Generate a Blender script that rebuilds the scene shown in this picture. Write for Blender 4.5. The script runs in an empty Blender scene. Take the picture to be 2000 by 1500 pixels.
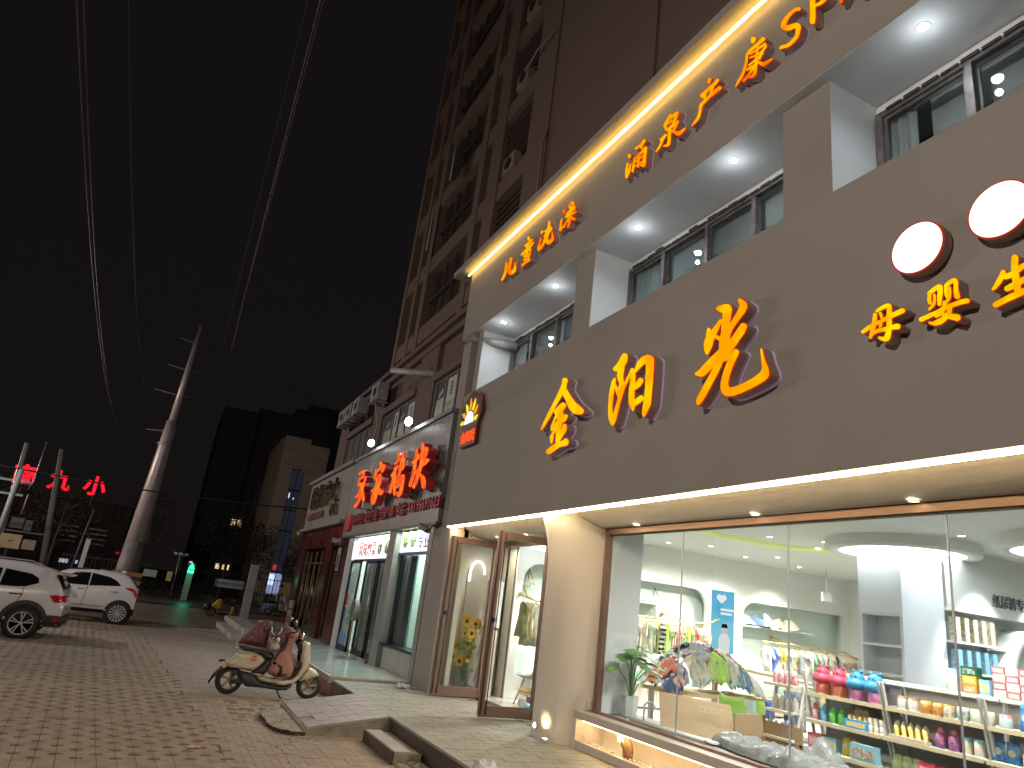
import bpy, bmesh, math, random
from math import sin, cos, pi, radians, sqrt, atan2
from mathutils import Vector, Matrix, noise
from mathutils.geometry import delaunay_2d_cdt
RND = random.Random(7)
SC = bpy.context.scene
COL = SC.collection

# ------------------------------------------------------------------ camera
F_PX, W_PX = 1352.0, 2000.0
yaw, pitch, roll = radians(24.35), radians(18.05), radians(7.15)
fw = Vector((sin(yaw), cos(yaw), 0)); rt = Vector((cos(yaw), -sin(yaw), 0)); up = Vector((0, 0, 1))
f2 = fw * cos(pitch) + up * sin(pitch); u2 = up * cos(pitch) - fw * sin(pitch)
r3 = rt * cos(roll) + u2 * sin(roll); u3 = u2 * cos(roll) - rt * sin(roll)
camd = bpy.data.cameras.new('camera'); cam = bpy.data.objects.new('camera', camd); COL.objects.link(cam)
cam.matrix_world = Matrix(((r3.x, u3.x, -f2.x, 0), (r3.y, u3.y, -f2.y, 0), (r3.z, u3.z, -f2.z, 1.95), (0, 0, 0, 1)))
camd.sensor_width = 36.0; camd.lens = 36.0 * F_PX / W_PX; camd.clip_end = 1500; camd.clip_start = .05
SC.camera = cam

# ------------------------------------------------------------------ night sky, added sky glow, exposure
wd = bpy.data.worlds.new('World'); SC.world = wd; wd.use_nodes = True
nt = wd.node_tree; nt.nodes.clear()
sky = nt.nodes.new('ShaderNodeTexSky'); sky.sky_type = 'NISHITA'; sky.sun_disc = False
sky.sun_elevation = radians(2); sky.sun_rotation = radians(200)
b1 = nt.nodes.new('ShaderNodeBackground'); b1.inputs[1].default_value = 0.0004
b2 = nt.nodes.new('ShaderNodeBackground'); b2.inputs[0].default_value = (.0062, .0050, .0052, 1); b2.inputs[1].default_value = 1.0
ad = nt.nodes.new('ShaderNodeAddShader'); wo = nt.nodes.new('ShaderNodeOutputWorld')
nt.links.new(sky.outputs[0], b1.inputs[0]); nt.links.new(b1.outputs[0], ad.inputs[0]); nt.links.new(b2.outputs[0], ad.inputs[1]); nt.links.new(ad.outputs[0], wo.inputs[0])
sl = bpy.data.lights.new('moon', 'SUN'); sl.energy = .012; sl.angle = radians(2); sl.color = (1, .9, .85)  # weak sun lamp added as a dim sky glow
so = bpy.data.objects.new('moon', sl); so.rotation_euler = (radians(35), radians(-25), radians(30)); COL.objects.link(so)
vs = SC.view_settings; vs.view_transform = 'Standard'; vs.look = 'None'; vs.exposure = 0; vs.gamma = 1; vs.use_curve_mapping = False
SC.cycles.use_denoising = True
SC.cycles.max_bounces = 8; SC.cycles.transparent_max_bounces = 16; SC.cycles.diffuse_bounces = 4
SC.cycles.sample_clamp_indirect = 4; SC.cycles.caustics_reflective = False; SC.cycles.caustics_refractive = False

# ------------------------------------------------------------------ materials
MC = {}
def P(name, col, rough=.6, metal=0., var=.12, vs_=3., bump=0., bs=60., emit=None, es=0., coat=0., spec=.5, col2=None, stretch=None, trans=0.):
    if name in MC: return MC[name]
    m = bpy.data.materials.new(name); m.use_nodes = True; n = m.node_tree.nodes; L = m.node_tree.links
    b = n['Principled BSDF']; b.inputs['Roughness'].default_value = rough; b.inputs['Metallic'].default_value = metal
    b.inputs['Coat Weight'].default_value = coat; b.inputs['Specular IOR Level'].default_value = spec
    b.inputs['Base Color'].default_value = (*col, 1)
    if trans: b.inputs['Transmission Weight'].default_value = trans
    g = n.new('ShaderNodeNewGeometry') if var or bump else None
    src = None
    if g:
        src = g.outputs['Position']
        if stretch:
            mp = n.new('ShaderNodeMapping'); mp.inputs['Scale'].default_value = stretch; L.new(src, mp.inputs[0]); src = mp.outputs[0]
    if var:
        nz = n.new('ShaderNodeTexNoise'); nz.inputs['Scale'].default_value = vs_; nz.inputs['Detail'].default_value = 6; L.new(src, nz.inputs['Vector'])
        cr = n.new('ShaderNodeMix'); cr.data_type = 'RGBA'
        c2 = col2 or tuple(min(1, c * (1 + var)) for c in col)
        c1 = tuple(c * (1 - var) for c in col) if not col2 else col
        cr.inputs[6].default_value = (*c1, 1); cr.inputs[7].default_value = (*c2, 1)
        mr = n.new('ShaderNodeMapRange'); mr.inputs[1].default_value = .32; mr.inputs[2].default_value = .68; L.new(nz.outputs[0], mr.inputs[0]); L.new(mr.outputs[0], cr.inputs[0])
        L.new(cr.outputs[2], b.inputs['Base Color'])
        rr = n.new('ShaderNodeMapRange'); rr.inputs[3].default_value = max(0, rough - .07); rr.inputs[4].default_value = min(1, rough + .07); L.new(nz.outputs[0], rr.inputs[0]); L.new(rr.outputs[0], b.inputs['Roughness'])
    if bump:
        nb = n.new('ShaderNodeTexNoise'); nb.inputs['Scale'].default_value = bs; nb.inputs['Detail'].default_value = 4; L.new(src, nb.inputs['Vector'])
        bp = n.new('ShaderNodeBump'); bp.inputs['Strength'].default_value = bump; bp.inputs['Distance'].default_value = .01; L.new(nb.outputs[0], bp.inputs['Height']); L.new(bp.outputs[0], b.inputs['Normal'])
    if emit:
        b.inputs['Emission Color'].default_value = (*emit, 1); b.inputs['Emission Strength'].default_value = es
    MC[name] = m; return m
def E(name, col, s=1.):
    if name in MC: return MC[name]
    m = bpy.data.materials.new(name); m.use_nodes = True; n = m.node_tree.nodes; n.clear()
    e = n.new('ShaderNodeEmission'); e.inputs[0].default_value = (*col, 1); e.inputs[1].default_value = s
    o = n.new('ShaderNodeOutputMaterial'); m.node_tree.links.new(e.outputs[0], o.inputs[0]); MC[name] = m; return m
def Egrad(name, c1, c2, scale, s=1.):
    if name in MC: return MC[name]
    m = E(name, c1, s); n = m.node_tree.nodes; L = m.node_tree.links
    g = n.new('ShaderNodeNewGeometry'); nz = n.new('ShaderNodeTexNoise'); nz.inputs['Scale'].default_value = scale; L.new(g.outputs['Position'], nz.inputs['Vector'])
    mr = n.new('ShaderNodeMapRange'); mr.inputs[1].default_value = .38; mr.inputs[2].default_value = .62; L.new(nz.outputs[0], mr.inputs[0])
    mx = n.new('ShaderNodeMix'); mx.data_type = 'RGBA'; mx.inputs[6].default_value = (*c1, 1); mx.inputs[7].default_value = (*c2, 1); L.new(mr.outputs[0], mx.inputs[0])
    e = [x for x in n if x.type == 'EMISSION'][0]; L.new(mx.outputs[2], e.inputs[0]); return m
def G(name, tint=(1, 1, 1), refl=1.0, ior=1.45):
    """thin pane: fresnel reflection over clear transmission"""
    if name in MC: return MC[name]
    m = bpy.data.materials.new(name); m.use_nodes = True; n = m.node_tree.nodes; n.clear(); L = m.node_tree.links
    t = n.new('ShaderNodeBsdfTransparent'); t.inputs[0].default_value = (*tint, 1)
    g = n.new('ShaderNodeBsdfGlossy'); g.inputs['Roughness'].default_value = .02; g.inputs[0].default_value = (refl, refl, refl, 1)
    fr = n.new('ShaderNodeFresnel'); gg = n.new('ShaderNodeNewGeometry'); mi_ = n.new('ShaderNodeMapRange'); mi_.inputs[3].default_value = ior; mi_.inputs[4].default_value = 1 / ior; L.new(gg.outputs['Backfacing'], mi_.inputs[0]); L.new(mi_.outputs[0], fr.inputs[0])
    mx = n.new('ShaderNodeMixShader'); o = n.new('ShaderNodeOutputMaterial')
    L.new(fr.outputs[0], mx.inputs[0]); L.new(t.outputs[0], mx.inputs[1]); L.new(g.outputs[0], mx.inputs[2]); L.new(mx.outputs[0], o.inputs[0])
    MC[name] = m; return m

plaster = P('warm_grey_plaster', (.325, .30, .265), .75, var=.06, vs_=.7, bump=.6, bs=70)
cream = P('cream_plaster', (.66, .62, .555), .7, var=.03, vs_=1.5, bump=.35, bs=55)
white = P('white_paint', (.74, .75, .74), .6, var=.02)
shopwhite = P('shop_white', (.78, .80, .78), .5, var=.01)
mint = P('pale_mint_paint', (.66, .72, .68), .6, var=.01)
copper = P('brushed_copper', (.235, .15, .12), .38, .5, var=.08, vs_=2, bump=.05, bs=200)
brass = P('brass', (.70, .52, .22), .28, .9, var=.03)
darkmetal = P('dark_metal', (.03, .03, .035), .4, .6, var=.1)
steel = P('galvanised_steel', (.42, .42, .44), .45, .7, var=.15, vs_=1.2)
alum = P('grey_aluminium', (.20, .20, .21), .45, .6, var=.15)
black = P('black_plastic', (.018, .018, .02), .45, var=.1)
rubber = P('tyre_rubber', (.022, .021, .02), .8, var=.3, vs_=20)
chrome = P('chrome', (.7, .7, .72), .12, 1., var=0)
concrete = P('concrete', (.27, .235, .18), .9, var=.3, vs_=6, bump=.6, bs=40)
led_warm = E('warm_led', (1, .74, .40), 24.)
led_warm2 = E('warm_led_top', (1, .60, .14), 13.)
led_white = E('white_led', (.95, .98, 1.), 9.)
spotw = E('spot_lens', (.88, .95, 1.), 22.)
spotwarm = E('warm_spot_lens', (1, .82, .5), 14.)
glass = G('clear_glass', (.93, .96, .95))
glassd = G('dull_window_glass', (.84, .88, .88), 1., 1.5)

# ------------------------------------------------------------------ mesh collector
class MB:
    def __init__(s): s.v = []; s.f = []; s.m = []; s.sm = []
    def add(s, vs, fs, mi=0, sm=False):
        o = len(s.v); s.v.extend(vs)
        for f in fs: s.f.append(tuple(i + o for i in f)); s.m.append(mi); s.sm.append(sm)
        return s
    def box(s, x0, x1, y0, y1, z0, z1, mi=0):
        return s.add([(x0, y0, z0), (x1, y0, z0), (x1, y1, z0), (x0, y1, z0), (x0, y0, z1), (x1, y0, z1), (x1, y1, z1), (x0, y1, z1)],
                     [(0, 3, 2, 1), (4, 5, 6, 7), (0, 1, 5, 4), (1, 2, 6, 5), (2, 3, 7, 6), (3, 0, 4, 7)], mi)
    def obox(s, c, sz, R, mi=0):
        c = Vector(c); vs = []
        for z in (-1, 1):
            for x, y in ((-1, -1), (1, -1), (1, 1), (-1, 1)): vs.append(tuple(c + R @ Vector((x * sz[0] / 2, y * sz[1] / 2, z * sz[2] / 2))))
        return s.add(vs, [(0, 3, 2, 1), (4, 5, 6, 7), (0, 1, 5, 4), (1, 2, 6, 5), (2, 3, 7, 6), (3, 0, 4, 7)], mi)
    def tube(s, path, r, n=8, mi=0, caps=True, sm=True):
        pts = [Vector(p) for p in path]; rs = r if isinstance(r, (list, tuple)) else [r] * len(pts)
        vs = []; fs = []; ref = None
        for i, p in enumerate(pts):
            t = (pts[min(i + 1, len(pts) - 1)] - pts[max(i - 1, 0)]).normalized()
            if ref is None: ref = Vector((0, 0, 1)) if abs(t.z) < .9 else Vector((1, 0, 0))
            a = t.cross(ref).normalized(); b = t.cross(a).normalized(); ref = -t.cross(a) if False else ref
            if abs(t.dot(ref)) > .98: ref = a
            for k in range(n):
                w = 2 * pi * k / n; vs.append(tuple(p + (a * cos(w) + b * sin(w)) * rs[i]))
        for i in range(len(pts) - 1):
            for k in range(n): k2 = (k + 1) % n; fs.append((i * n + k, i * n + k2, (i + 1) * n + k2, (i + 1) * n + k))
        s.add(vs, fs, mi, sm)
        if caps:
            o = len(s.v) - len(vs)
            s.f.append(tuple(o + k for k in range(n))[::-1]); s.m.append(mi); s.sm.append(False)
            s.f.append(tuple(o + (len(pts) - 1) * n + k for k in range(n))); s.m.append(mi); s.sm.append(False)
        return s
    def lathe(s, prof, c, n=16, mi=0, axis='z', sm=True, sx=1., sy=1., cap=True):
        vs = []; fs = []
        for r, h in prof:
            for k in range(n):
                w = 2 * pi * k / n; a, b = r * cos(w) * sx, r * sin(w) * sy
                vs.append((c[0] + a, c[1] + b, c[2] + h) if axis == 'z' else (c[0] + a, c[1] + h, c[2] + b) if axis == 'y' else (c[0] + h, c[1] + a, c[2] + b))
        for i in range(len(prof) - 1):
            for k in range(n): k2 = (k + 1) % n; fs.append((i * n + k, i * n + k2, (i + 1) * n + k2, (i + 1) * n + k))
        s.add(vs, fs, mi, sm)
        o = len(s.v) - len(vs)
        for i in (0, len(prof) - 1) if cap else ():
            if prof[i][0] > 1e-4: s.f.append(tuple(o + i * n + k for k in range(n))); s.m.append(mi); s.sm.append(False)
        return s
    def ball(s, c, r, n=10, mi=0, sc=(1, 1, 1)):
        vs = []; fs = []; h = n // 2
        for i in range(h + 1):
            t = pi * i / h
            for k in range(n):
                w = 2 * pi * k / n; vs.append((c[0] + r * sin(t) * cos(w) * sc[0], c[1] + r * sin(t) * sin(w) * sc[1], c[2] + r * cos(t) * sc[2]))
        for i in range(h):
            for k in range(n): k2 = (k + 1) % n; fs.append((i * n + k, (i + 1) * n + k, (i + 1) * n + k2, i * n + k2))
        return s.add(vs, fs, mi, True)
    def prism(s, poly, fn, a, b, mi=0, sm=False):
        """poly 2D (u,v); fn(u,v,w)->xyz; extruded from w=a to w=b"""
        n = len(poly); vs = [fn(u, v, a) for u, v in poly] + [fn(u, v, b) for u, v in poly]
        s.add(vs, [tuple(range(n))[::-1], tuple(range(n, 2 * n))] + [(i, (i + 1) % n, n + (i + 1) % n, n + i) for i in range(n)], mi, sm)
        return s
    def quad(s, a, b, c, d, mi=0): return s.add([a, b, c, d], [(0, 1, 2, 3)], mi)
    def puff(s, poly, fn, T, r=None, h=None, mi=0, back=True, nz=0., seed=0, p=.5):
        """closed cushion-like solid over a 2D outline"""
        us = [q[0] for q in poly]; vs_ = [q[1] for q in poly]
        w = max(max(us) - min(us), max(vs_) - min(vs_)); r = r or T; h = h or w / 12
        B = []
        for i in range(len(poly)):
            a, b = poly[i], poly[(i + 1) % len(poly)]; k = max(1, int(math.hypot(b[0] - a[0], b[1] - a[1]) / h))
            for j in range(k): B.append((a[0] + (b[0] - a[0]) * j / k, a[1] + (b[1] - a[1]) * j / k))
        def dist(u, v):
            d = 1e9; ins = False
            for i in range(len(poly)):
                x1, y1 = poly[i]; x2, y2 = poly[(i + 1) % len(poly)]; dx, dy = x2 - x1, y2 - y1
                t = max(0, min(1, ((u - x1) * dx + (v - y1) * dy) / (dx * dx + dy * dy + 1e-12)))
                d = min(d, math.hypot(u - x1 - t * dx, v - y1 - t * dy))
                if (y1 > v) != (y2 > v) and u < x1 + (v - y1) * dx / (dy if abs(dy) > 1e-12 else 1e-12): ins = not ins
            return d if ins else -1
        I = []
        u = min(us) + h / 2
        while u < max(us):
            v = min(vs_) + h / 2
            while v < max(vs_):
                if dist(u, v) > h * .45: I.append((u, v))
                v += h
            u += h
        pts = [Vector(q) for q in B + I]; nb = len(B)
        V, _, Fc, _, _, _ = delaunay_2d_cdt(pts, [(i, (i + 1) % nb) for i in range(nb)], [], 1, 1e-5)
        top = []; bot = []
        for q in V:
            d = max(0, dist(q.x, q.y)); t = min(1, d / r); z = T * (1 - (1 - t) ** 2) ** p
            if d < 1e-5: z = 0
            if nz and d > 1e-5: z += nz * min(1, d / r) * noise.noise(Vector((q.x * 9, q.y * 9, seed * 3.7))) + nz * .5 * min(1, d / r) * noise.noise(Vector((q.x * 22, q.y * 22, seed)))
            top.append(fn(q.x, q.y, z)); bot.append(fn(q.x, q.y, -z if back else 0))
        nv = len(top)
        s.add(top + bot, [tuple(f) for f in Fc] + [tuple(nv + i for i in f)[::-1] for f in Fc], mi, True)
        return s
    def build(s, name, mats, parent=None, bevel=0, weld=False):
        me = bpy.data.meshes.new(name); me.from_pydata(s.v, [], s.f)
        mats = mats if isinstance(mats, (list, tuple)) else [mats]
        for m in mats: me.materials.append(m)
        me.polygons.foreach_set('material_index', s.m); me.polygons.foreach_set('use_smooth', s.sm)
        if weld:
            bm = bmesh.new(); bm.from_mesh(me); bmesh.ops.remove_doubles(bm, verts=bm.verts, dist=1e-4); bm.to_mesh(me); bm.free()
        me.update()
        o = bpy.data.objects.new(name, me); COL.objects.link(o)
        if bevel:
            bv = o.modifiers.new('b', 'BEVEL'); bv.width = bevel; bv.segments = 2; bv.limit_method = 'ANGLE'
        par(o, parent); return o
def par(o, parent):
    if parent is not None:
        o.parent = parent
        if parent.type == 'EMPTY': o.matrix_parent_inverse = Matrix.Translation(-Vector(parent.location))
def tag(o, label=None, cat=None, group=None, kind=None):
    if label: o['label'] = label
    if cat: o['category'] = cat
    if group: o['group'] = group
    if kind: o['kind'] = kind
    return o
def thing(name, label, cat, loc=(0, 0, 0), group=None):
    o = bpy.data.objects.new(name, None); o.location = loc; o.empty_display_size = .2; COL.objects.link(o)
    return tag(o, label, cat, group)
def struct(o): o['kind'] = 'structure'; return o
def stuff(o): o['kind'] = 'stuff'; return o
def copy_tree(r, loc, rz=0., label=None, group=None):
    """a copy of a thing with copies of its parts and sub-parts"""
    kids = {}
    for o in COL.objects:
        if o.parent is not None: kids.setdefault(o.parent, []).append(o)
    def rec(o, p):
        c = o.copy(); COL.objects.link(c)
        if p is not None: c.parent = p; c.matrix_parent_inverse = o.matrix_parent_inverse.copy()
        for ch in kids.get(o, []): rec(ch, c)
        return c
    c = rec(r, None); c.location = loc; c.rotation_euler = (0, 0, rz)
    if label: c['label'] = label
    if group: c['group'] = group
    return c
# ---- flat shapes with holes (curve fill), and lettering
PEND = []
AX = {'-x': Matrix(((0, 0, -1), (-1, 0, 0), (0, 1, 0))), '-y': Matrix(((1, 0, 0), (0, 0, -1), (0, 1, 0)))}
def cshape(name, loops, ax, org, depth, mat, parent=None, label=None, cat=None, group=None, bev=0.):
    """loops in plane coordinates (u right, v up as seen by the viewer)"""
    cu = bpy.data.curves.new(name, 'CURVE'); cu.dimensions = '2D'; cu.fill_mode = 'BOTH'; cu.extrude = depth / 2
    if bev: cu.bevel_depth = bev
    for lp in loops:
        sp = cu.splines.new('POLY'); sp.points.add(len(lp) - 1)
        for i, (u, v) in enumerate(lp): sp.points[i].co = (u, v, 0, 1)
        sp.use_cyclic_u = True
    cu.materials.append(mat); return pend(name, cu, ax, org, parent, label, cat, group)
def pend(name, cu, ax, org, parent, label, cat, group):
    o = bpy.data.objects.new(name, cu); COL.objects.link(o)
    M = AX[ax].to_4x4() if isinstance(ax, str) else ax; M.translation = Vector(org); o.matrix_world = M
    PEND.append((o, name, parent, label, cat, group)); return o
def text(name, s, ax, org, size, depth, mat, parent=None, label=None, cat=None, group=None, off=0., shear=0., align='LEFT', space=1., sx=1.):
    cu = bpy.data.curves.new(name, 'FONT'); cu.body = s; cu.size = size; cu.extrude = depth / 2; cu.offset = off; cu.shear = shear; cu.align_x = align; cu.space_character = space
    cu.resolution_u = 3; cu.materials.append(mat)
    o = pend(name, cu, ax, org, parent, label, cat, group)
    if sx != 1: o.matrix_world = o.matrix_world @ Matrix.Diagonal((sx, 1, 1, 1))
    return o
def flush():
    bpy.context.view_layer.update(); dg = bpy.context.evaluated_depsgraph_get()
    for o, name, parent, label, cat, group in PEND:
        me = bpy.data.meshes.new_from_object(o.evaluated_get(dg)); me.transform(o.matrix_world); me.name = name
        COL.objects.unlink(o); bpy.data.objects.remove(o)
        n = bpy.data.objects.new(name, me); COL.objects.link(n); par(n, parent); tag(n, label, cat, group)
    PEND.clear()
def arc(cx, cy, r, a0, a1, n=8): return [(cx + r * cos(a0 + (a1 - a0) * i / n), cy + r * sin(a0 + (a1 - a0) * i / n)) for i in range(n + 1)]
def lamp(kind, loc, e, col, rot=(0, 0, 0), size=.1, sizey=None, spot=None, name='lamp_light', parent=None, blend=.4):
    l = bpy.data.lights.new(name, kind); l.energy = e; l.color = col
    if kind == 'AREA':
        l.size = size
        if sizey: l.shape = 'RECTANGLE'; l.size_y = sizey
    else: l.shadow_soft_size = size
    if spot: l.spot_size = spot; l.spot_blend = blend
    o = bpy.data.objects.new(name, l); COL.objects.link(o); o.location = loc; o.rotation_euler = rot
    return o
# ================================================================== GROUND
soil = P('dark_joint_soil', (.022, .018, .013), .95, var=.3, vs_=8)
asph = P('road_asphalt', (.05, .05, .052), .42, var=.25, vs_=.6, bump=.3, bs=30)
gm = MB(); gm.quad((-400, -60, -.075), (400, -60, -.075), (400, 900, -.075), (-400, 900, -.075)); ground = struct(gm.build('ground', soil))
rm = MB(); rm.quad((-60, 44, -.012), (60, 46, -.012), (60, 75, -.012), (-60, 75, -.012)); road = struct(rm.build('road', P('street_surface', (.09, .078, .068), .35, var=.35, vs_=.5, bump=.15, bs=25)))
rm = MB(); rm.quad((-60, 28.6, -.008), (60, 28.6, -.008), (60, 46, -.008), (-60, 44, -.008)); struct(rm.build('parking_area', P('far_damp_paving', (.20, .165, .14), .42, var=.3, vs_=.9, bump=.5, bs=9)))
cm = MB(); cm.quad((3.0, 36.5, -.004), (60, 38.5, -.004), (60, 50, -.004), (2.4, 48, -.004)); struct(cm.build('path', P('red_brown_cycle_path', (.16, .075, .045), .6, var=.25, vs_=.8)))
# pavers: slightly turned grid; u runs along the street, v across
pang = radians(4.2); U = Vector((-sin(pang), cos(pang), 0)); V = Vector((cos(pang), sin(pang), 0)); O = Vector((1.97, 0, 0))
pm = P('tan_paver', (.26, .205, .15), .85, var=.22, vs_=5, bump=.5, bs=70, col2=(.38, .31, .235))
pm2 = P('pinkish_brick_paver', (.29, .23, .18), .85, var=.2, vs_=4, bump=.5, bs=70, col2=(.39, .315, .25))
pm3 = P('brown_patch_paver', (.20, .12, .07), .85, var=.25, vs_=4, bump=.4, bs=70)
CW, CL = .185, .37
def hole_side(s0, sg):
    c = s0; R, D = .058, .064; out = []
    for i in range(7):
        t = -1 + 2 * i / 6; out.append((c + t * R, sg * (CW / 2 - .003 - D * sqrt(max(0, 1 - t * t)))))
    return out
def paver_poly(k):
    a = CL / 4 * (1 if k % 2 else -1)
    L_ = CL / 2 - .003; W_ = CW / 2 - .003
    left = [(-L_, -W_)] + hole_side(a, -1) + [(L_, -W_)]
    right = [(L_, W_)] + hole_side(-a, 1)[::-1] + [(-L_, W_)]
    return left + right
def plate(poly, z0, z1, M, at, dz=0., mi=0, ch=.004):
    n = len(poly); P0 = Vector(at)
    def q(u, v, z): w = P0 + U * u + V * v; return (w.x, w.y, z)
    M.add([q(u, v, z0) for u, v in poly] + [q(u, v, z1 + dz) for u, v in poly],
          [tuple(range(n, 2 * n))] + [(i, (i + 1) % n, n + (i + 1) % n, n + i) for i in range(n)], mi)
pool = []
for ci in range(1, 46):
    for ri in range(18, 92):
        u = ri * CL; v = -ci * CW
        c = O + U * u + V * v
        if c.y < 6.2 or c.y > 29.2 or c.x < -1.2 - (c.y - 6) * .34: continue
        dpt = c.x * sin(yaw) + c.y * cos(yaw)
        pool.append((c.length, ci, ri, c, (ri % 7 == 3)))
pool.sort(key=lambda t: t[0])
base = {}
big = MB()
for i, (dd, ci, ri, c, plain) in enumerate(pool):
    rz = RND.uniform(-.003, .003)
    poly = [(-CL / 2 + .003, -CW / 2 + .003), (CL / 2 - .003, -CW / 2 + .003), (CL / 2 - .003, CW / 2 - .003), (-CL / 2 + .003, CW / 2 - .003)] if plain else paver_poly(ci)
    poly = poly[::-1]
    if i < 290:
        key = (plain, ci % 2 if not plain else 0)
        if key not in base:
            m = MB(); plate(poly, -.06, 0, m, (0, 0, 0)); o = m.build('paver', pm); base[key] = o.data
        else:
            o = bpy.data.objects.new('paver', base[key]); COL.objects.link(o)
        o.parent = ground; o.location = (c.x, c.y, rz); o.rotation_euler = (RND.uniform(-.006, .006), RND.uniform(-.006, .006), 0)
    else: plate(poly, -.05, 0, big, c, rz)
stuff(big.build('far_pavers', pm, ground))
# brick pavement between the grass pavers and the shop platform (herringbone)
pool = []
def edge_x(y): return 1.97 - y * math.tan(pang) - .09
for i in range(-12, 38):
    for j in range(58, 296):
        k = (i - j) % 4
        if k == 0: pool.append(((i + 1) * .1, (j + .5) * .1, .2, .1))
        elif k == 2: pool.append(((i + .5) * .1, j * .1, .1, .2))
clean = {}
for hx, hy, lx, ly in pool:
    if hy < 6 or hy > 29.2 or hx < edge_x(hy) + lx / 2 - .06 or hx > 3.62: continue
    if hx > 3.45 and 6 < hy < 30: continue
    clean[(round(hx, 3), round(hy, 3), lx)] = (hx, hy, lx, ly)
pool = sorted(clean.values(), key=lambda t: t[0] ** 2 + t[1] ** 2)
bb = {}; big = MB()
for i, (hx, hy, lx, ly) in enumerate(pool):
    rz = RND.uniform(-.003, .003)
    warm = 11.2 < hy < 13.6 and hx > 1.5 and RND.random() < .25
    if i < 290:
        key = (lx, warm)
        if key not in bb:
            m = MB(); m.box(-lx / 2 + .003, lx / 2 - .003, -ly / 2 + .003, ly / 2 - .003, -.06, 0); o = m.build('brick', pm3 if warm else pm2); bb[key] = o.data
        else: o = bpy.data.objects.new('brick', bb[key]); COL.objects.link(o)
        o.parent = ground; o.location = (hx, hy, rz)
    else: big.box(hx - lx / 2 + .003, hx + lx / 2 - .003, hy - ly / 2 + .003, hy + ly / 2 - .003, -.05, rz, 1 if warm else 0)
stuff(big.build('far_bricks', [pm2, pm3], ground))
# dirt and sand swept against the ramp
# ================================================================== PLATFORM, RAMP, STEPS
ptile = P('grey_step_tile', (.245, .235, .20), .55, var=.12, vs_=2.5, bump=.2, bs=60, col2=(.31, .30, .26))
rtile = P('ramp_tile', (.36, .325, .31), .55, var=.1, vs_=3, bump=.2, bs=60)
btile = P('brown_riser_tile', (.06, .044, .034), .5, var=.25, vs_=3)
joint = P('rusty_joint', (.10, .065, .045), .9, var=.3, vs_=6)
m = MB(); m.box(3.56, 16, -2, 14.38, -.05, .285); platform = struct(m.build('pavement', joint))
pool = []
ty = .2; tx = .40
for r in range(0, 72):
    y0 = 14.36 - (r + 1) * ty
    off = (r % 2) * tx / 2
    x = 3.53 - (off if off else 0)
    while x < 5.62:
        a = max(3.53, x); b = min(x + tx, 5.68 if y0 + ty < 8.9 else 6.1)
        if b - a > .03 and y0 > 1: pool.append((a, b, y0, y0 + ty))
        x += tx
pool.sort(key=lambda t: -1 if False else (t[0] ** 2 + t[2] ** 2)); pool = [t for t in pool if t[2] > 5.4]
tb = {}; big = MB()
for i, (a, b, c, d) in enumerate(pool):
    rz = RND.uniform(-.0015, .0015)
    if i < 295:
        key = round(b - a, 3)
        if key not in tb:
            m = MB(); m.box(.005, b - a - .005, .005, ty - .005, -.03, 0); o = m.build('tile', ptile, bevel=.002); tb[key] = o.data
        else: o = bpy.data.objects.new('tile', tb[key]); COL.objects.link(o)
        o.parent = platform; o.location = (a, c, .3 + rz)
    else: big.box(a + .003, b - .003, c + .003, d - .003, .27, .3 + rz)
if big.v: stuff(big.build('further_tiles', ptile, platform))
# riser tiles along the front edge (brown)
rt_ = None
yy = 12.72
for i in range(11):
    a = 14.36 - (i + 1) * .15 if i < 11 else 0
    if rt_ is None: m = MB(); m.box(-.022, 0, .003, .147, .0, .268); o = m.build('riser_tile', btile); rt_ = o.data
    else: o = bpy.data.objects.new('riser_tile', rt_); COL.objects.link(o)
    o.parent = platform; o.location = (3.558, a, 0)
for i in range(26):
    o = bpy.data.objects.new('riser_tile', rt_); COL.objects.link(o); o.parent = platform; o.location = (3.558, 10.6 - (i + 1) * .15, 0)
# ramp
def rz_(x): return .11 + (x - 2.37) / (3.55 - 2.37) * .19
m = MB(); P2 = [(2.34, 0), (3.56, 0), (3.56, .285), (2.34, .085)]
m.prism(P2, lambda u, v, w: (u, w, v), 10.63, 12.72); ramp = tag(m.build('ramp', concrete), 'broken concrete ramp with grey tiles leading up to the shop platform', 'ramp')
nx = 6; rw = (3.55 - 2.37) / nx
missing = {(0, 1)}
for i in range(nx):
    for j in range(15):
        if i == 0 and j in (3, 4): continue
        if (i == 0 and j == 0): pass
        x0 = 2.37 + i * rw; x1 = x0 + rw; y0 = 10.62 + j * .14; y1 = y0 + .14
        g = .0035; m = MB(); dz = RND.uniform(-.002, .004)
        m.add([(x0 + g, y0 + g, rz_(x0) - .03), (x1 - g, y0 + g, rz_(x1) - .03), (x1 - g, y1 - g, rz_(x1) - .03), (x0 + g, y1 - g, rz_(x0) - .03),
               (x0 + g, y0 + g, rz_(x0) + dz), (x1 - g, y0 + g, rz_(x1) + dz), (x1 - g, y1 - g, rz_(x1) + dz), (x0 + g, y1 - g, rz_(x0) + dz)],
              [(4, 5, 6, 7), (0, 1, 5, 4), (1, 2, 6, 5), (2, 3, 7, 6), (3, 0, 4, 7)])
        m.build('ramp_tile', rtile, ramp)
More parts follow.
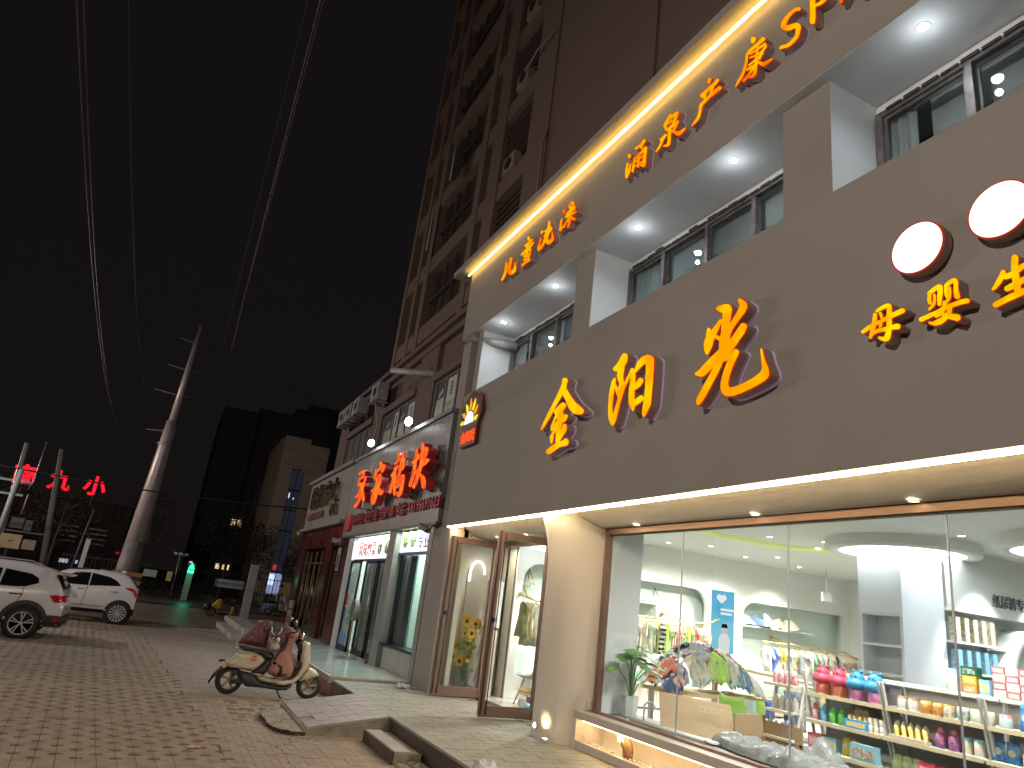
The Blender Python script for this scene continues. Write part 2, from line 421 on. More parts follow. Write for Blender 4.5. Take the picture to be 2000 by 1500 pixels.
# rubble patch of old concrete at the ramp foot
out = [(2.36, 10.60), (2.2, 10.56), (2.05, 10.68), (1.97, 10.85), (1.93, 11.1), (1.92, 11.45), (1.9, 11.8), (1.98, 12.1), (2.15, 12.35), (2.36, 12.5)]
m = MB(); edge = []
for i in range(len(out)):
    a = Vector((*out[i], 0)); b = Vector((*out[(i + 1) % len(out)], 0))
    for k in range(6):
        p_ = a.lerp(b, k / 6) + Vector((noise.noise(Vector((i * 3.1 + k, 0, 1))) * .03, noise.noise(Vector((0, i * 2.3 + k, 5))) * .03, 0)); edge.append((p_.x, p_.y))
n = len(edge); cx, cy = 2.2, 11.5
vs_ = [(x, y, -.02) for x, y in edge] + [(x + .02 * noise.noise(Vector((x * 40, y * 40, 3))), y + .02 * noise.noise(Vector((x * 40, y * 40, 9))), .055 + .012 * noise.noise(Vector((x * 7, y * 7, 0)))) for x, y in edge]
for rr in (.3, .6, .85): vs_ += [(x + (cx - x) * rr, y + (cy - y) * rr, .062 + .014 * noise.noise(Vector((x * 5 + rr * 9, y * 5, 0)))) for x, y in edge]
vs_.append((cx, cy, .07)); fs = []
for L_ in range(4):
    for i in range(n): j = (i + 1) % n; fs.append((L_ * n + i, L_ * n + j, (L_ + 1) * n + j, (L_ + 1) * n + i))
for i in range(n): fs.append((4 * n + i, 4 * n + (i + 1) % n, 5 * n))
m.add(vs_, fs); m.m = [1 if k < n else 0 for k in range(len(m.f))]; tag(m.build('concrete_patch', [concrete, P('dark_broken_edge', (.05, .035, .025), .95, var=.3, vs_=20)]), 'rough broken patch of old concrete at the foot of the tiled ramp', 'rubble')
# low step in front of the platform
m = MB(); m.box(3.14, 3.50, 9.05, 10.42, -.05, .125)
step = tag(m.build('step', concrete), 'low tiled concrete step beside the ramp, its near end broken away', 'step')
for k in range(3):
    m = MB(); m.box(3.15, 3.36, 9.06 + k * .453, 9.06 + k * .453 + .448, .125, .152); m.build('step_tile', rtile, step, bevel=.002)
m = MB()
for k in range(9): m.box(3.116, 3.14, 9.06 + k * .15, 9.06 + k * .15 + .146, -.03, .15)
m.build('step_front', btile, step)
m = MB(); m.box(3.30, 3.50, 7.9, 9.03, -.05, .05); m.box(3.16, 3.30, 8.3, 9.03, -.05, .03); m.build('broken_core', concrete, step)
m = MB(); m.box(3.02, 3.45, 6.2, 8.1, -.05, .13); s2 = tag(m.build('step', rtile, bevel=.004), 'nearest low step below the shop platform with a dusty grey top', 'step')
# small stones
m = MB()
for k in range(70):
    a = RND.uniform(8.3, 12.4); x = RND.choice([RND.uniform(1.85, 2.1), RND.uniform(3.2, 3.5), RND.uniform(2.1, 2.5)])
    if x > 3: a = RND.uniform(8.2, 9.0)
    elif 2.1 < x: a = RND.uniform(10.3, 10.6)
    m.ball((x, a, .008 + (.05 if x > 3.2 else 0)), RND.uniform(.006, .02), 5, 0, (1, 1.2, .6))
tag(stuff(m.build('gravel', concrete)), 'crumbs of broken concrete around the ramp', 'rubble')
# goose shop terrace
gt = P('pale_glossy_terrace_tile', (.46, .50, .46), .16, var=.06, vs_=1.5, bump=.03, bs=4)
m = MB(); m.box(3.74, 16, 14.45, 32.4, -.05, .345); m.box(3.55, 3.74, 14.45, 25.2, -.05, .345)
terrace = tag(m.build('terrace', P('terrace_side', (.25, .11, .085), .55, var=.2, vs_=4)), 'pale tiled terrace with brown edge in front of the goose meat shop', 'terrace')
gi = {}
cnt = 0
for j in range(22):
    for i in range(3):
        y0 = 14.47 + j * .8; x0 = 3.56 + i * .55
        if y0 > 32: continue
        m = MB(); m.box(x0 + .002, min(x0 + .55, 5.3) - .002, y0 + .002, y0 + .8 - .002, .345, .358 + RND.uniform(-.0008, .0008)); m.build('terrace_tile', gt, terrace)
m = MB(); m.box(3.46, 3.55, 14.42, 25.2, .25, .355); m.box(3.46, 16, 14.385, 14.45, .24, .35); m.build('edge_trim', P('stone_trim', (.36, .30, .26), .5, var=.1), terrace)
stone = P('pale_stone', (.42, .41, .40), .6, var=.12, vs_=2)
m = MB(); m.box(2.66, 3.44, 25.2, 31.5, -.05, .17); m.box(3.05, 3.74, 25.6, 33, .17, .36); tag(m.build('stone_steps', stone, bevel=.01), 'pale stone steps at the far end of the terrace behind the scooter', 'steps')
# litter
m = MB(); m.puff([(0, 0), (.12, .03), (.2, .1), (.1, .09), (.03, .06)], lambda u, v, w: (.8 + u, 9.55 + v, .02 + w), .012, nz=.01); tag(m.build('litter', P('red_white_wrapper', (.75, .72, .7), .5, var=.6, vs_=30, col2=(.6, .05, .04))), 'crumpled red and white wrapper lying on the grass pavers', 'litter')
m = MB()
for k in range(7):
    a = RND.uniform(0, 6); m.tube([(4.85 + .14 * cos(a + t) * (1 - t * .1) + t * .03, 13.85 + .16 * sin(a + t), .31 + .03 * sin(t * 2 + k)) for t in [q * .5 for q in range(8)]], .008, 5)
m.puff([(0, 0), (.3, .03), (.38, .16), (.22, .3), (.02, .2)], lambda u, v, w: (4.62 + u, 13.75 + v, .32 + max(w, 0)), .05, nz=.05)
tag(m.build('plastic_bag', P('milky_plastic', (.6, .6, .6), .3, var=.1, trans=.3)), 'crumpled clear plastic bag with cable lying beside the left door', 'bag')
m = MB(); m.puff([(0, 0), (.16, -.04), (.34, .03), (.36, .2), (.2, .3), (.02, .2)], lambda u, v, w: (3.55 + u * .8, 7.50 + v * .8, .305 + max(w, 0)), .06, h=.03, nz=.06)
tag(m.build('plastic_bag', MC['milky_plastic']), 'white torn bag lying at the platform edge nearest the camera', 'bag')
# ================================================================== THE BABY SHOP BUILDING
bld = thing('shop_building', 'two storey grey plastered baby goods shop with warm LED edges and orange signs', 'shop', (5.3, 6, 0))
YN = -3.5
def B(name, mat, *bx, parent=bld, bevel=0):
    m = MB()
    for b in bx: m.box(*b)
    return m.build(name, mat, parent, bevel)
B('fascia', plaster, (5.0, 5.14, YN, 13.42, 3.42, 6.2), (5.14, 5.95, YN, 13.42, 6.08, 6.19))
B('ledge_top', white, (5.14, 5.95, YN, 13.42, 6.19, 6.2))  # unseen white sheet added on the ledge to bounce light onto the soffit
B('upper_fascia', plaster, (5.0, 5.2, YN, 14.1, 7.72, 9.38))
m = MB(); m.box(4.72, 6.2, YN, 14.62, 9.42, 9.56); m.box(5.0, 5.2, YN, 14.1, 9.38, 9.42); m.build('cornice', plaster, bld)
B('upper_soffit', white, (5.004, 6.0, YN, 14.096, 7.714, 7.9))
B('led_strip', led_warm2, (4.90, 4.93, YN, 14.1, 9.33, 9.36))
B('led_strip', led_warm, (5.03, 5.13, YN, 13.4, 3.40, 3.43))
# wall behind the upper recess, piers
B('upper_wall', white, (5.95, 6.1, YN, 14.1, 6.1, 6.5), (5.88, 6.1, YN, 14.1, 7.6, 7.72), (5.9, 6.1, 13.1, 14.1, 6.4, 7.72), (5.9, 6.1, 8.85, 9.25, 6.4, 7.72), (5.9, 6.1, 4.1, 4.8, 6.4, 7.72))
pl2 = P('white_reveal', (.66, .69, .70), .7, var=.02)
for y0, y1 in ((13.18, 13.42), (8.72, 9.26), (4.17, 4.80), (-1.2, -.6)):
    B('pier', plaster, (5.14, 5.95, y0, y1, 6.2, 7.72))
    B('reveal', pl2, (5.15, 5.94, y0 - .004, y0, 6.2, 7.715))
B('mass', P('interior_void', (.05, .05, .055), .9, var=0), (7.6, 16, YN, 14.1, 4.0, 9.4), (5.2, 7.6, YN, 14.1, 7.9, 9.37), (5.95, 7.6, YN, 14.1, 4.0, 6.08))
# upper windows: frames, panes, curtains
fr = P('weathered_window_frame', (.15, .14, .14), .5, .4, var=.3, vs_=9)
curt = P('teal_grey_curtain', (.26, .33, .34), .8, var=.2, vs_=3, stretch=(1, 9, .2))
curw = P('white_net_curtain', (.42, .44, .45), .8, var=.2, vs_=3, stretch=(1, 12, .2))
def curtain(x, y0, y1, z0, z1, mat, parent, name='curtain', amp=.03, wl=.11):
    m = MB(); n = max(6, int((y1 - y0) / wl * 6)); vs_ = []
    for k in range(n + 1):
        y = y0 + (y1 - y0) * k / n; a = amp * sin(2 * pi * (y - y0) / wl + .6 * sin(y * 3)); vs_ += [(x + a, y, z0), (x + a * .8, y, z1)]
    m.add(vs_, [(2 * k, 2 * k + 2, 2 * k + 3, 2 * k + 1) for k in range(n)], 0, True); return m.build(name, mat, parent)
def window_band(ys, z0, z1, x, parent, curts=()):
    w = None
    m = MB(); m.box(x - .04, x + .04, ys[-1], ys[0], z1 - .07, z1); m.box(x - .04, x + .04, ys[-1], ys[0], z0, z0 + .05)
    for y in ys: m.box(x - .045, x + .045, y - .035, y + .035, z0, z1)
    for k, y in enumerate(ys[:-1]):      # inner sash frames
        y2 = ys[k + 1]; xx = x - .01 + (.03 if k % 2 else 0)
        m.box(xx, xx + .03, y2 + .035, y2 + .07, z0 + .05, z1 - .07); m.box(xx, xx + .03, y - .07, y - .035, z0 + .05, z1 - .07); m.box(xx, xx + .03, y2 + .07, y - .07, z1 - .11, z1 - .07)
    w = m.build('window', fr, parent)
    for k, y in enumerate(ys[:-1]):
        y2 = ys[k + 1]; m = MB(); m.box(x + .008, x + .014, y2 + .03, y - .03, z0 + .04, z1 - .06); m.build('pane', glassd, w)
    return w
window_band([13.1, 12.16, 11.11, 10.25, 9.3], 6.35, 7.56, 5.86, bld)
window_band([8.7, 7.81, 6.83, 5.93, 4.85], 6.35, 7.56, 5.86, bld)
window_band([4.1, 3.15, 2.2, 1.2, .2, -.6], 6.35, 7.56, 5.86, bld)
room = P('dim_upper_room', (.35, .36, .36), .9, var=.3, vs_=.8)
B('back_wall', room, (7.5, 7.58, YN, 14, 6.2, 7.9)); B('upper_floor', room, (6.1, 7.5, YN, 14, 6.1, 6.16))
B('roller_blind', P('grey_roller_blind', (.33, .35, .355), .8, var=.25, vs_=.7), (5.97, 5.98, 9.3, 12.5, 6.2, 7.6), (5.97, 5.98, 4.85, 7.95, 6.2, 7.6), (6.1, 6.11, -.6, 3.7, 6.2, 7.6))  # grey sheets added behind the panes, standing in for the reflected soffit
curtain(5.95, 8.0, 8.62, 6.2, 7.6, curt, bld); curtain(5.95, 3.75, 4.08, 6.2, 7.6, curw, bld); curtain(5.95, 12.6, 13.05, 6.2, 7.6, curw, bld)
curtain(5.93, 11.0, 11.25, 6.2, 7.6, P('pale_curtain', (.55, .58, .62), .8, var=.1), bld); curtain(5.94, 10.3, 11.0, 6.2, 7.6, P('blue_grey_blind', (.13, .15, .19), .8, var=.1), bld, amp=.004)
# ragged dark gap of torn foam above the window heads
m = MB()
for k in range(64):
    y = 13 - k * .2
    if 8.7 < y < 9.3 or 4.1 < y < 4.8: continue
    m.box(5.80, 5.86, y - .17, y, 7.53, 7.56 + .05 * abs(noise.noise(Vector((y * 2.3, 0, 0)))) * 2)
stuff(m.build('torn_sealant', P('dark_torn_sealant', (.05, .045, .04), .9, var=.4, vs_=20), bld))
# upper recess downlights
for k, y in enumerate((12.5, 10.3, 7.76, 5.74, 3.22, .9)):
    m = MB(); m.lathe([(.052, -.01), (.0, -.01)], (5.29, y, 7.72), 16); m.lathe([(.07, 0), (.07, -.01), (.054, -.014), (.052, 0)], (5.29, y, 7.72), 16, 1, cap=False)
    m.build('downlight', [spotw, white], bld)
    lamp('POINT', (5.29, y, 7.52), 2.2, (.86, .94, 1), size=.035); lamp('SPOT', (5.29, y, 7.70), 62, (.90, .95, 1), (0, 0, 0), .05, spot=radians(150), blend=1)  # point light added below each lens to brighten the soffit
# ---------------- ground floor shell
B('interior_wall', shopwhite, (6.62, 18, 13.62, 13.72, .3, 3.95), (16.4, 16.5, YN, 13.7, .3, 3.95), (5.95, 16.4, YN - .1, YN, .3, 3.95))
floorm = P('pale_floor_tile', (.55, .52, .47), .22, var=.06, vs_=1)
B('shop_floor', floorm, (6.1, 16.5, YN, 14.2, .29, .325))
cl = MB(); cl.box(5.82, 16.5, YN, 14.2, 3.76, 3.95); cl.build('ceiling', shopwhite, bld)
# soffit: curved plaster between the fascia lip and the glass
def soffit(y0, y1):
    m = MB(); prof = [(5.14, 3.62), (5.17, 3.60), (5.25, 3.5), (5.36, 3.40), (5.5, 3.33), (5.66, 3.28), (5.84, 3.265), (5.84, 3.8), (5.14, 3.8)]
    m.prism(prof, lambda u, v, w: (u, w, v), y0, y1, 0, True); return m.build('soffit', cream, bld)
soffit(YN, 9.0); soffit(9.0, 13.42)
B('door_head', cream, (5.84, 6.15, 9.6, 13.3, 3.25, 3.8))
# rounded wall pier between door and window
plan = [(6.15, 9.78), (5.52, 9.78), (5.42, 9.74), (5.355, 9.66), (5.335, 9.54), (5.35, 9.38), (5.40, 9.22), (5.48, 9.09), (5.60, 8.99), (5.72, 8.9), (5.84, 8.78), (6.15, 8.78)]
m = MB(); N = len(plan); vs_ = []; zs = [.3, .8, 1.4, 2.0, 2.5, 2.8, 2.95, 3.08, 3.18, 3.27, 3.36, 3.48, 3.6]
ctr = Vector((6.0, 9.3))
for z in zs:
    fl = max(0, (z - 2.55) / 1.0); fl = .36 * fl ** 2.4
    for k, (x, y) in enumerate(plan):
        d = Vector((x, y)) - ctr; d.normalize(); wgt = 1 if 1 <= k <= N - 2 else 0
        yy = y + (d.y * fl * (1.6 if d.y < 0 else .0)) * wgt; xx = max(5.145, x + d.x * fl * .8 * wgt)
        if x > 5.5: yy = max(yy, 8.79)
        vs_.append((xx, yy, z))
fs = [(i * N + k, i * N + (k + 1) % N, (i + 1) * N + (k + 1) % N, (i + 1) * N + k) for i in range(len(zs) - 1) for k in range(N)]
m.add(vs_, fs, 0, True); m.build('rounded_pier', cream, bld)
# end pilaster and side wall of the entrance
B('end_pilaster', plaster, (5.12, 5.34, 13.42, 14.36, .3, 3.42)); B('end_pilaster', plaster, (5.16, 5.36, 13.9, 14.36, .3, 3.42), (5.16, 6.2, 13.9, 14.36, 3.42, 7.7))
B('entrance_wall', cream, (5.14, 6.2, 13.20, 13.42, 3.2, 3.8), (5.34, 5.44, 13.2, 13.9, .3, 3.8), (5.34, 6.7, 14.12, 14.2, .3, 3.8))
B('alcove_wall', cream, (6.62, 6.7, 13.25, 14.12, .3, 3.8))
# small uplight on the pier, switch
m = MB(); m.lathe([(.045, -.02), (.045, .0), (.035, .004)], (5.33, 9.5, .46), 12, 0, 'x'); m.lathe([(.034, -.022), (0, -.022)], (5.33, 9.5, .46), 12, 1, 'x'); tag(m.build('wall_lamp', [white, spotw]), 'tiny lit round lamp low on the rounded entrance wall', 'lamp')
m = MB(); m.lathe([(.045, 0), (.04, .03)], (5.28, 9.12, .33), 12, 0); m.lathe([(.036, .032), (0, .032)], (5.28, 9.12, .33), 12, 1); ul = tag(m.build('floor_lamp', [steel, spotwarm]), 'small floor uplight throwing a warm patch up the rounded wall', 'lamp')
lamp('SPOT', (5.16, 9.2, .42), 12, (1, .78, .42), (radians(0), radians(-118), radians(25)), .03, spot=radians(44), blend=.8)
m = MB(); m.box(5.74, 5.80, 8.80, 8.90, .80, .92); tag(m.build('switch_box', P('off_white_plastic', (.62, .6, .58), .4, var=.02), bevel=.008), 'small white plastic switch box beside the window ledge', 'switch')
# window ledge, pebble niche
ledge = P('ledge_stone', (.50, .46, .42), .4, var=.05)
B('ledge', ledge, (5.6, 6.62, YN, 8.95, .67, .77), bevel=.004)
B('niche_end', cream, (5.6, 6.0, 8.87, 8.95, .3, .67)); B('niche_back', cream, (6.0, 6.1, YN, 8.95, .3, .67)); B('kerb', ledge, (5.6, 5.68, YN, 8.87, .3, .405), bevel=.004)
B('niche_floor', cream, (5.68, 6.0, YN, 8.87, .3, .34)); B('niche_led', E('niche_led', (1, .66, .30), 22), (5.66, 5.70, YN, 8.8, .650, .668))
m = MB()
for k in range(420):
    y = 8.8 - RND.random() ** 1.2 * 4.6; x = RND.uniform(5.70, 5.88); m.ball((x, y, .36 + RND.random() * .03 * max(0, 1 - abs(x - 5.72) * 5) + .012), RND.uniform(.012, .024), 6, 0, (1, 1.2, .75))
tag(stuff(m.build('pebbles', P('white_pebble', (.66, .62, .54), .5, var=.1))), 'white pebbles lying in the lit trough under the window', 'pebbles')
m = MB(); m.lathe([(.03, 0), (.075, .05), (.085, .12), (.06, .2), (.03, .25), (0, .27)], (5.76, 7.87, .36), 10, 0, 'z', True, .7, 1.1)
for k in range(6): m.tube([(5.70, 7.80 + k * .028, .42 + k * .02), (5.69, 7.83 + k * .02, .50 + k * .02)], .006, 5, 0)
fs_ = m.build('carved_figure', P('carved_brown_wood', (.30, .17, .08), .5, var=.35, vs_=25, bump=.5, bs=80)); tag(fs_, 'small carved brown figure standing among the white pebbles', 'ornament')
m = MB(); m.lathe([(.05, 0), (0, .0)], (5.995, 8.35, .52), 14, 0, 'x'); B('niche_spot', E('niche_spot', (1, .88, .66), 12), (5.985, 5.998, 8.33, 8.42, .5, .55))
# shop window: frame + panes
B('window_frame', copper, (5.79, 5.87, 8.69, 8.78, .77, 3.28), bevel=.004); B('window_frame', copper, (5.78, 5.88, YN, 8.69, 3.18, 3.27), bevel=.004); B('window_frame', P('black_gasket', (.02, .02, .02), .6, var=0), (5.80, 5.86, YN, 8.68, 3.165, 3.18))
B('window_frame', copper, (5.80, 5.86, YN, 8.69, .77, .80))
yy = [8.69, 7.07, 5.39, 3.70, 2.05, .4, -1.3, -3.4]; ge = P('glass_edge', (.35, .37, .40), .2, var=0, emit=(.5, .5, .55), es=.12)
for a, b in zip(yy, yy[1:]):
    m = MB(); m.box(5.825, 5.835, b + .006, a - .006, .80, 3.17); m.build('glass_pane', glass, bld)
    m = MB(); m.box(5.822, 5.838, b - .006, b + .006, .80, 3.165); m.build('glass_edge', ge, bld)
# soffit downlights in front of the window and door
for k, (x, y) in enumerate(((5.70, 7.9), (5.70, 5.73), (5.70, 3.89), (5.70, 1.9), (5.72, 12.4), (5.72, 11.2))):
    m = MB(); m.lathe([(.045, -.003), (0, -.003)], (x, y, 3.272), 16); m.lathe([(.062, .0), (.062, -.008), (.047, -.01)], (x, y, 3.272), 16, 1, cap=False); m.build('downlight', [spotwarm, white], bld)
    lamp('SPOT', (x, y, 3.25), 7, (1, .84, .62), (0, 0, 0), .04, spot=radians(110), blend=.8)
# entrance door leaves, both folded open outward
def door_leaf(y, x0, x1, z0, z1, hinge_right):
    m = MB(); t = .045
    m.box(x0, x0 + .085, y - t, y + t, z0, z1); m.box(x1 - .085, x1, y - t, y + t, z0, z1); m.box(x0 + .085, x1 - .085, y - t * .8, y + t * .8, z0, z0 + .17); m.box(x0 + .085, x1 - .085, y - t * .8, y + t * .8, z1 - .12, z1)
    d = m.build('door', copper, bld, bevel=.003)
    m = MB(); m.box(x0 + .07, x1 - .07, y - .005, y + .005, z0 + .15, z1 - .1); m.build('door_glass', glass, d)
    m = MB(); m.box(x0 + .10, x0 + .115, y - .056, y - .04, z0 + .04, z1 - .03); m.box(x0 - .004, x0 + .03, y - .052, y - .044, z0 + .03, z1); m.build('dark_groove', P('dark_groove', (.03, .02, .015), .6, var=0), d)
    m = MB(); m.tube([(x0 + .05, y - .06, (z0 + z1) / 2 - .03), (x0 + .05, y - .06, (z0 + z1) / 2 + .05)], .018, 8); m.box(x0 + .02, x0 + .09, y - .052, y - .044, (z0 + z1) / 2 - .02, (z0 + z1) / 2 + .04); m.build('handle', black, d)
    return d
door_leaf(10.87, 5.04, 6.06, .325, 3.22, 1)
door_leaf(13.04, 5.03, 6.05, .325, 3.22, 0)
B('door_frame', copper, (6.06, 6.14, 10.80, 10.90, .3, 3.25), (6.06, 6.14, 13.08, 13.18, .3, 3.25), (6.06, 6.14, 10.9, 13.08, 3.14, 3.25), bevel=.003)
B('door_side_glass', glass, (6.09, 6.10, 9.78, 10.8, .33, 3.25))
# floor lip at the door
# ---------------- interior features: niches in the far wall, bench cabinets
NW = 13.2
loops = [[(6.62, .33), (16.4, .33), (16.4, 3.76), (6.62, 3.76)],
         [(6.78, .8), (11.65, .8)] + arc(11.25, 2.56, .4, 0, pi / 2) + arc(7.18, 2.56, .4, pi / 2, pi),
         [(12.75, .8), (16.2, .8), (16.2, 2.85)] + arc(13.15, 2.45, .4, pi / 2, pi)]
cshape('feature_wall', loops, '-y', (0, NW + .05, 0), .1, shopwhite, bld)
B('niche_back_panel', P('pale_sage_paint', (.62, .72, .66), .6, var=.01), (6.7, 16.4, 13.55, 13.6, .33, 3.0)); 
B('niche_shelf', shopwhite, (7.1, 16.2, 13.25, 13.55, .72, .8), (7.1, 11.65, 13.25, 13.55, 2.96, 3.0), (12.75, 16.2, 13.25, 13.55, 2.85, 2.9))
cab = P('cream_cabinet', (.72, .66, .58), .45, var=.02)
for k in range(9):
    x = 7.15 + k * .62
    if x < 11.4: B('cabinet_door', cab, (x, x + .61, 13.10, 13.19, .36, .76), bevel=.004)
for k in range(5): B('cabinet_door', cab, (12.8 + k * .62, 13.4 + k * .62, 13.10, 13.19, .36, .76), bevel=.004)
B('cabinet_top', shopwhite, (7.1, 16.2, 13.08, 13.24, .765, .80))
# window-side partition
B('partition', P('cool_white_panel', (.70, .74, .80), .55, var=.01), (5.88, 6.42, 8.70, 8.78, .78, 3.76)); B('partition_return', shopwhite, (6.15, 6.42, 8.78, 9.6, .33, 3.76))
# square column with recessed shelves
B('column', P('column_white', (.80, .83, .90), .5, var=.01), (10.2, 11.2, 7.25, 8.0, 2.62, 3.76), (10.55, 11.2, 7.25, 8.0, .33, 2.62), (10.2, 10.55, 7.25, 7.30, .33, 2.62), (10.2, 10.55, 7.95, 8.0, .33, 2.62))
for z in (2.58, 2.12, 1.70, 1.3): B('column_shelf', white, (10.2, 10.55, 7.30, 7.95, z, z + .04))
# round ring lights
def ring(cx, cy, r):
    m = MB(); m.lathe([(r + .22, 3.76), (r + .22, 3.62), (r + .19, 3.58), (r, 3.58), (r, 3.60)], (cx, cy, 0), 40); m.build('ring_housing', shopwhite, bld)
    m = MB(); m.lathe([(r, 3.60), (0, 3.60)], (cx, cy, 0), 40); m.build('ring_light', E('ring_white', (.94, .98, 1), 15), bld)
ring(10.75, 7.62, .92); ring(11.1, 5.0, 1.0)
m = MB(); m.lathe([(.42, 3.30), (.42, 3.20), (0, 3.20)], (6.98, 12.45, 0), 28); m.build('round_lamp', E('round_lamp_white', (.97, 1, 1), 6), bld)
# curved cove with yellow-green glow
pts = [(8.0, 6.0), (8.0, 9.0), (8.3, 9.9), (9.0, 10.4), (10.0, 10.4), (11.2, 9.9), (11.6, 9.2), (11.7, 8.6)]
pts = [(8.4, 9.9), (9.2, 10.0), (9.9, 9.95), (10.5, 9.85), (10.95, 9.55), (11.2, 9.1), (11.3, 8.6)]
m = MB(); m.tube([(x, y, 3.74) for x, y in [(6.5, 9.9), (7.5, 9.9)] + pts], .06, 8); m.build('cove', P('cove_yellow_green', (.62, .68, .28), .5, var=0, emit=(.72, .85, .28), es=.25), bld)
# ceiling downlights, some added as wall fill, + scallops on the feature wall
for x, y in ((8.0, 12.25), (9.7, 12.25), (11.9, 12.25), (13.6, 12.25), (9.61, 9.31), (10.33, 8.75), (10.96, 9.43), (10.25, 6.3), (7.2, 8.0), (7.0, 11.2), (12.6, 9.6), (6.7, 6.2), (6.7, 4.2), (6.75, 2.2), (12.0, 11.4), (10.3, 11.6)):
    m = MB(); m.lathe([(.05, 3.752), (0, 3.752)], (x, y, 0), 14); m.lathe([(.068, 3.76), (.068, 3.75), (.052, 3.748)], (x, y, 0), 14, 1, cap=False); m.build('ceiling_spot', [spotw, shopwhite], bld)
    wall = y > 12
    if (x, y) in ((9.61, 9.31), (10.33, 8.75), (10.96, 9.43), (10.25, 6.3), (7.2, 8.0)): continue
    lamp('SPOT', (x, y, 3.72), 520 if wall else (900 if x > 10 else 460), (1, .95, .85), (radians(12) if wall else 0, 0, 0), .06, spot=radians(105 if wall else 165), blend=1)
for x in (11.8, 13.4, 15):
    lamp('SPOT', (x, 6.3, 3.7), 300, (1, .95, .86), (radians(20), 0, 0), .05, spot=radians(70), blend=.6)
# right feature wall with lettering and shelves
B('diaper_wall', shopwhite, (11.2, 16.4, 7.1, 7.2, 2.82, 3.76), (11.2, 16.4, 7.5, 7.58, .33, 2.82), (11.2, 16.4, 7.1, 7.5, 2.78, 2.82))
for z in (2.30, 1.86, 1.45, 1.0): B('wall_shelf', shopwhite, (11.2, 12.5, 7.1, 7.5, z, z + .035))
t_ = thing('wall_sign', 'grey lettering 纸尿裤专 on the white wall above the diaper shelves', 'sign', (12.6, 7.08, 3.0))
for k, ch in enumerate('纸尿裤专'): text('letter', ch, '-y', (12.2 + k * .215, 7.085, 2.96), .22, .02, P('dark_grey_letter', (.13, .13, .14), .5, var=0), t_, off=.001)
m = MB(); n = 28
vs_ = []
for r_, y in ((.80, 7.0), (.80, 7.5), (.68, 7.5), (.68, 7.0)):
    vs_ += [(13.2 + r_ * cos(2 * pi * k / n), y, 1.85 + r_ * sin(2 * pi * k / n)) for k in range(n)]
m.add(vs_, [(a * n + k, a * n + (k + 1) % n, ((a + 1) % 4) * n + (k + 1) % n, ((a + 1) % 4) * n + k) for a in range(4) for k in range(n)], 0, True)
m.build('round_shelf_niche', shopwhite, bld)
m = MB(); m.tube([(13.2 + .70 * cos(a), 7.02, 1.85 + .70 * sin(a)) for a in [pi * .92 + k * .04 for k in range(12)]], .015, 6); m.build('niche_light', E('niche_white_led', (.97, .99, 1), 6), bld)
B('niche_back_panel', P('pale_blue_green', (.66, .74, .74), .5, var=0), (12.5, 13.9, 7.42, 7.48, 1.1, 2.6))
m = MB(); m.box(13.5, 13.8, 11.5, 11.56, 3.0, 3.2); m.tube([(13.65, 11.53, 3.2), (13.65, 11.53, 3.76)], .012, 6); tag(m.build('exit_sign', [white]), 'small pale box sign hanging from the shop ceiling', 'sign')
# arched lit mirror niche in the alcove behind the left door leaf
loopa = arc(0, 1.0, .2, 0, pi) + [(-.2, -1.2), (.2, -1.2)]
cshape('arch_panel', [loopa], '-y', (6.12, 14.10, 1.62), .02, P('warm_mirror_panel', (.62, .58, .54), .3, var=.02), bld)
m = MB(); m.tube([(6.12 + .17 * cos(a), 14.07, 2.62 + .17 * sin(a) * 1.5) for a in [pi * .95 * (1 - k / 14) + .03 for k in range(15)]] , .016, 6); m.tube([(5.95, 14.07, 2.62), (5.95, 14.07, 2.45)], .016, 6); m.build('arch_light', E('arch_light', (1, .93, .85), 6), bld)
for z in (.9, 1.3, 1.7, 2.1): B('glass_shelf', P('white_shelf', (.75, .72, .68), .4, var=0), (6.42, 6.62, 13.75, 14.1, z, z + .02))
lamp('AREA', (6.3, 13.3, 3.2), 9, (1, .85, .62), (0, 0, 0), .3)
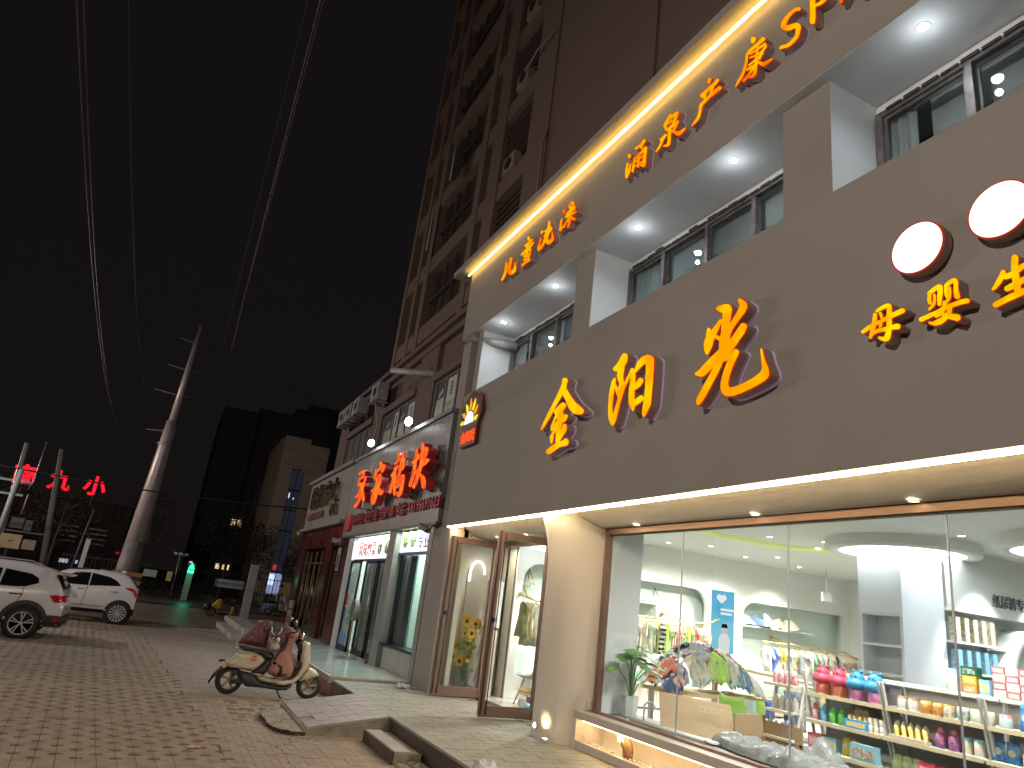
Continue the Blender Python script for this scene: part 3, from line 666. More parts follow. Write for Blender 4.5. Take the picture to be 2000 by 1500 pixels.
# ================================================================== SIGN LETTERS
LET={
'jin':(["8812,5416 8772,5411 8734,5396 8702,5374 8685,5354 8681,5339 8706,5275 8696,5214 8520,5043 8405,4943 8346,4901 8272,4859 8156,4782 8137,4760 8134,4737 8157,4716 8206,4714 8336,4743 8390,4761 8428,4780 8502,4830 8574,4892 8680,5030 8786,5140 8796,5142 8815,5129 8951,5021 9106,4864 9334,4688 9365,4689 9382,4697 9389,4708 9222,4912 9017,5114 8909,5240 8846,5324 8849,5400 8835,5412", "8788,5010 8752,5006 8713,4993 8680,4972 8661,4949 8658,4934 8666,4921 8733,4877 8703,4795 8650,4800 8623,4795 8586,4776 8573,4755 8632,4699 8727,4680 8733,4672 8750,4575 8745,4540 8705,4605 8695,4641 8677,4653 8659,4655 8631,4650 8593,4631 8579,4615 8572,4571 8580,4540 8741,4413 8738,4403 8637,4397 8606,4417 8580,4418 8553,4414 8525,4405 8496,4387 8482,4366 8481,4343 8499,4319 8533,4309 8711,4317 8877,4284 8965,4261 9010,4253 9039,4254 9069,4261 9100,4275 9121,4292 9128,4312 9119,4325 9068,4347 8846,4392 8867,4420 8874,4578 8882,4587 8938,4560 8955,4544 8946,4485 8967,4412 8996,4411 9017,4425 9047,4506 9037,4543 9002,4579 8944,4604 8952,4609 8998,4606 9038,4621 9055,4639 9049,4662 9067,4685 8948,4853 8949,4858 8978,4873 9004,4898 9011,4919 9004,4933 8814,5006", "8897,4802 8941,4778 8976,4712 8971,4708 8966,4710 8874,4741 8885,4787", "8874,4641 8889,4633 8881,4628 8871,4630"],["8796,5427 8755,5416 8715,5398 8684,5375 8667,5355 8661,5329 8685,5270 8679,5215 8503,5044 8398,4952 8339,4909 8265,4867 8140,4783 8118,4756 8115,4733 8125,4716 8139,4708 8188,4702 8299,4724 8388,4750 8441,4776 8520,4829 8586,4886 8631,4940 8635,4939 8647,4912 8710,4868 8691,4811 8643,4810 8596,4795 8563,4772 8553,4746 8618,4688 8707,4670 8713,4663 8704,4659 8679,4666 8643,4663 8615,4655 8585,4640 8559,4611 8552,4558 8570,4524 8706,4417 8703,4413 8657,4409 8625,4426 8591,4430 8555,4425 8527,4417 8489,4396 8466,4373 8461,4340 8467,4323 8490,4307 8531,4297 8682,4306 8727,4303 8822,4284 8936,4253 8999,4242 9056,4247 9108,4266 9134,4284 9149,4306 9147,4325 9134,4337 9080,4359 8944,4384 8877,4402 8888,4423 8896,4553 8904,4559 8935,4536 8925,4476 8943,4408 8956,4399 8994,4400 9030,4417 9069,4510 9049,4565 9007,4596 9047,4613 9071,4632 9078,4648 9074,4666 9088,4694 8974,4858 9012,4885 9031,4911 9090,4851 9313,4679 9342,4674 9373,4680 9401,4695 9412,4717 9243,4921 9037,5124 8920,5261 8867,5334 8873,5401 8866,5414 8840,5427", "8792,5122 8887,5051 8973,4971 8966,4966 8900,4990 8826,5018 8791,5022 8763,5019 8725,5009 8693,4994 8665,4975 8660,4978 8697,5029", "8910,4777 8937,4743 8930,4738 8896,4750 8900,4770"]),
'yang':(["7228,5366 7196,5358 7166,5342 7144,5321 7135,5301 7148,5222 7199,5175 7191,5151 7207,5078 7207,5043 7192,4971 7179,4955 7174,4936 7082,5037 7043,5097 7024,5102 6996,5095 6975,5081 6953,5059 6933,5112 6915,5138 6876,5172 6830,5193 6791,5198 6715,5199 6677,5190 6651,5178 6591,5140 6571,5117 6562,5098 6556,4958 6573,4541 6576,4518 6587,4497 6650,4413 6673,4390 6693,4381 6705,4383 6712,4387 6725,4408 6734,4485 6716,4608 6722,4616 6733,4607 6819,4578 6906,4561 6916,4506 6926,4502 6939,4506 6946,4512 7022,4604 7032,4620 7040,4650 7047,4731 7048,4826 7032,4944 7035,4991 7039,4999 7130,4888 7161,4840 7243,4648 7299,4459 7344,4401 7358,4396 7372,4396 7395,4404 7407,4413 7465,4499 7482,4549 7499,4643 7507,4826 7491,4931 7466,5026 7419,5066 7401,5066 7385,5058 7377,5047 7374,5012 7378,4965 7351,4950 7301,4893 7294,4894 7278,4954 7333,5028 7345,5074 7351,5145 7354,5151 7398,5156 7428,5169 7451,5189 7456,5213 7436,5229 7381,5251 7348,5272 7265,5359 7253,5365", "6749,5088 6805,5076 6928,5018 6942,5018 6929,4931 6929,4865 6925,4860 6855,4913 6834,4918 6808,4914 6781,4901 6761,4881 6755,4863 6759,4852 6810,4807 6904,4782 6930,4786 6933,4779 6925,4691 6915,4645 6809,4675 6784,4676 6758,4668 6733,4652 6722,4637 6715,4613 6707,4670 6704,4782 6711,5003 6719,5079 6723,5084", "7384,4934 7404,4815 7413,4689 7405,4610 7394,4566 7384,4543 7377,4544 7366,4563 7316,4676 7287,4764 7306,4780 7355,4869"],["7236,5378 7197,5368 7160,5349 7131,5321 7120,5296 7125,5241 7134,5214 7180,5166 7176,5143 7192,5057 7179,4976 7171,4963 7093,5048 7055,5107 7038,5112 7011,5109 6983,5098 6962,5082 6941,5131 6913,5162 6871,5192 6829,5205 6722,5209 6697,5205 6671,5197 6645,5184 6583,5144 6559,5118 6548,5094 6542,4954 6561,4527 6565,4509 6583,4477 6647,4396 6668,4378 6692,4371 6717,4380 6736,4402 6744,4431 6748,4488 6735,4588 6738,4593 6811,4568 6891,4553 6902,4499 6919,4492 6938,4496 6954,4506 7040,4609 7057,4667 7063,4759 7063,4830 7049,4963 7119,4877 7146,4833 7227,4645 7285,4452 7329,4394 7343,4387 7371,4387 7401,4397 7421,4411 7480,4498 7500,4557 7515,4646 7524,4834 7507,4939 7482,5034 7431,5077 7417,5079 7393,5073 7371,5060 7359,5043 7360,4969 7341,4956 7312,4922 7304,4919 7295,4953 7350,5032 7360,5074 7367,5141 7404,5148 7442,5167 7469,5194 7473,5217 7451,5238 7391,5262 7363,5281 7275,5371", "6742,5078 6794,5066 6926,5005 6913,4898 6909,4891 6860,4924 6842,4928 6822,4926 6796,4918 6769,4903 6748,4882 6741,4864 6746,4845 6796,4800 6883,4775 6918,4771 6904,4663 6798,4686 6766,4680 6746,4672 6726,4658 6723,4661 6718,4789 6722,4957 6731,5070 6735,5077", "7377,4877 7393,4770 7397,4685 7383,4576 7381,4571 7369,4591 7305,4763 7320,4779"]),
'guang':(["5125,5391 5110,5389 5098,5382 5031,5320 5009,5286 5007,5252 5019,5228 5046,5197 5103,5158 5220,5059 5249,5002 5240,4957 5237,4950 5137,5043 5085,5085 5062,5084 5032,5070 5012,5048 5006,5023 5041,4964 5102,4919 5160,4862 5225,4816 5237,4782 5232,4780 5199,4818 5174,4823 5150,4816 5130,4802 5117,4785 5114,4765 5202,4634 5239,4557 5261,4476 5257,4448 5247,4423 5240,4413 5204,4404 5140,4403 5082,4408 4931,4429 4871,4446 4821,4467 4797,4487 4788,4506 4813,4718 4803,4723 4793,4713 4776,4646 4752,4574 4721,4510 4709,4477 4703,4445 4705,4412 4721,4390 4762,4371 4837,4351 4953,4331 5063,4317 5160,4311 5231,4317 5285,4333 5316,4351 5345,4382 5363,4423 5369,4461 5366,4497 5351,4558 5324,4625 5290,4690 5252,4758 5256,4761 5278,4738 5291,4731 5312,4729 5344,4733 5376,4681 5441,4595 5593,4411 5655,4350 5693,4326 5706,4324 5727,4330 5742,4345 5747,4375 5741,4402 5687,4471 5545,4631 5491,4702 5497,4708 5611,4652 5656,4641 5701,4651 5765,4681 5780,4691 5787,4707 5781,4716 5734,4727 5707,4738 5663,4767 5408,4890 5406,4988 5485,5052 5510,5006 5520,4965 5581,4885 5602,4886 5622,4902 5642,4947 5650,4984 5654,5034 5639,5075 5621,5099 5623,5129 5605,5198 5589,5202 5569,5194 5559,5183 5541,5150 5415,5244 5396,5246 5376,5231 5370,5233 5365,5306 5405,5329 5458,5375 5470,5393 5466,5409 5453,5414 5408,5412 5331,5403 5287,5384 5261,5364 5247,5348 5234,5324 5229,5293 5244,5220 5255,5129 5136,5255 5118,5282 5113,5295 5115,5320 5138,5376 5136,5385", "5382,5202 5465,5084 5462,5078 5437,5061 5394,5033 5381,5082 5377,5192"],["5131,5403 5110,5400 5092,5390 5022,5324 5003,5298 4995,5281 4995,5243 5007,5219 5037,5187 5087,5152 5204,5056 5233,4997 5232,4983 5226,4982 5107,5089 5085,5097 5050,5091 5021,5073 4998,5043 4993,5018 5029,4956 5090,4910 5170,4837 5168,4833 5138,4820 5118,4803 5103,4781 5101,4762 5105,4749 5190,4626 5226,4553 5248,4473 5245,4449 5234,4423 5210,4415 5157,4413 5003,4428 4915,4445 4832,4474 4808,4494 4800,4514 4815,4613 4825,4722 4820,4732 4809,4734 4792,4728 4782,4714 4744,4581 4705,4497 4691,4442 4695,4405 4711,4383 4747,4364 4821,4344 4918,4326 5043,4308 5143,4301 5207,4303 5267,4316 5309,4335 5340,4360 5366,4396 5380,4436 5383,4478 5375,4527 5336,4633 5294,4714 5297,4718 5335,4721 5364,4673 5429,4587 5580,4404 5647,4339 5686,4315 5706,4313 5733,4322 5755,4343 5762,4378 5757,4405 5700,4478 5536,4666 5540,4671 5618,4635 5642,4630 5669,4632 5716,4646 5779,4677 5797,4695 5801,4716 5788,4729 5748,4737 5720,4748 5676,4777 5421,4901 5422,4988 5478,5034 5497,4997 5507,4956 5563,4880 5575,4874 5601,4876 5630,4895 5656,4946 5665,4988 5669,5039 5655,5080 5638,5104 5638,5134 5619,5208 5603,5215 5576,5209 5556,5196 5542,5176 5535,5172 5423,5257 5409,5259 5382,5253 5380,5301 5424,5331 5471,5374 5485,5398 5480,5419 5460,5426 5338,5416 5287,5395 5249,5365 5224,5330 5215,5293 5234,5183 5231,5174 5145,5268 5129,5296 5129,5325 5152,5381 5146,5396", "5399,5149 5446,5083 5431,5069 5408,5052 5404,5055 5395,5091 5394,5140"]),
'mu':(["3454,4740 3435,4732 3428,4725 3421,4713 3419,4696 3421,4643 3417,4641 3327,4652 3313,4644 3306,4633 3305,4618 3315,4609 3423,4598 3425,4595 3427,4534 3379,4531 3368,4527 3360,4521 3354,4510 3353,4499 3356,4489 3362,4484 3371,4482 3429,4497 3432,4495 3441,4445 3449,4424 3457,4413 3476,4408 3495,4412 3517,4424 3550,4452 3554,4462 3550,4469 3542,4470 3508,4454 3496,4455 3488,4468 3479,4499 3540,4509 3567,4509 3595,4503 3608,4488 3616,4477 3624,4475 3632,4479 3636,4487 3618,4555 3617,4559 3620,4562 3690,4543 3698,4547 3705,4556 3707,4564 3704,4571 3651,4596 3602,4608 3585,4689 3578,4695 3570,4695 3562,4691 3555,4678 3558,4612 3519,4615 3517,4619 3533,4679 3527,4686 3519,4684 3512,4675 3499,4620 3466,4628 3457,4698 3460,4705 3499,4703 3550,4692 3562,4699 3565,4709 3561,4717 3514,4734 3477,4740", "3470,4592 3519,4585 3510,4574 3510,4566 3525,4548 3530,4545 3538,4548 3542,4558 3530,4581 3532,4583 3564,4579 3570,4574 3580,4543 3577,4539 3554,4542 3473,4535 3469,4564 3468,4587"],["3449,4746 3439,4742 3429,4734 3415,4714 3412,4694 3413,4651 3327,4658 3311,4650 3300,4635 3298,4616 3308,4603 3415,4592 3418,4589 3419,4541 3378,4538 3364,4532 3354,4522 3349,4513 3346,4501 3347,4490 3356,4479 3367,4475 3425,4489 3434,4443 3442,4420 3452,4408 3469,4402 3491,4404 3521,4419 3555,4447 3560,4456 3560,4468 3553,4476 3545,4478 3511,4462 3502,4461 3492,4477 3488,4491 3490,4494 3544,4502 3571,4501 3591,4496 3614,4469 3629,4469 3638,4476 3643,4490 3629,4551 3680,4536 3690,4536 3702,4542 3710,4551 3714,4563 3712,4574 3704,4581 3659,4601 3608,4614 3591,4695 3585,4701 3571,4704 3572,4715 3564,4724 3507,4743 3473,4748", "3476,4698 3516,4692 3506,4677 3498,4644 3495,4631 3491,4629 3471,4637 3465,4693 3468,4698", "3547,4685 3549,4684 3547,4672 3552,4623 3550,4620 3536,4621 3527,4622 3527,4626 3540,4681 3543,4685", "3478,4583 3504,4580 3503,4564 3514,4549 3511,4544 3480,4542 3477,4544 3475,4578", "3552,4573 3564,4569 3569,4551 3565,4549 3549,4549 3547,4552 3549,4560 3545,4570 3548,4573"]),
'ying':(["2899,4752 2890,4749 2881,4742 2875,4734 2871,4723 2870,4705 2875,4650 2865,4589 2867,4579 2874,4572 2885,4571 2894,4576 2903,4588 2905,4597 2905,4643 2900,4713 2902,4718 2921,4714 2949,4700 2952,4619 2948,4625 2944,4644 2942,4690 2936,4696 2930,4693 2927,4684 2927,4641 2929,4620 2933,4604 2940,4589 2949,4578 2970,4561 2972,4554 2970,4551 2873,4556 2842,4554 2814,4549 2809,4546 2802,4538 2799,4526 2802,4517 2811,4512 2861,4519 2929,4518 2942,4469 2892,4447 2883,4439 2877,4426 2875,4415 2878,4406 2886,4398 2896,4396 2905,4399 2969,4439 2997,4421 3025,4410 3047,4411 3073,4417 3093,4426 3115,4445 3118,4451 3116,4458 3110,4459 3091,4452 3081,4451 3021,4461 3003,4469 3015,4481 3018,4482 3035,4477 3059,4476 3065,4483 3065,4491 3060,4496 3064,4497 3174,4480 3187,4489 3193,4502 3191,4512 3182,4518 3048,4534 3002,4547 2992,4590 2984,4593 2974,4589 2959,4603 2966,4608 2969,4612 2977,4649 2973,4720 2969,4726 2939,4744 2914,4751", "3018,4745 3006,4741 2996,4733 2990,4723 2987,4707 2989,4676 3011,4568 3018,4564 3025,4565 3032,4570 3036,4577 3033,4649 3024,4700 3025,4704 3046,4700 3080,4688 3085,4635 3083,4609 3087,4601 3094,4600 3100,4603 3105,4610 3114,4642 3107,4699 3109,4706 3106,4713 3064,4734 3033,4743", "3060,4681 3052,4677 3049,4669 3047,4628 3052,4601 3057,4589 3066,4577 3098,4556 3107,4554 3110,4557 3113,4565 3109,4571 3083,4591 3072,4605 3065,4638 3064,4675", "2963,4516 2983,4512 2995,4499 2991,4494 2979,4487 2976,4488 2964,4506 2962,4512 2961,4515"],["2896,4758 2886,4754 2877,4746 2869,4733 2865,4721 2865,4702 2869,4647 2860,4584 2864,4571 2874,4564 2839,4560 2808,4552 2799,4543 2794,4532 2794,4521 2798,4512 2809,4506 2861,4513 2915,4512 2925,4510 2934,4474 2931,4470 2888,4451 2878,4440 2872,4428 2870,4417 2872,4404 2880,4394 2890,4390 2906,4393 2967,4432 2994,4415 3024,4403 3057,4406 3090,4417 3103,4426 3121,4445 3124,4457 3120,4463 3110,4466 3090,4459 3077,4458 3015,4470 3015,4474 3019,4474 3056,4469 3065,4475 3071,4486 3075,4489 3171,4473 3182,4476 3188,4481 3195,4490 3198,4500 3196,4517 3185,4525 3051,4540 3006,4554 3006,4564 3013,4558 3023,4558 3032,4563 3039,4571 3043,4584 3041,4623 3045,4599 3054,4580 3062,4571 3097,4548 3108,4548 3116,4555 3119,4564 3117,4574 3094,4591 3104,4599 3110,4607 3119,4640 3120,4659 3114,4697 3115,4709 3111,4718 3065,4741 3032,4751 3018,4752 3005,4747 2994,4739 2982,4720 2981,4711 2976,4728 2949,4747 2915,4758", "2909,4709 2930,4703 2921,4685 2921,4639 2924,4615 2928,4599 2935,4584 2956,4563 2953,4559 2940,4559 2887,4562 2904,4578 2910,4596 2911,4653 2907,4705", "3036,4695 3056,4690 3044,4674 3042,4658 3039,4651 3040,4640 3032,4692 3033,4695", "2984,4670 2997,4599 2997,4596 2990,4599 2983,4599 2977,4596 2969,4603 2975,4612 2980,4636", "3071,4685 3074,4682 3078,4651 3079,4629 3076,4617 3071,4641", "2977,4508 2986,4499 2981,4495 2978,4496 2972,4504 2974,4508"]),
'sheng':(["2468,4763 2460,4761 2453,4756 2447,4747 2443,4736 2452,4669 2451,4665 2428,4672 2392,4675 2382,4667 2377,4654 2379,4645 2385,4638 2424,4631 2453,4616 2452,4572 2450,4567 2419,4572 2392,4569 2382,4562 2378,4549 2379,4540 2385,4533 2418,4532 2450,4519 2451,4483 2392,4493 2347,4493 2340,4489 2335,4482 2333,4473 2334,4464 2338,4459 2343,4457 2378,4453 2449,4437 2526,4427 2590,4414 2619,4407 2631,4411 2638,4420 2641,4429 2641,4439 2636,4447 2525,4475 2491,4479 2492,4503 2494,4507 2539,4503 2550,4512 2554,4527 2552,4536 2547,4542 2495,4557 2496,4597 2538,4599 2546,4603 2552,4608 2554,4608 2577,4579 2609,4552 2630,4545 2635,4548 2637,4552 2637,4559 2619,4582 2579,4641 2560,4674 2556,4677 2545,4676 2537,4668 2535,4656 2537,4643 2512,4638 2497,4641 2495,4643 2492,4693 2483,4750 2477,4760"],["2466,4769 2457,4766 2450,4759 2445,4753 2440,4741 2438,4727 2446,4680 2444,4674 2425,4679 2392,4680 2384,4676 2379,4671 2375,4662 2373,4652 2375,4640 2382,4633 2422,4625 2448,4611 2446,4574 2418,4578 2389,4574 2382,4569 2377,4562 2373,4547 2375,4535 2383,4528 2416,4526 2446,4514 2446,4490 2394,4499 2347,4498 2339,4494 2332,4486 2329,4475 2330,4462 2335,4455 2341,4451 2380,4446 2450,4430 2522,4421 2582,4409 2617,4401 2631,4405 2639,4412 2645,4424 2647,4434 2644,4446 2638,4453 2632,4456 2524,4482 2497,4485 2498,4500 2534,4497 2545,4500 2555,4512 2559,4528 2556,4541 2549,4548 2500,4562 2501,4589 2539,4593 2552,4601 2572,4576 2597,4553 2609,4544 2627,4539 2633,4540 2640,4546 2643,4554 2643,4561 2587,4640 2564,4679 2559,4683 2547,4683 2537,4675 2530,4661 2530,4648 2514,4644 2501,4646 2496,4698 2487,4755 2480,4766"]),
'er':(["11629,8744 11596,8734 11564,8716 11526,8678 11544,8491 11512,8388 11502,8381 11445,8375 11398,8388 11374,8522 11344,8513 11320,8492 11283,8381 11269,8334 11274,8302 11306,8282 11364,8274 11434,8280 11508,8299 11574,8330 11634,8376 11670,8439 11681,8548 11653,8733", "11835,8734 11790,8714 11752,8677 11722,8545 11723,8461 11736,8417 11771,8383 11825,8349 11899,8325 11930,8332 11948,8343 11961,8361 11881,8456 11861,8497 11852,8606 11869,8727 11858,8737"],["11633,8760 11600,8748 11551,8721 11515,8691 11497,8666 11515,8486 11497,8402 11492,8397 11459,8393 11424,8406 11407,8536 11393,8541 11363,8534 11315,8506 11293,8481 11247,8345 11242,8296 11266,8272 11315,8258 11383,8259 11459,8271 11535,8298 11601,8334 11655,8376 11690,8419 11698,8429 11722,8384 11787,8337 11877,8306 11910,8311 11943,8326 11981,8354 11992,8373 11909,8474 11888,8522 11882,8619 11894,8752 11875,8757 11844,8751 11795,8729 11759,8706 11727,8674 11705,8610 11681,8753 11661,8764"]),
'tong':(["10876,8877 10826,8850 10797,8819 10807,8769 10818,8760 10860,8775 10883,8791 10900,8813 10910,8872 10899,8880", "10723,8751 10700,8742 10670,8723 10655,8705 10653,8691 10792,8668 10825,8623 10821,8615 10784,8619 10667,8656 10627,8642 10588,8608 10592,8590 10718,8554 10681,8518 10671,8480 10690,8396 10721,8357 10695,8326 10707,8318 10668,8287 10653,8262 10673,8255 10853,8271 10980,8263 11024,8281 11050,8305 11040,8321 10865,8340 10874,8357 10957,8378 10987,8397 10999,8411 10990,8421 10871,8395 10869,8402 10871,8422 10880,8431 10930,8428 10960,8442 10974,8454 10997,8542 11060,8530 11103,8551 11123,8574 11117,8585 11019,8616 10904,8625 10911,8642 10901,8657 10911,8666 10937,8667 10980,8686 11014,8715 11018,8733 11005,8738 10850,8735", "10762,8526 10816,8525 10811,8476 10798,8463 10760,8460 10756,8465 10749,8515", "10890,8527 10926,8527 10915,8473 10875,8471 10878,8512", "10802,8427 10798,8384 10778,8375 10792,8394 10780,8416 10789,8426", "10793,8336 10791,8328 10778,8326 10771,8326 10779,8333"],["10908,8898 10874,8889 10845,8875 10796,8839 10771,8807 10769,8768 10744,8769 10717,8762 10689,8748 10658,8727 10635,8703 10627,8686 10630,8674 10648,8669 10585,8625 10568,8605 10560,8582 10681,8537 10655,8506 10646,8469 10664,8385 10690,8350 10664,8299 10632,8266 10635,8240 10657,8238 10824,8253 10963,8246 10991,8253 11020,8266 11048,8284 11069,8305 11076,8333 10930,8355 10983,8380 11021,8414 11026,8429 11015,8438 10966,8430 11002,8466 11015,8512 11056,8515 11101,8536 11138,8566 11151,8593 11033,8635 10935,8639 10947,8657 10992,8681 11024,8706 11046,8744 11029,8757 10850,8756 10903,8794 10926,8825 10935,8891"]),
'xi':(["10060,8816 10026,8803 10000,8780 9972,8651 9935,8639 9909,8620 9893,8586 9866,8566 9854,8548 9860,8538 9984,8521 9996,8425 9977,8366 9967,8355 9922,8353 9866,8364 9861,8381 9886,8474 9861,8497 9849,8492 9832,8474 9829,8441 9771,8339 9766,8305 9785,8282 9833,8267 9899,8266 9951,8277 10001,8300 10042,8330 10062,8354 10093,8408 10127,8371 10198,8320 10228,8302 10246,8306 10274,8328 10287,8332 10310,8326 10317,8306 10329,8307 10356,8319 10383,8346 10403,8400 10401,8464 10334,8577 10317,8578 10282,8559 10266,8538 10308,8435 10313,8385 10256,8398 10209,8422 10158,8520 10193,8551 10203,8574 10126,8583 10113,8596 10123,8606 10148,8611 10174,8626 10196,8648 10199,8663 10081,8664 10068,8723 10068,8807", "10325,8743 10305,8739 10278,8726 10250,8704 10236,8687 10233,8672 10274,8653 10298,8654 10326,8671 10338,8683 10339,8730"],["10067,8833 10042,8824 10016,8808 9982,8777 9951,8659 9925,8645 9898,8624 9834,8545 9834,8525 9869,8517 9837,8495 9813,8471 9806,8430 9746,8321 9743,8300 9755,8275 9780,8260 9822,8250 9877,8250 9924,8257 9973,8274 10012,8295 10052,8325 10083,8359 10095,8364 10206,8285 10230,8288 10270,8309 10282,8311 10291,8292 10326,8294 10353,8306 10381,8325 10407,8356 10432,8433 10416,8504 10356,8593 10320,8592 10294,8579 10266,8559 10242,8527 10285,8418 10281,8413 10270,8417 10231,8438 10185,8526 10219,8562 10228,8585 10219,8594 10156,8603 10190,8626 10215,8651 10270,8634 10296,8641 10325,8658 10352,8680 10367,8704 10361,8753 10333,8760 10295,8747 10254,8721 10210,8684 10104,8681 10092,8734 10092,8825", "9909,8511 9963,8505 9973,8408 9958,8369 9903,8372 9884,8385 9907,8466 9902,8501"]),
'zao':(["9235,8793 9193,8777 9156,8741 9139,8712 9130,8683 9133,8659 9142,8652 9108,8635 9084,8616 9070,8584 9079,8559 9103,8552 9166,8563 9220,8583 9223,8578 9193,8545 9057,8513 9034,8495 9022,8475 9039,8469 9195,8497 9197,8485 9108,8405 9085,8387 9040,8364 9026,8351 9022,8337 9066,8336 9109,8353 9144,8378 9194,8436 9218,8332 9254,8283 9281,8292 9296,8303 9307,8321 9289,8379 9287,8441 9361,8421 9350,8397 9403,8386 9419,8366 9429,8360 9440,8364 9452,8374 9463,8376 9504,8369 9504,8349 9521,8343 9556,8358 9580,8380 9589,8396 9603,8490 9594,8548 9560,8612 9539,8609 9511,8588 9506,8573 9527,8477 9520,8425 9513,8413 9439,8417 9384,8460 9295,8492 9276,8491 9270,8504 9280,8514 9377,8531 9400,8544 9412,8555 9422,8574 9417,8578 9372,8574 9393,8596 9402,8613 9404,8645 9395,8653 9306,8656 9284,8649 9260,8635 9261,8653 9249,8658 9301,8686 9326,8711 9346,8777 9329,8787", "9218,8742 9288,8741 9283,8713 9272,8703 9254,8698 9209,8692 9188,8695 9197,8730 9207,8741", "9133,8609 9206,8615 9204,8603 9131,8592 9123,8599", "9520,8780 9483,8766 9458,8746 9444,8729 9441,8714 9467,8684 9478,8682 9501,8690 9526,8708 9540,8728 9534,8775", "9288,8618 9350,8614 9344,8597 9274,8592 9276,8611"],["9239,8808 9207,8796 9184,8781 9157,8758 9138,8736 9116,8693 9110,8648 9075,8621 9052,8587 9054,8554 9074,8538 9070,8531 9024,8500 9008,8479 9003,8465 9016,8453 9175,8480 9105,8415 9021,8360 9005,8340 9004,8322 9047,8319 9096,8335 9141,8363 9178,8399 9206,8302 9230,8271 9256,8270 9297,8292 9325,8324 9309,8395 9314,8415 9336,8408 9328,8392 9332,8382 9384,8370 9407,8345 9426,8346 9450,8358 9459,8358 9484,8352 9484,8333 9507,8327 9541,8339 9586,8370 9608,8399 9625,8513 9607,8579 9583,8624 9570,8630 9530,8615 9495,8586 9484,8562 9505,8467 9504,8442 9495,8431 9453,8435 9417,8468 9328,8502 9330,8506 9374,8518 9397,8531 9422,8550 9438,8570 9440,8591 9409,8596 9423,8624 9424,8662 9413,8670 9350,8674 9286,8666 9322,8691 9348,8722 9366,8794 9353,8803 9292,8810", "9215,8726 9259,8726 9264,8716 9212,8709 9208,8718", "9524,8795 9497,8785 9461,8762 9435,8737 9423,8717 9424,8693 9448,8668 9465,8666 9511,8685 9542,8710 9558,8730 9563,8745 9554,8791"]),
'yong':(["7192,8774 7176,8769 7156,8756 7136,8732 7129,8713 7134,8703 7176,8690 7209,8625 7226,8627 7249,8650 7252,8665 7245,8680 7250,8689 7297,8692 7363,8702 7384,8719 7395,8734 7393,8753 7256,8745", "7140,8615 7105,8596 7088,8576 7079,8550 7091,8427 7088,8310 7104,8261 7126,8258 7145,8265 7164,8279 7233,8350 7237,8366 7246,8374 7255,8370 7255,8331 7269,8327 7293,8347 7302,8382 7360,8393 7379,8402 7393,8327 7408,8329 7418,8336 7434,8357 7413,8577 7294,8576 7282,8597 7268,8594 7249,8580", "7154,8545 7203,8529 7240,8525 7245,8502 7240,8495 7158,8488 7147,8534", "7555,8745 7539,8740 7518,8727 7489,8691 7489,8671 7509,8640 7539,8653 7565,8684 7568,8740", "7163,8454 7247,8463 7254,8415 7249,8402 7166,8390", "7308,8531 7368,8537 7370,8518 7362,8508 7305,8503 7301,8523", "7311,8471 7373,8480 7379,8431 7371,8421 7304,8412", "7583,8606 7562,8599 7537,8572 7542,8440 7538,8418 7531,8411 7492,8532 7477,8528 7465,8515 7472,8412 7483,8373 7526,8338 7533,8308 7549,8310 7569,8320 7598,8352 7612,8481", "7172,8362 7223,8370 7208,8355 7168,8321 7165,8349"],["7197,8790 7167,8776 7141,8754 7121,8728 7112,8702 7119,8687 7156,8677 7176,8637 7171,8630 7135,8627 7106,8610 7075,8574 7062,8539 7074,8417 7071,8299 7085,8250 7107,8241 7134,8248 7173,8275 7233,8336 7240,8312 7258,8310 7277,8319 7297,8336 7320,8372 7358,8379 7366,8377 7378,8310 7397,8312 7417,8323 7438,8342 7460,8370 7476,8345 7510,8322 7509,8301 7516,8292 7537,8293 7568,8307 7600,8336 7617,8363 7628,8437 7630,8505 7605,8619 7588,8622 7563,8612 7531,8583 7508,8548 7479,8541 7458,8523 7446,8506 7440,8507 7427,8595 7315,8592 7298,8614 7280,8611 7253,8599 7225,8615 7254,8640 7277,8675 7342,8681 7372,8696 7393,8715 7409,8736 7416,8754 7414,8766 7400,8771 7269,8763", "7558,8761 7530,8748 7509,8732 7487,8709 7470,8680 7468,8665 7480,8632 7499,8623 7517,8628 7548,8648 7570,8670 7585,8695 7588,8752 7580,8761", "7178,8515 7193,8510 7186,8505 7174,8504", "7198,8443 7229,8446 7235,8423 7230,8414 7179,8410 7179,8429 7189,8442", "7338,8459 7357,8459 7358,8438 7348,8432 7322,8430 7324,8451 7328,8458"]),
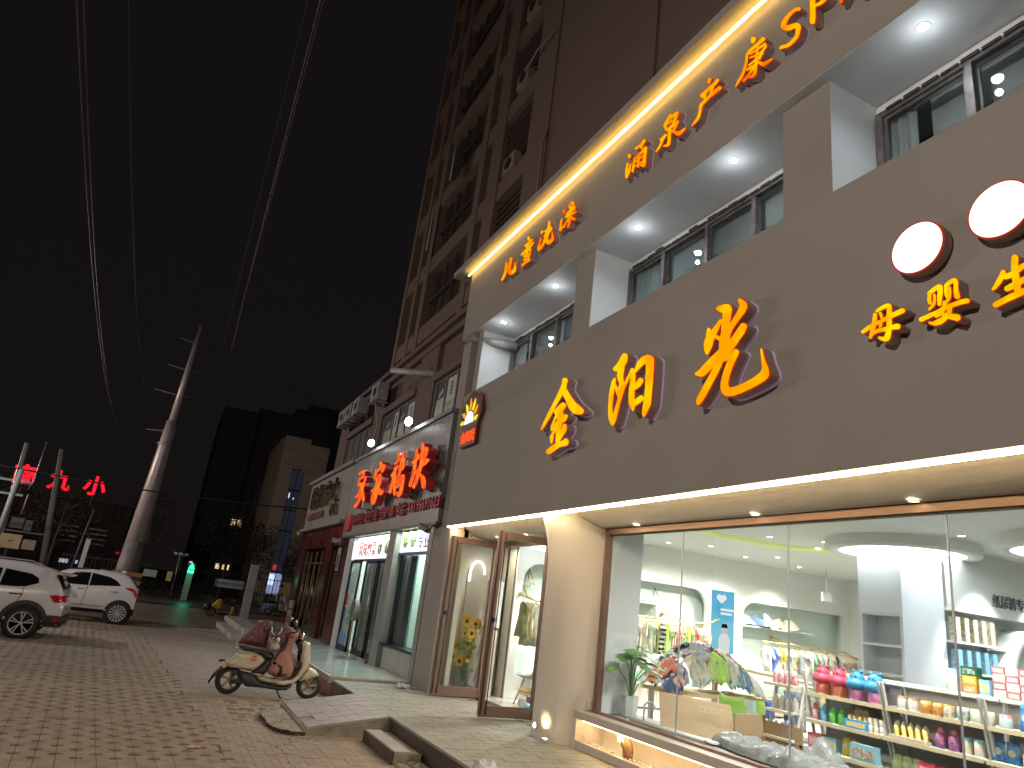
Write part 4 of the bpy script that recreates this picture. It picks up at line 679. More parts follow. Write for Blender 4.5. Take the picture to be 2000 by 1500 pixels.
'quan':(["6412,8743 6393,8729 6383,8717 6376,8699 6379,8682 6422,8630 6453,8551 6484,8535 6533,8535 6533,8510 6530,8505 6514,8501 6496,8487 6492,8489 6408,8583 6391,8580 6375,8564 6368,8543 6447,8447 6444,8439 6395,8395 6362,8374 6229,8348 6221,8342 6214,8330 6257,8306 6318,8294 6365,8310 6407,8344 6528,8482 6529,8314 6545,8276 6568,8270 6594,8277 6680,8330 6689,8339 6693,8349 6689,8353 6622,8326 6603,8330 6596,8369 6596,8545 6599,8552 6641,8566 6663,8589 6702,8672 6709,8709 6692,8737 6584,8811 6569,8809 6551,8798 6534,8778 6524,8759 6479,8758", "6488,8700 6545,8705 6570,8717 6615,8685 6608,8674 6535,8682 6518,8672 6509,8657 6516,8650 6581,8643 6606,8647 6618,8661 6625,8677 6628,8674 6639,8643 6628,8610 6619,8601 6560,8591 6514,8598 6501,8614 6471,8689 6479,8700", "6656,8527 6646,8523 6628,8507 6621,8486 6686,8452 6756,8370 6833,8336 6849,8339 6862,8354 6861,8366 6795,8407 6751,8455 6775,8490 6780,8506 6776,8516"],["6433,8764 6411,8754 6386,8733 6371,8714 6362,8696 6363,8672 6412,8605 6375,8579 6358,8556 6352,8539 6355,8528 6427,8440 6424,8432 6387,8401 6363,8387 6230,8360 6207,8338 6200,8315 6246,8291 6293,8279 6317,8280 6348,8290 6373,8303 6406,8331 6510,8447 6515,8448 6516,8287 6533,8261 6568,8256 6610,8274 6679,8318 6697,8334 6708,8352 6708,8365 6700,8368 6632,8342 6621,8341 6612,8398 6617,8465 6672,8437 6737,8358 6819,8321 6830,8319 6848,8327 6867,8344 6880,8364 6878,8379 6813,8418 6772,8462 6795,8509 6790,8531 6664,8543 6638,8529 6620,8511 6613,8512 6614,8540 6640,8554 6667,8579 6703,8647 6724,8706 6720,8736 6698,8759 6591,8828 6570,8822 6552,8810 6517,8774", "6503,8686 6516,8687 6510,8677 6502,8673", "6523,8632 6588,8626 6622,8646 6621,8623 6611,8613 6603,8611 6546,8607 6522,8617 6518,8626", "6507,8519 6518,8519 6506,8507 6498,8512 6498,8515"]),
'chan':(["5785,8848 5757,8825 5745,8806 5739,8790 5759,8744 5770,8740 5782,8746 5797,8759 5809,8776 5816,8793 5808,8848 5798,8852", "5630,8707 5613,8698 5602,8686 5591,8666 5591,8654 5640,8631 5686,8630 5689,8626 5684,8611 5710,8570 5704,8561 5588,8562 5567,8547 5553,8530 5543,8506 5545,8493 5558,8489 5744,8498 5888,8477 5902,8457 5911,8392 5925,8348 5941,8317 5962,8300 6005,8287 6077,8277 6093,8283 6098,8298 6007,8344 5982,8369 5962,8421 5959,8497 5952,8529 5930,8541 5859,8546 5874,8565 5875,8582 5912,8612 5932,8635 5939,8652 5937,8687 5858,8687 5773,8697 5692,8694", "5735,8631 5826,8619 5820,8603 5843,8559 5837,8549 5766,8557 5766,8569 5734,8623", "5862,8621 5880,8622 5869,8602 5860,8614"],["5801,8867 5780,8857 5758,8838 5741,8815 5728,8787 5731,8759 5747,8729 5760,8725 5775,8730 5797,8747 5813,8766 5827,8795 5822,8858 5816,8866", "5630,8719 5614,8709 5592,8686 5580,8664 5578,8644 5583,8636 5623,8619 5673,8614 5672,8601 5681,8584 5677,8578 5602,8579 5581,8569 5560,8551 5539,8522 5530,8497 5533,8481 5548,8475 5736,8483 5876,8464 5888,8447 5899,8377 5921,8316 5940,8293 5984,8275 6077,8263 6092,8271 6104,8283 6113,8308 6078,8333 6019,8358 5994,8383 5975,8436 5972,8518 5964,8543 5940,8556 5884,8558 5891,8581 5927,8615 5948,8647 5952,8662 5952,8698 5943,8704 5866,8702 5781,8712 5697,8709 5642,8722", "5769,8611 5809,8606 5807,8593 5814,8574 5810,8569 5779,8573 5765,8605"]),
'kang':(["5013,8874 4995,8859 4979,8839 4967,8815 4962,8796 4965,8783 4971,8778 5002,8768 5016,8773 5027,8783 5038,8799 5045,8819 5045,8860 5041,8877 5028,8881", "4851,8733 4835,8719 4820,8697 4814,8677 4817,8665 4922,8667 4925,8664 4913,8637 4819,8620 4806,8606 4801,8586 4808,8582 4920,8605 4923,8602 4928,8552 4901,8546 4881,8547 4852,8554 4839,8569 4829,8566 4808,8576 4798,8569 4793,8562 4789,8547 4843,8513 4849,8503 4842,8492 4840,8481 4868,8473 4895,8434 4900,8434 4911,8445 4912,8460 4916,8467 4934,8468 4933,8447 4919,8435 4863,8370 4843,8353 4711,8304 4701,8294 4700,8286 4800,8284 4837,8293 4853,8303 4879,8331 4937,8419 4947,8295 4951,8279 4968,8263 4998,8257 5024,8266 5073,8297 5081,8310 5084,8322 5143,8301 5154,8303 5171,8321 5175,8331 5174,8340 5085,8368 5021,8402 5021,8406 5026,8408 5091,8420 5108,8435 5114,8450 5113,8459 5075,8459 5038,8450 4986,8434 4981,8470 4985,8477 5068,8473 5080,8483 5085,8497 5023,8506 4980,8504 4976,8506 4972,8537 4975,8544 5056,8578 5067,8589 5070,8601 5062,8602 4970,8567 4962,8604 4965,8612 5051,8630 5062,8641 5066,8653 5063,8655 4955,8641 4949,8663 4950,8669 4955,8670 5023,8674 5077,8667 5088,8660 5095,8646 5099,8568 5113,8509 5132,8458 5155,8416 5188,8381 5282,8331 5294,8334 5299,8344 5262,8391 5214,8431 5176,8487 5140,8585 5131,8675 5120,8702 5104,8715 5069,8724 4940,8728 4862,8737", "4885,8513 4931,8524 4932,8506 4927,8499 4883,8505 4881,8508", "4994,8371 5080,8324 5079,8318 5033,8303 5009,8308 4994,8332 4991,8359"],["5027,8891 5006,8879 4984,8857 4967,8830 4954,8799 4953,8783 4957,8771 4993,8756 5010,8761 5026,8774 5045,8798 5054,8822 5055,8869 5052,8886 5042,8893", "4863,8748 4840,8734 4820,8708 4807,8681 4807,8656 4818,8650 4907,8654 4902,8647 4829,8635 4814,8625 4803,8613 4794,8596 4792,8575 4781,8550 4780,8540 4835,8501 4837,8498 4830,8478 4832,8469 4860,8462 4885,8424 4897,8423 4893,8415 4864,8379 4843,8362 4706,8310 4696,8298 4692,8289 4692,8275 4792,8272 4832,8281 4853,8294 4873,8315 4894,8342 4926,8392 4930,8391 4939,8280 4945,8265 4961,8251 4987,8245 5014,8251 5067,8284 5089,8306 5138,8289 5149,8291 5160,8298 5177,8317 5186,8339 5183,8352 5098,8377 5055,8399 5059,8403 5091,8410 5108,8424 5119,8441 5124,8444 5146,8404 5172,8374 5276,8319 5293,8325 5305,8338 5310,8352 5270,8403 5215,8452 5185,8499 5150,8594 5141,8683 5131,8711 5113,8727 5080,8735 4955,8739", "4855,8582 4912,8592 4917,8563 4912,8558 4896,8557 4864,8564 4852,8575", "4976,8603 5046,8617 5062,8630 5073,8648 5079,8649 5086,8629 5090,8551 5111,8477 5108,8472 5080,8473 5092,8492 5095,8505 5095,8509 5077,8513 5023,8518 4989,8516 4985,8518 4984,8532 4986,8539 5061,8573 5072,8586 5078,8597 5079,8613 5067,8614 4981,8580 4977,8581", "5001,8466 5030,8464 5027,8457 5022,8455 4995,8447 4993,8460 4995,8465", "5004,8347 5047,8323 5050,8321 5046,8316 5035,8314 5017,8320 5007,8332"]),
'S':(["4332,8720 4316,8706 4303,8684 4299,8666 4305,8657 4316,8659 4353,8690 4367,8698 4426,8698 4447,8692 4472,8675 4488,8655 4507,8619 4501,8608 4472,8583 4415,8555 4360,8519 4337,8497 4319,8473 4305,8444 4300,8426 4299,8406 4311,8350 4324,8315 4344,8294 4365,8284 4409,8273 4446,8272 4474,8277 4493,8285 4574,8333 4588,8334 4593,8339 4598,8349 4598,8373 4588,8379 4569,8373 4507,8338 4488,8330 4441,8331 4398,8345 4381,8358 4374,8371 4368,8404 4366,8445 4370,8454 4393,8471 4449,8495 4472,8510 4510,8544 4544,8582 4568,8621 4580,8657 4579,8681 4569,8706 4549,8729 4526,8742 4497,8751 4456,8756 4414,8755 4380,8748 4362,8739"],["4330,8728 4311,8709 4296,8683 4291,8659 4298,8646 4316,8650 4362,8687 4419,8687 4440,8681 4462,8666 4477,8650 4497,8615 4472,8592 4420,8567 4364,8531 4332,8501 4309,8468 4294,8430 4291,8399 4303,8339 4317,8305 4335,8286 4358,8273 4401,8263 4439,8261 4483,8271 4526,8294 4564,8319 4574,8321 4589,8325 4603,8344 4608,8376 4600,8389 4579,8386 4493,8341 4464,8340 4436,8344 4405,8355 4385,8371 4378,8398 4375,8443 4375,8448 4379,8453 4393,8462 4444,8484 4472,8501 4515,8540 4549,8579 4573,8617 4586,8653 4589,8685 4578,8715 4558,8739 4533,8754 4504,8763 4461,8768 4421,8766 4385,8759 4362,8749"]),
'P':(["4139,8901 4128,8893 4115,8876 4105,8860 4098,8839 4012,8752 3995,8732 3974,8703 3954,8665 3942,8634 3934,8603 3928,8570 3929,8538 3935,8516 3948,8496 3966,8485 3997,8482 4031,8487 4061,8499 4104,8522 4104,8449 4105,8389 4114,8311 4126,8307 4148,8320 4161,8335 4168,8348 4176,8374 4172,8463 4170,8659 4161,8893 4152,8905", "4099,8794 4105,8674 4106,8567 4104,8560 4065,8542 4026,8539 3996,8550 3980,8572 3977,8601 3984,8646 3996,8676 4013,8702 4043,8736"],["4137,8909 4123,8897 4110,8879 4102,8864 4093,8843 4008,8756 3970,8706 3950,8668 3936,8632 3927,8601 3921,8563 3921,8531 3928,8506 3942,8486 3960,8475 3989,8471 4020,8474 4049,8484 4098,8508 4095,8413 4104,8311 4113,8297 4122,8296 4135,8301 4157,8321 4175,8349 4184,8381 4180,8470 4178,8666 4169,8901 4159,8916 4150,8916", "4090,8778 4096,8680 4098,8569 4095,8564 4063,8551 4031,8549 4005,8558 3988,8580 3984,8604 3991,8647 3998,8668 4013,8693 4043,8728"]),
'A':(["3640,8566 3630,8561 3622,8553 3615,8541 3610,8527 3534,8208 3533,8190 3539,8182 3549,8184 3564,8196 3575,8213 3581,8230 3600,8328 3604,8334 3704,8367 3711,8361 3779,8281 3783,8280 3791,8286 3798,8299 3799,8308 3761,8381 3689,8484 3647,8564", "3630,8464 3684,8393 3684,8391 3680,8388 3668,8384 3610,8367"],["3640,8575 3630,8568 3618,8556 3610,8541 3604,8526 3572,8397 3528,8207 3527,8182 3534,8173 3546,8174 3561,8185 3575,8204 3586,8231 3605,8320 3608,8327 3701,8356 3708,8349 3775,8271 3783,8272 3795,8283 3804,8300 3806,8315 3767,8391 3695,8494 3654,8571 3649,8576", "3631,8443 3666,8399 3664,8392 3652,8389 3617,8379"]),
'zhang':(["20137,5350 20027,5332 19964,5301 19998,5278 20014,5119 20043,5111 20315,5099 20394,5085 20427,5052 20404,4985 20362,4968 20264,4981 20193,4980 20112,4966 20066,4950 20032,4951 19876,5019 19879,5123 19814,5127 19735,5112 19703,5098 19687,4998 19807,4940 19806,4913 19795,4908 19730,4912 19656,4903 19614,4892 19580,4871 19606,4856 19791,4831 19786,4723 19591,4590 19419,4409 19457,4395 19529,4394 19604,4404 19668,4421 19809,4547 19851,4557 20079,4322 20164,4318 20291,4267 20336,4262 20412,4266 20489,4282 20535,4303 20530,4321 20276,4400 20178,4446 20053,4632 20013,4647 19989,4716 20031,4757 20111,4647 20257,4585 20445,4549 20526,4559 20578,4580 20562,4597 20346,4650 20282,4690 20219,4774 20199,4890 20221,4922 20415,4895 20517,4914 20600,5033 20611,5100 20524,5140 20196,5164 20198,5283 20276,5289 20539,5258 20662,5283 20696,5306 20662,5320 20445,5350", "20003,4814 20020,4790 19979,4787 19977,4805"],["20239,5371 20082,5361 19995,5341 19923,5314 19895,5283 19930,5260 19938,5161 19896,5148 19826,5145 19734,5129 19653,5102 19626,5081 19623,4982 19719,4930 19569,4897 19524,4874 19514,4855 19544,4840 19723,4815 19719,4717 19526,4584 19354,4404 19417,4378 19483,4376 19591,4386 19716,4417 19831,4482 20014,4308 20115,4299 20226,4253 20287,4244 20439,4254 20572,4288 20608,4327 20552,4350 20262,4448 20192,4555 20208,4567 20357,4533 20432,4531 20568,4551 20649,4586 20637,4609 20431,4658 20357,4697 20295,4773 20270,4870 20298,4882 20365,4876 20481,4887 20595,4922 20688,5099 20665,5133 20603,5155 20268,5180 20268,5246 20292,5262 20452,5238 20564,5243 20714,5280 20761,5304 20769,5324 20732,5338 20512,5369", "19963,5096 20262,5080 20329,5069 20352,5016 20339,5005 20296,5001 20206,4998 20077,4977 19940,5035 19940,5080"]),
'jia':(["18464,5373 18389,5371 18282,5343 18257,5328 18225,5264 18197,5254 18087,5265 17992,5251 17921,5229 17857,5183 17850,5124 17895,5080 18003,5027 18090,5037 18145,5061 18083,5145 18087,5171 18271,5137 18548,5101 18581,5096 18582,5020 18633,4923 18705,4919 18795,4941 18818,4961 18788,5208 18751,5220 18683,5215 18610,5194 18562,5169 18436,5189 18309,5224 18317,5234 18383,5259 18472,5339 18488,5359", "18279,5018 18224,5017 18162,5004 18103,4972 18265,4899 18286,4868 18290,4818 18222,4735 18180,4790 18135,4923 18109,4928 18046,4921 18010,4909 17989,4893 17994,4728 18033,4691 18118,4651 17886,4530 17823,4521 17681,4521 17644,4514 17609,4495 17627,4433 17698,4413 17812,4413 17904,4422 18035,4445 18143,4476 18159,4375 18201,4292 18254,4236 18324,4206 18382,4203 18480,4212 18540,4226 18592,4247 18654,4318 18622,4332 18525,4324 18513,4340 18542,4350 18592,4332 18623,4333 18705,4348 18730,4366 18611,4415 18684,4423 18720,4433 18744,4452 18445,4583 18440,4608 18476,4619 18681,4557 18747,4564 18784,4574 18808,4593 18475,4720 18530,4861 18602,4894 18602,4911"],["18487,5393 18367,5383 18260,5354 18211,5330 18183,5293 18157,5284 18035,5274 17932,5251 17844,5215 17796,5167 17813,5087 17957,5010 18015,5010 18079,5020 18170,5047 18208,5077 18179,5115 18203,5124 18519,5080 18527,4996 18525,4988 18500,4980 18351,5030 18296,5037 18168,5022 18065,4984 18046,4957 18068,4943 17977,4916 17932,4886 17939,4714 18051,4644 17865,4542 17660,4532 17593,4515 17555,4490 17569,4427 17633,4400 17715,4396 17832,4400 17957,4415 18058,4435 18088,4437 18118,4323 18175,4246 18233,4204 18312,4188 18372,4187 18469,4196 18542,4209 18614,4232 18675,4270 18712,4331 18772,4353 18791,4372 18720,4408 18724,4416 18789,4440 18802,4465 18648,4536 18736,4547 18810,4563 18865,4590 18867,4607 18536,4735 18604,4869 18660,4898 18805,4925 18874,4959 18850,5215 18820,5236 18760,5239 18659,5225 18548,5195 18384,5234 18430,5257 18542,5357 18539,5383"]),
'e':(["16364,5343 16317,5337 16269,5314 16271,5183 16172,5161 16118,5123 16104,4977 16117,4926 16159,4885 16214,4870 16335,4854 16311,4821 16394,4701 16414,4642 16405,4638 16304,4675 16167,4741 16122,4746 16071,4742 16003,4724 15959,4696 15911,4565 15910,4344 15941,4273 16048,4218 16115,4209 16165,4211 16219,4221 16280,4245 16352,4334 16337,4343 16286,4340 16219,4308 16188,4295 16139,4344 16104,4511 16117,4517 16422,4448 16476,4455 16527,4479 16504,4492 16226,4561 16164,4558 16102,4534 16103,4623 16130,4629 16411,4561 16517,4572 16548,4581 16572,4598 16558,4704 16474,4832 16496,4881 16475,4898 16460,4969 16491,5097 16537,5127 16439,5191 16397,5333", "16809,5393 16745,5382 16709,5363 16631,5233 16623,5185 16647,5149 16701,5121 16876,5093 16954,5103 16988,5116 17007,5134 16840,5167 16787,5200 16781,5254 16842,5382", "16270,5107 16360,5072 16339,5000 16272,4976 16251,5027 16256,5096", "16674,5051 16608,5046 16543,5018 16550,5004 16745,4912 16749,4896 16723,4870 16519,4425 16468,4284 16492,4279 16527,4281 16575,4302 16702,4443 16782,4590 16840,4549 16865,4509 16847,4380 16888,4370 16941,4372 17021,4389 17061,4408 17031,4553 17082,4582 17072,4593 16996,4612 16952,4779 16958,4788 17032,4793 17093,4807 17126,4823 17132,4840 16930,4934 16910,5036 16861,5042 16804,5032 16772,5021 16746,5021"],["16419,5359 16329,5353 16272,5337 16231,5316 16223,5192 16136,5164 16097,5143 16071,5117 16056,5069 16058,4956 16077,4905 16138,4865 16287,4840 16263,4815 16334,4709 16316,4701 16200,4756 16130,4762 16053,4752 15998,4738 15921,4699 15889,4651 15866,4560 15869,4310 15916,4249 15974,4218 16038,4200 16107,4195 16183,4200 16268,4220 16317,4241 16355,4274 16399,4346 16370,4357 16321,4358 16261,4348 16206,4327 16169,4398 16156,4472 16170,4482 16365,4436 16480,4436 16418,4280 16440,4267 16519,4267 16601,4289 16675,4361 16787,4505 16813,4508 16815,4500 16793,4383 16816,4362 16878,4355 16961,4361 17053,4383 17113,4413 17086,4551 17133,4595 17045,4625 17005,4770 17146,4810 17186,4846 16981,4948 16967,5041 16947,5055 16870,5057 16784,5041 16723,5065 16671,5068 16588,5056 16527,5035 16521,5039 16540,5103 16606,5132 16688,5098 16855,5076 16909,5080 16969,5092 17025,5113 17054,5132 17046,5155 16889,5181 16835,5214 16832,5261 16893,5390 16885,5404 16838,5411 16784,5405 16715,5387 16669,5365 16586,5235 16567,5170 16548,5164 16485,5205 16445,5348", "16522,4982 16698,4898 16607,4725 16525,4838 16544,4895 16516,4938 16509,4975", "16161,4597 16217,4583 16198,4577 16147,4573", "16536,4561 16515,4516 16464,4526 16400,4542"]),
'kuai':(["14957,5347 14905,5338 14849,5315 14769,5185 14695,5203 14610,5197 14564,5185 14516,5163 14482,5130 14487,5061 14530,4983 14620,4905 14656,4901 14724,4912 14718,4869 14698,4859 14484,4907 14436,4908 14393,4901 14346,4888 14309,4869 14295,4846 14310,4835 14476,4795 14717,4756 14740,4682 14832,4553 14889,4427 15022,4315 15062,4309 15108,4314 15148,4328 15166,4344 15064,4474 14975,4669 15030,4661 15173,4621 15249,4462 15269,4389 15292,4375 15335,4372 15391,4381 15437,4396 15461,4416 15422,4542 15341,4662 15334,4813 15357,4911 15415,4920 15468,4935 15499,4951 15509,4967 15492,4980 15357,5013 15339,5120 15351,5262 15299,5262 15247,5246 15166,5081 15117,5103 15090,5104 15018,5088 14985,5062 15063,4994 15175,4952 15161,4713 15154,4708 14987,4741 14913,4824 14963,5196 15003,5332 14990,5345", "14702,5085 14751,5071 14751,5014 14727,5006 14682,5061 14681,5075", "14751,4600 14695,4594 14536,4540 14444,4502 14395,4469 14298,4370 14290,4249 14317,4238 14362,4237 14422,4248 14462,4266 14631,4468 14771,4581 14771,4595"],["15007,5362 14958,5361 14912,5353 14837,5327 14799,5300 14761,5230 14743,5216 14682,5219 14594,5206 14523,5183 14472,5157 14443,5124 14444,5061 14482,4983 14540,4928 14522,4919 14463,4923 14377,4910 14307,4886 14262,4855 14259,4834 14291,4818 14475,4776 14677,4744 14692,4690 14738,4619 14480,4533 14406,4500 14366,4473 14260,4366 14251,4245 14279,4228 14356,4224 14421,4235 14491,4262 14663,4465 14722,4520 14782,4560 14847,4423 14900,4370 14993,4301 15033,4295 15101,4300 15179,4324 15207,4355 15104,4485 15039,4627 15052,4633 15132,4609 15243,4366 15306,4358 15376,4365 15454,4386 15499,4413 15467,4547 15385,4667 15377,4819 15395,4901 15514,4938 15554,4973 15532,4993 15400,5026 15382,5134 15399,5262 15373,5280 15329,5280 15281,5272 15229,5255 15200,5239 15141,5120 15074,5115 15001,5097 14995,5100 15005,5209 15045,5339 15039,5353", "14997,5001 15046,4970 15132,4939 15120,4750 15104,4739 15031,4753 14955,4822 14963,4930 14979,4989"]),
}

gold = Egrad('orange_lightbox_face', (1.0, .36, .0), (1.05, .66, .0), 2.6, 1.05)
gold3 = Egrad('deep_orange_lightbox_face', (1.0, .17, .0), (1.05, .5, .0), 3., 1.05)
gold2 = Egrad('yellow_lightbox_face', (1.0, .42, .0), (1.05, .78, .0), 6., 1.05)
redface = Egrad('red_orange_lightbox_face', (1.0, .10, .012), (1.0, .24, .01), 4., 1.05)
rimm = P('dark_red_letter_rim', (.22, .02, .01), .4, var=0, emit=(1, .04, .01), es=.35)
sidem = P('translucent_brown_letter_side', (.40, .30, .28), .35, var=0, emit=(.8, .25, .12), es=.02)
rimr = P('red_letter_rim', (.4, .01, .01), .4, var=0, emit=(1, .01, .015), es=.5)
backm = P('acrylic_back_edge', (.6, .5, .62), .15, var=0, emit=(.8, .55, .9), es=.1)  # faint emission stands in for the edge highlight of the acrylic
def loops_of(ss, sx=1.):
    return [[(-int(p.split(',')[0]) / 1000, int(p.split(',')[1]) / 1000) for p in s_.split()] for s_ in ss]
def sign(name, label, keys, X, wallx, face, rim, side, deep=None):
    y = 5; t = thing(name, label, 'sign', (X, 5, 4))
    for k in keys:
        fc, rc = LET[k]
        f_ = loops_of(fc); r_ = loops_of(rc)
        b = cshape('letter', r_, '-x', (X + .062, 0, 0), .10, side, t)
        cshape('letter_rim', r_, '-x', (X + .006, 0, 0), .010, rim, t)
        cshape('letter_face', f_, '-x', (X - .003, 0, 0), .006, face, t)
        if deep is None and k in ('jin', 'yang', 'guang', 'er', 'xi', 'yong', 'quan', 'chan', 'S'): cshape('letter_back', [[(u, v) for u, v in lp] for lp in r_], '-x', (wallx - .008, -.0, 0), .008, backm, t, bev=.003)
    return t
sign('shop_sign', 'three large glowing orange brush characters 金阳光 on the grey fascia', ('jin', 'yang', 'guang'), 4.84, 5.0, gold, rimm, sidem)
sign('shop_sign', 'smaller glowing yellow characters 母婴生 at the right end of the grey fascia', ('mu', 'ying', 'sheng'), 4.88, 5.0, gold2, rimm, sidem)
sign('shop_sign', 'glowing orange characters 儿童洗澡 at the left end of the upper fascia', ('er', 'tong', 'xi', 'zao'), 4.88, 5.0, gold3, rimm, sidem)
sign('shop_sign', 'glowing orange characters 涌泉产康SPA on the right part of the upper fascia', ('yong', 'quan', 'chan', 'kang', 'S', 'P', 'A'), 4.88, 5.0, gold3, rimm, sidem)
# two white discs
for k, (y, z) in enumerate(((3.17, 5.14), (2.53, 5.17))):
    r = .215; t = thing('round_light_sign', ('glowing plain white disc above the character 婴' if k == 0 else 'glowing plain white disc cut by the right picture edge'), 'sign', (4.9, y, z))
    m = MB(); m.lathe([(0, -.006), (r, -.006)], (4.88, y, z), 40, 0, 'x'); m.build('disc_face', E('white_disc_face', (1, 1, 1), 1.6), t)
    m = MB(); m.lathe([(r + .012, .0), (r + .012, .1)], (4.88, y, z), 40, 0, 'x'); m.build('disc_side', sidem, t)
    m = MB(); m.lathe([(r, -.004), (r + .013, -.003), (r + .013, .004)], (4.88, y, z), 40, 0, 'x'); m.build('disc_rim', rimm, t)
# little sun logo
t = thing('sun_logo', 'small sun emblem with orange and yellow rays above red characters 金阳光', 'sign', (4.9, 13.2, 5.5))
sy, sz = 12.70, 5.44
def pl(u, v, w): return (4.90 - w, sy - u, sz + v)
m = MB(); m.prism([(-.22, 0)] + [(.22 * cos(pi - a), .25 * sin(a)) for a in [k * pi / 10 for k in range(1, 10)]] + [(.22, 0)], pl, 0, .012); m.build('sun_disc', E('sun_white', (1, 1, .97), 1.4), t)
cols = [('ray_yellow', (1, .80, .06)), ('ray_orange', (1, .36, .01))]
for k in range(7):
    a = pi * (k + .3) / 6.6; c, s_ = -cos(a), sin(a); q = (-s_, -c) if False else (s_, c)
    r0, r1, w = .28, .44 + .1 * sin(a), .05; nx_, ny_ = -s_, -c
    P_ = [(c * r0 + s_ * w * .7, s_ * r0 - c * w * .7), (c * (r0 + r1) / 2 + s_ * w, s_ * (r0 + r1) / 2 - c * w), (c * r1 + s_ * w * (-.6), s_ * r1 + c * w * .6), (c * (r0 + r1) / 2 - s_ * w * .9, s_ * (r0 + r1) / 2 + c * w * .9), (c * r0 - s_ * w * .7, s_ * r0 + c * w * .7)]
    m = MB(); m.prism(P_, pl, 0, .012); cn, cc = cols[k % 2]; m.build('sun_ray', E(cn, cc, 1.1), t)
for k, ch in enumerate('金阳光'): text('letter', ch, '-x', (4.895, 13.02 - k * .24, 5.05), .26, .02, E('logo_red', (1, .10, .02), 1.1), t, off=.001)
m = MB(); m.prism([(-.34, -.47), (.42, -.47), (.42, -.05), (.58, .2), (.4, .55), (0, .7), (-.4, .5), (-.52, .2), (-.4, 0)], lambda u, v, w: (4.91 + w, sy - u, sz + v), 0, .075); m.build('logo_backing', P('dark_red_backing', (.10, .02, .015), .4, var=0, emit=(1, .1, .02), es=.008), t)
# ---- neighbour sign
t = thing('shop_sign', 'large glowing red-orange brush characters 张家鹅块 on the grey goose shop board', 'sign', (4.8, 17, 4.2))
sidew = P('white_letter_side', (.62, .60, .60), .4, var=0); 
for k in ('zhang', 'jia', 'e', 'kuai'):
    fc, rc = LET[k]; f_ = loops_of(fc); r_ = loops_of(rc)
    cshape('letter', r_, '-x', (4.72 + .105, 0, 0), .19, P('dark_red_letter_side', (.30, .03, .03), .35, var=0, emit=(1, .03, .02), es=.025), t)
    cshape('letter_rim', r_, '-x', (4.72 + .005, 0, 0), .009, rimr, t); cshape('letter_face', f_, '-x', (4.717, 0, 0), .006, redface, t)
for (y, z, w, h) in ((19.25, 5.28, .3, .22), (19.4, 4.85, .3, .1), (19.6, 4.42, .16, .42), (16.1, 5.25, .3, .2), (15.95, 5.02, .3, .14), (16.15, 4.55, .24, .3)):
    m = MB(); m.box(4.74, 5.02, y - .02, y + .12, z - h / 2, z + h / 2); m.build('letter_return', sidew, t)
redt = P('dull_red_letter', (.22, .012, .02), .4, var=0, emit=(.9, .02, .03), es=.02)
t = thing('phone_lettering', 'row of small dull red raised characters and a phone number under the goose sign', 'sign', (5.0, 18, 3.9))
py_ = 21.6
for ch in '香味特色 真空包装 全国包邮 电话: 18196691623':
    if ch not in ' :': text('letter', ch, '-x', (5.0, py_, 3.88), .34, .05, redt, t, off=.002)
    if ch == ':': m = MB(); m.box(4.98, 5.03, py_ - .05, py_, 3.9, 3.96); m.box(4.98, 5.03, py_ - .05, py_, 4.05, 4.11); stuff(m.build('colon', redt, t))
    py_ -= .195 if ch.isdigit() else (.335 if ord(ch) > 255 else .17)
m = MB(); m.box(4.98, 5.03, 21.8, 22.5, 3.72, 4.2); m.build('seal', P('red_seal', (.30, .02, .03), .4, var=.6, vs_=14, emit=(1, .02, .03), es=.05), t)
t = thing('gold_sign', 'unlit gold metal characters on the grey board above the red marble shop', 'sign', (5.0, 26, 5))
goldm = P('gold_metal', (.42, .34, .20), .25, .95, var=.1)
for k, ch in enumerate('皖街府山'): text('letter', ch, '-x', (4.95, 29.1 - k * 1.25, 4.9), .98, .10, goldm, t)
m = MB(); m.box(4.98, 5.04, 26.6, 29.2, 4.45, 4.68); m.build('long_plate', P('dark_gold_plate', (.20, .17, .12), .3, .6, var=.1), t)
m = MB(); m.box(4.96, 4.98, 28.3, 29.1, 4.5, 4.64); m.build('red_tab', P('red_tab', (.3, .01, .02), .4, var=0), t)
text('letter', '小', '-x', (4.98, 25.2, 4.42), .45, .08, goldm, t, off=.01); text('letter', '山', '-x', (4.98, 24.7, 4.42), .45, .08, goldm, t, off=.01)
# ================================================================== GOOSE SHOP BUILDING
gb = thing('shop_building', 'brown two storey building with grey sign board and the goose meat shop front', 'shop', (5.5, 18, 0))
panel = P('grey_metal_panel', (.19, .19, .185), .45, .3, var=.1, vs_=1.5, stretch=(1, 3, .3)); brown = P('brown_render', (.125, .08, .07), .8, var=.1, vs_=1, bump=.2, bs=50)
gpil = P('grey_green_stone', (.235, .245, .225), .45, var=.1, vs_=1.5); 
edges = [14.12, 15.3, 16.55, 17.8, 19.05, 20.3, 21.55, 22.86]
for a, b in zip(edges, edges[1:]): B('sign_panel', panel, (5.06, 5.14, a + .006, b - .006, 3.56, 6.0), parent=gb)
B('board_cap', panel, (5.0, 5.3, 14.1, 22.88, 6.0, 6.1), parent=gb); B('board_bottom', P('dark_teal_edge', (.02, .06, .07), .4, var=0), (5.02, 5.5, 14.1, 22.88, 3.50, 3.56), parent=gb)
m = MB(); m.box(5.66, 5.8, 14.1, 29.0, 6.0, 8.75); m.box(5.5, 5.7, 14.1, 29.2, 8.75, 8.95); m.box(5.36, 5.7, 14.1, 29.3, 8.95, 9.1); m.box(5.5, 5.7, 14.1, 29.2, 9.1, 9.3)
gw = m.build('upper_wall', brown, gb)
for a, b in ((17.4, 18.9), (22.4, 23.6), (27.4, 28.9), (14.1, 14.9)): B('wall_pier', brown, (5.54, 5.66, a, b, 6.1, 8.75), parent=gb)
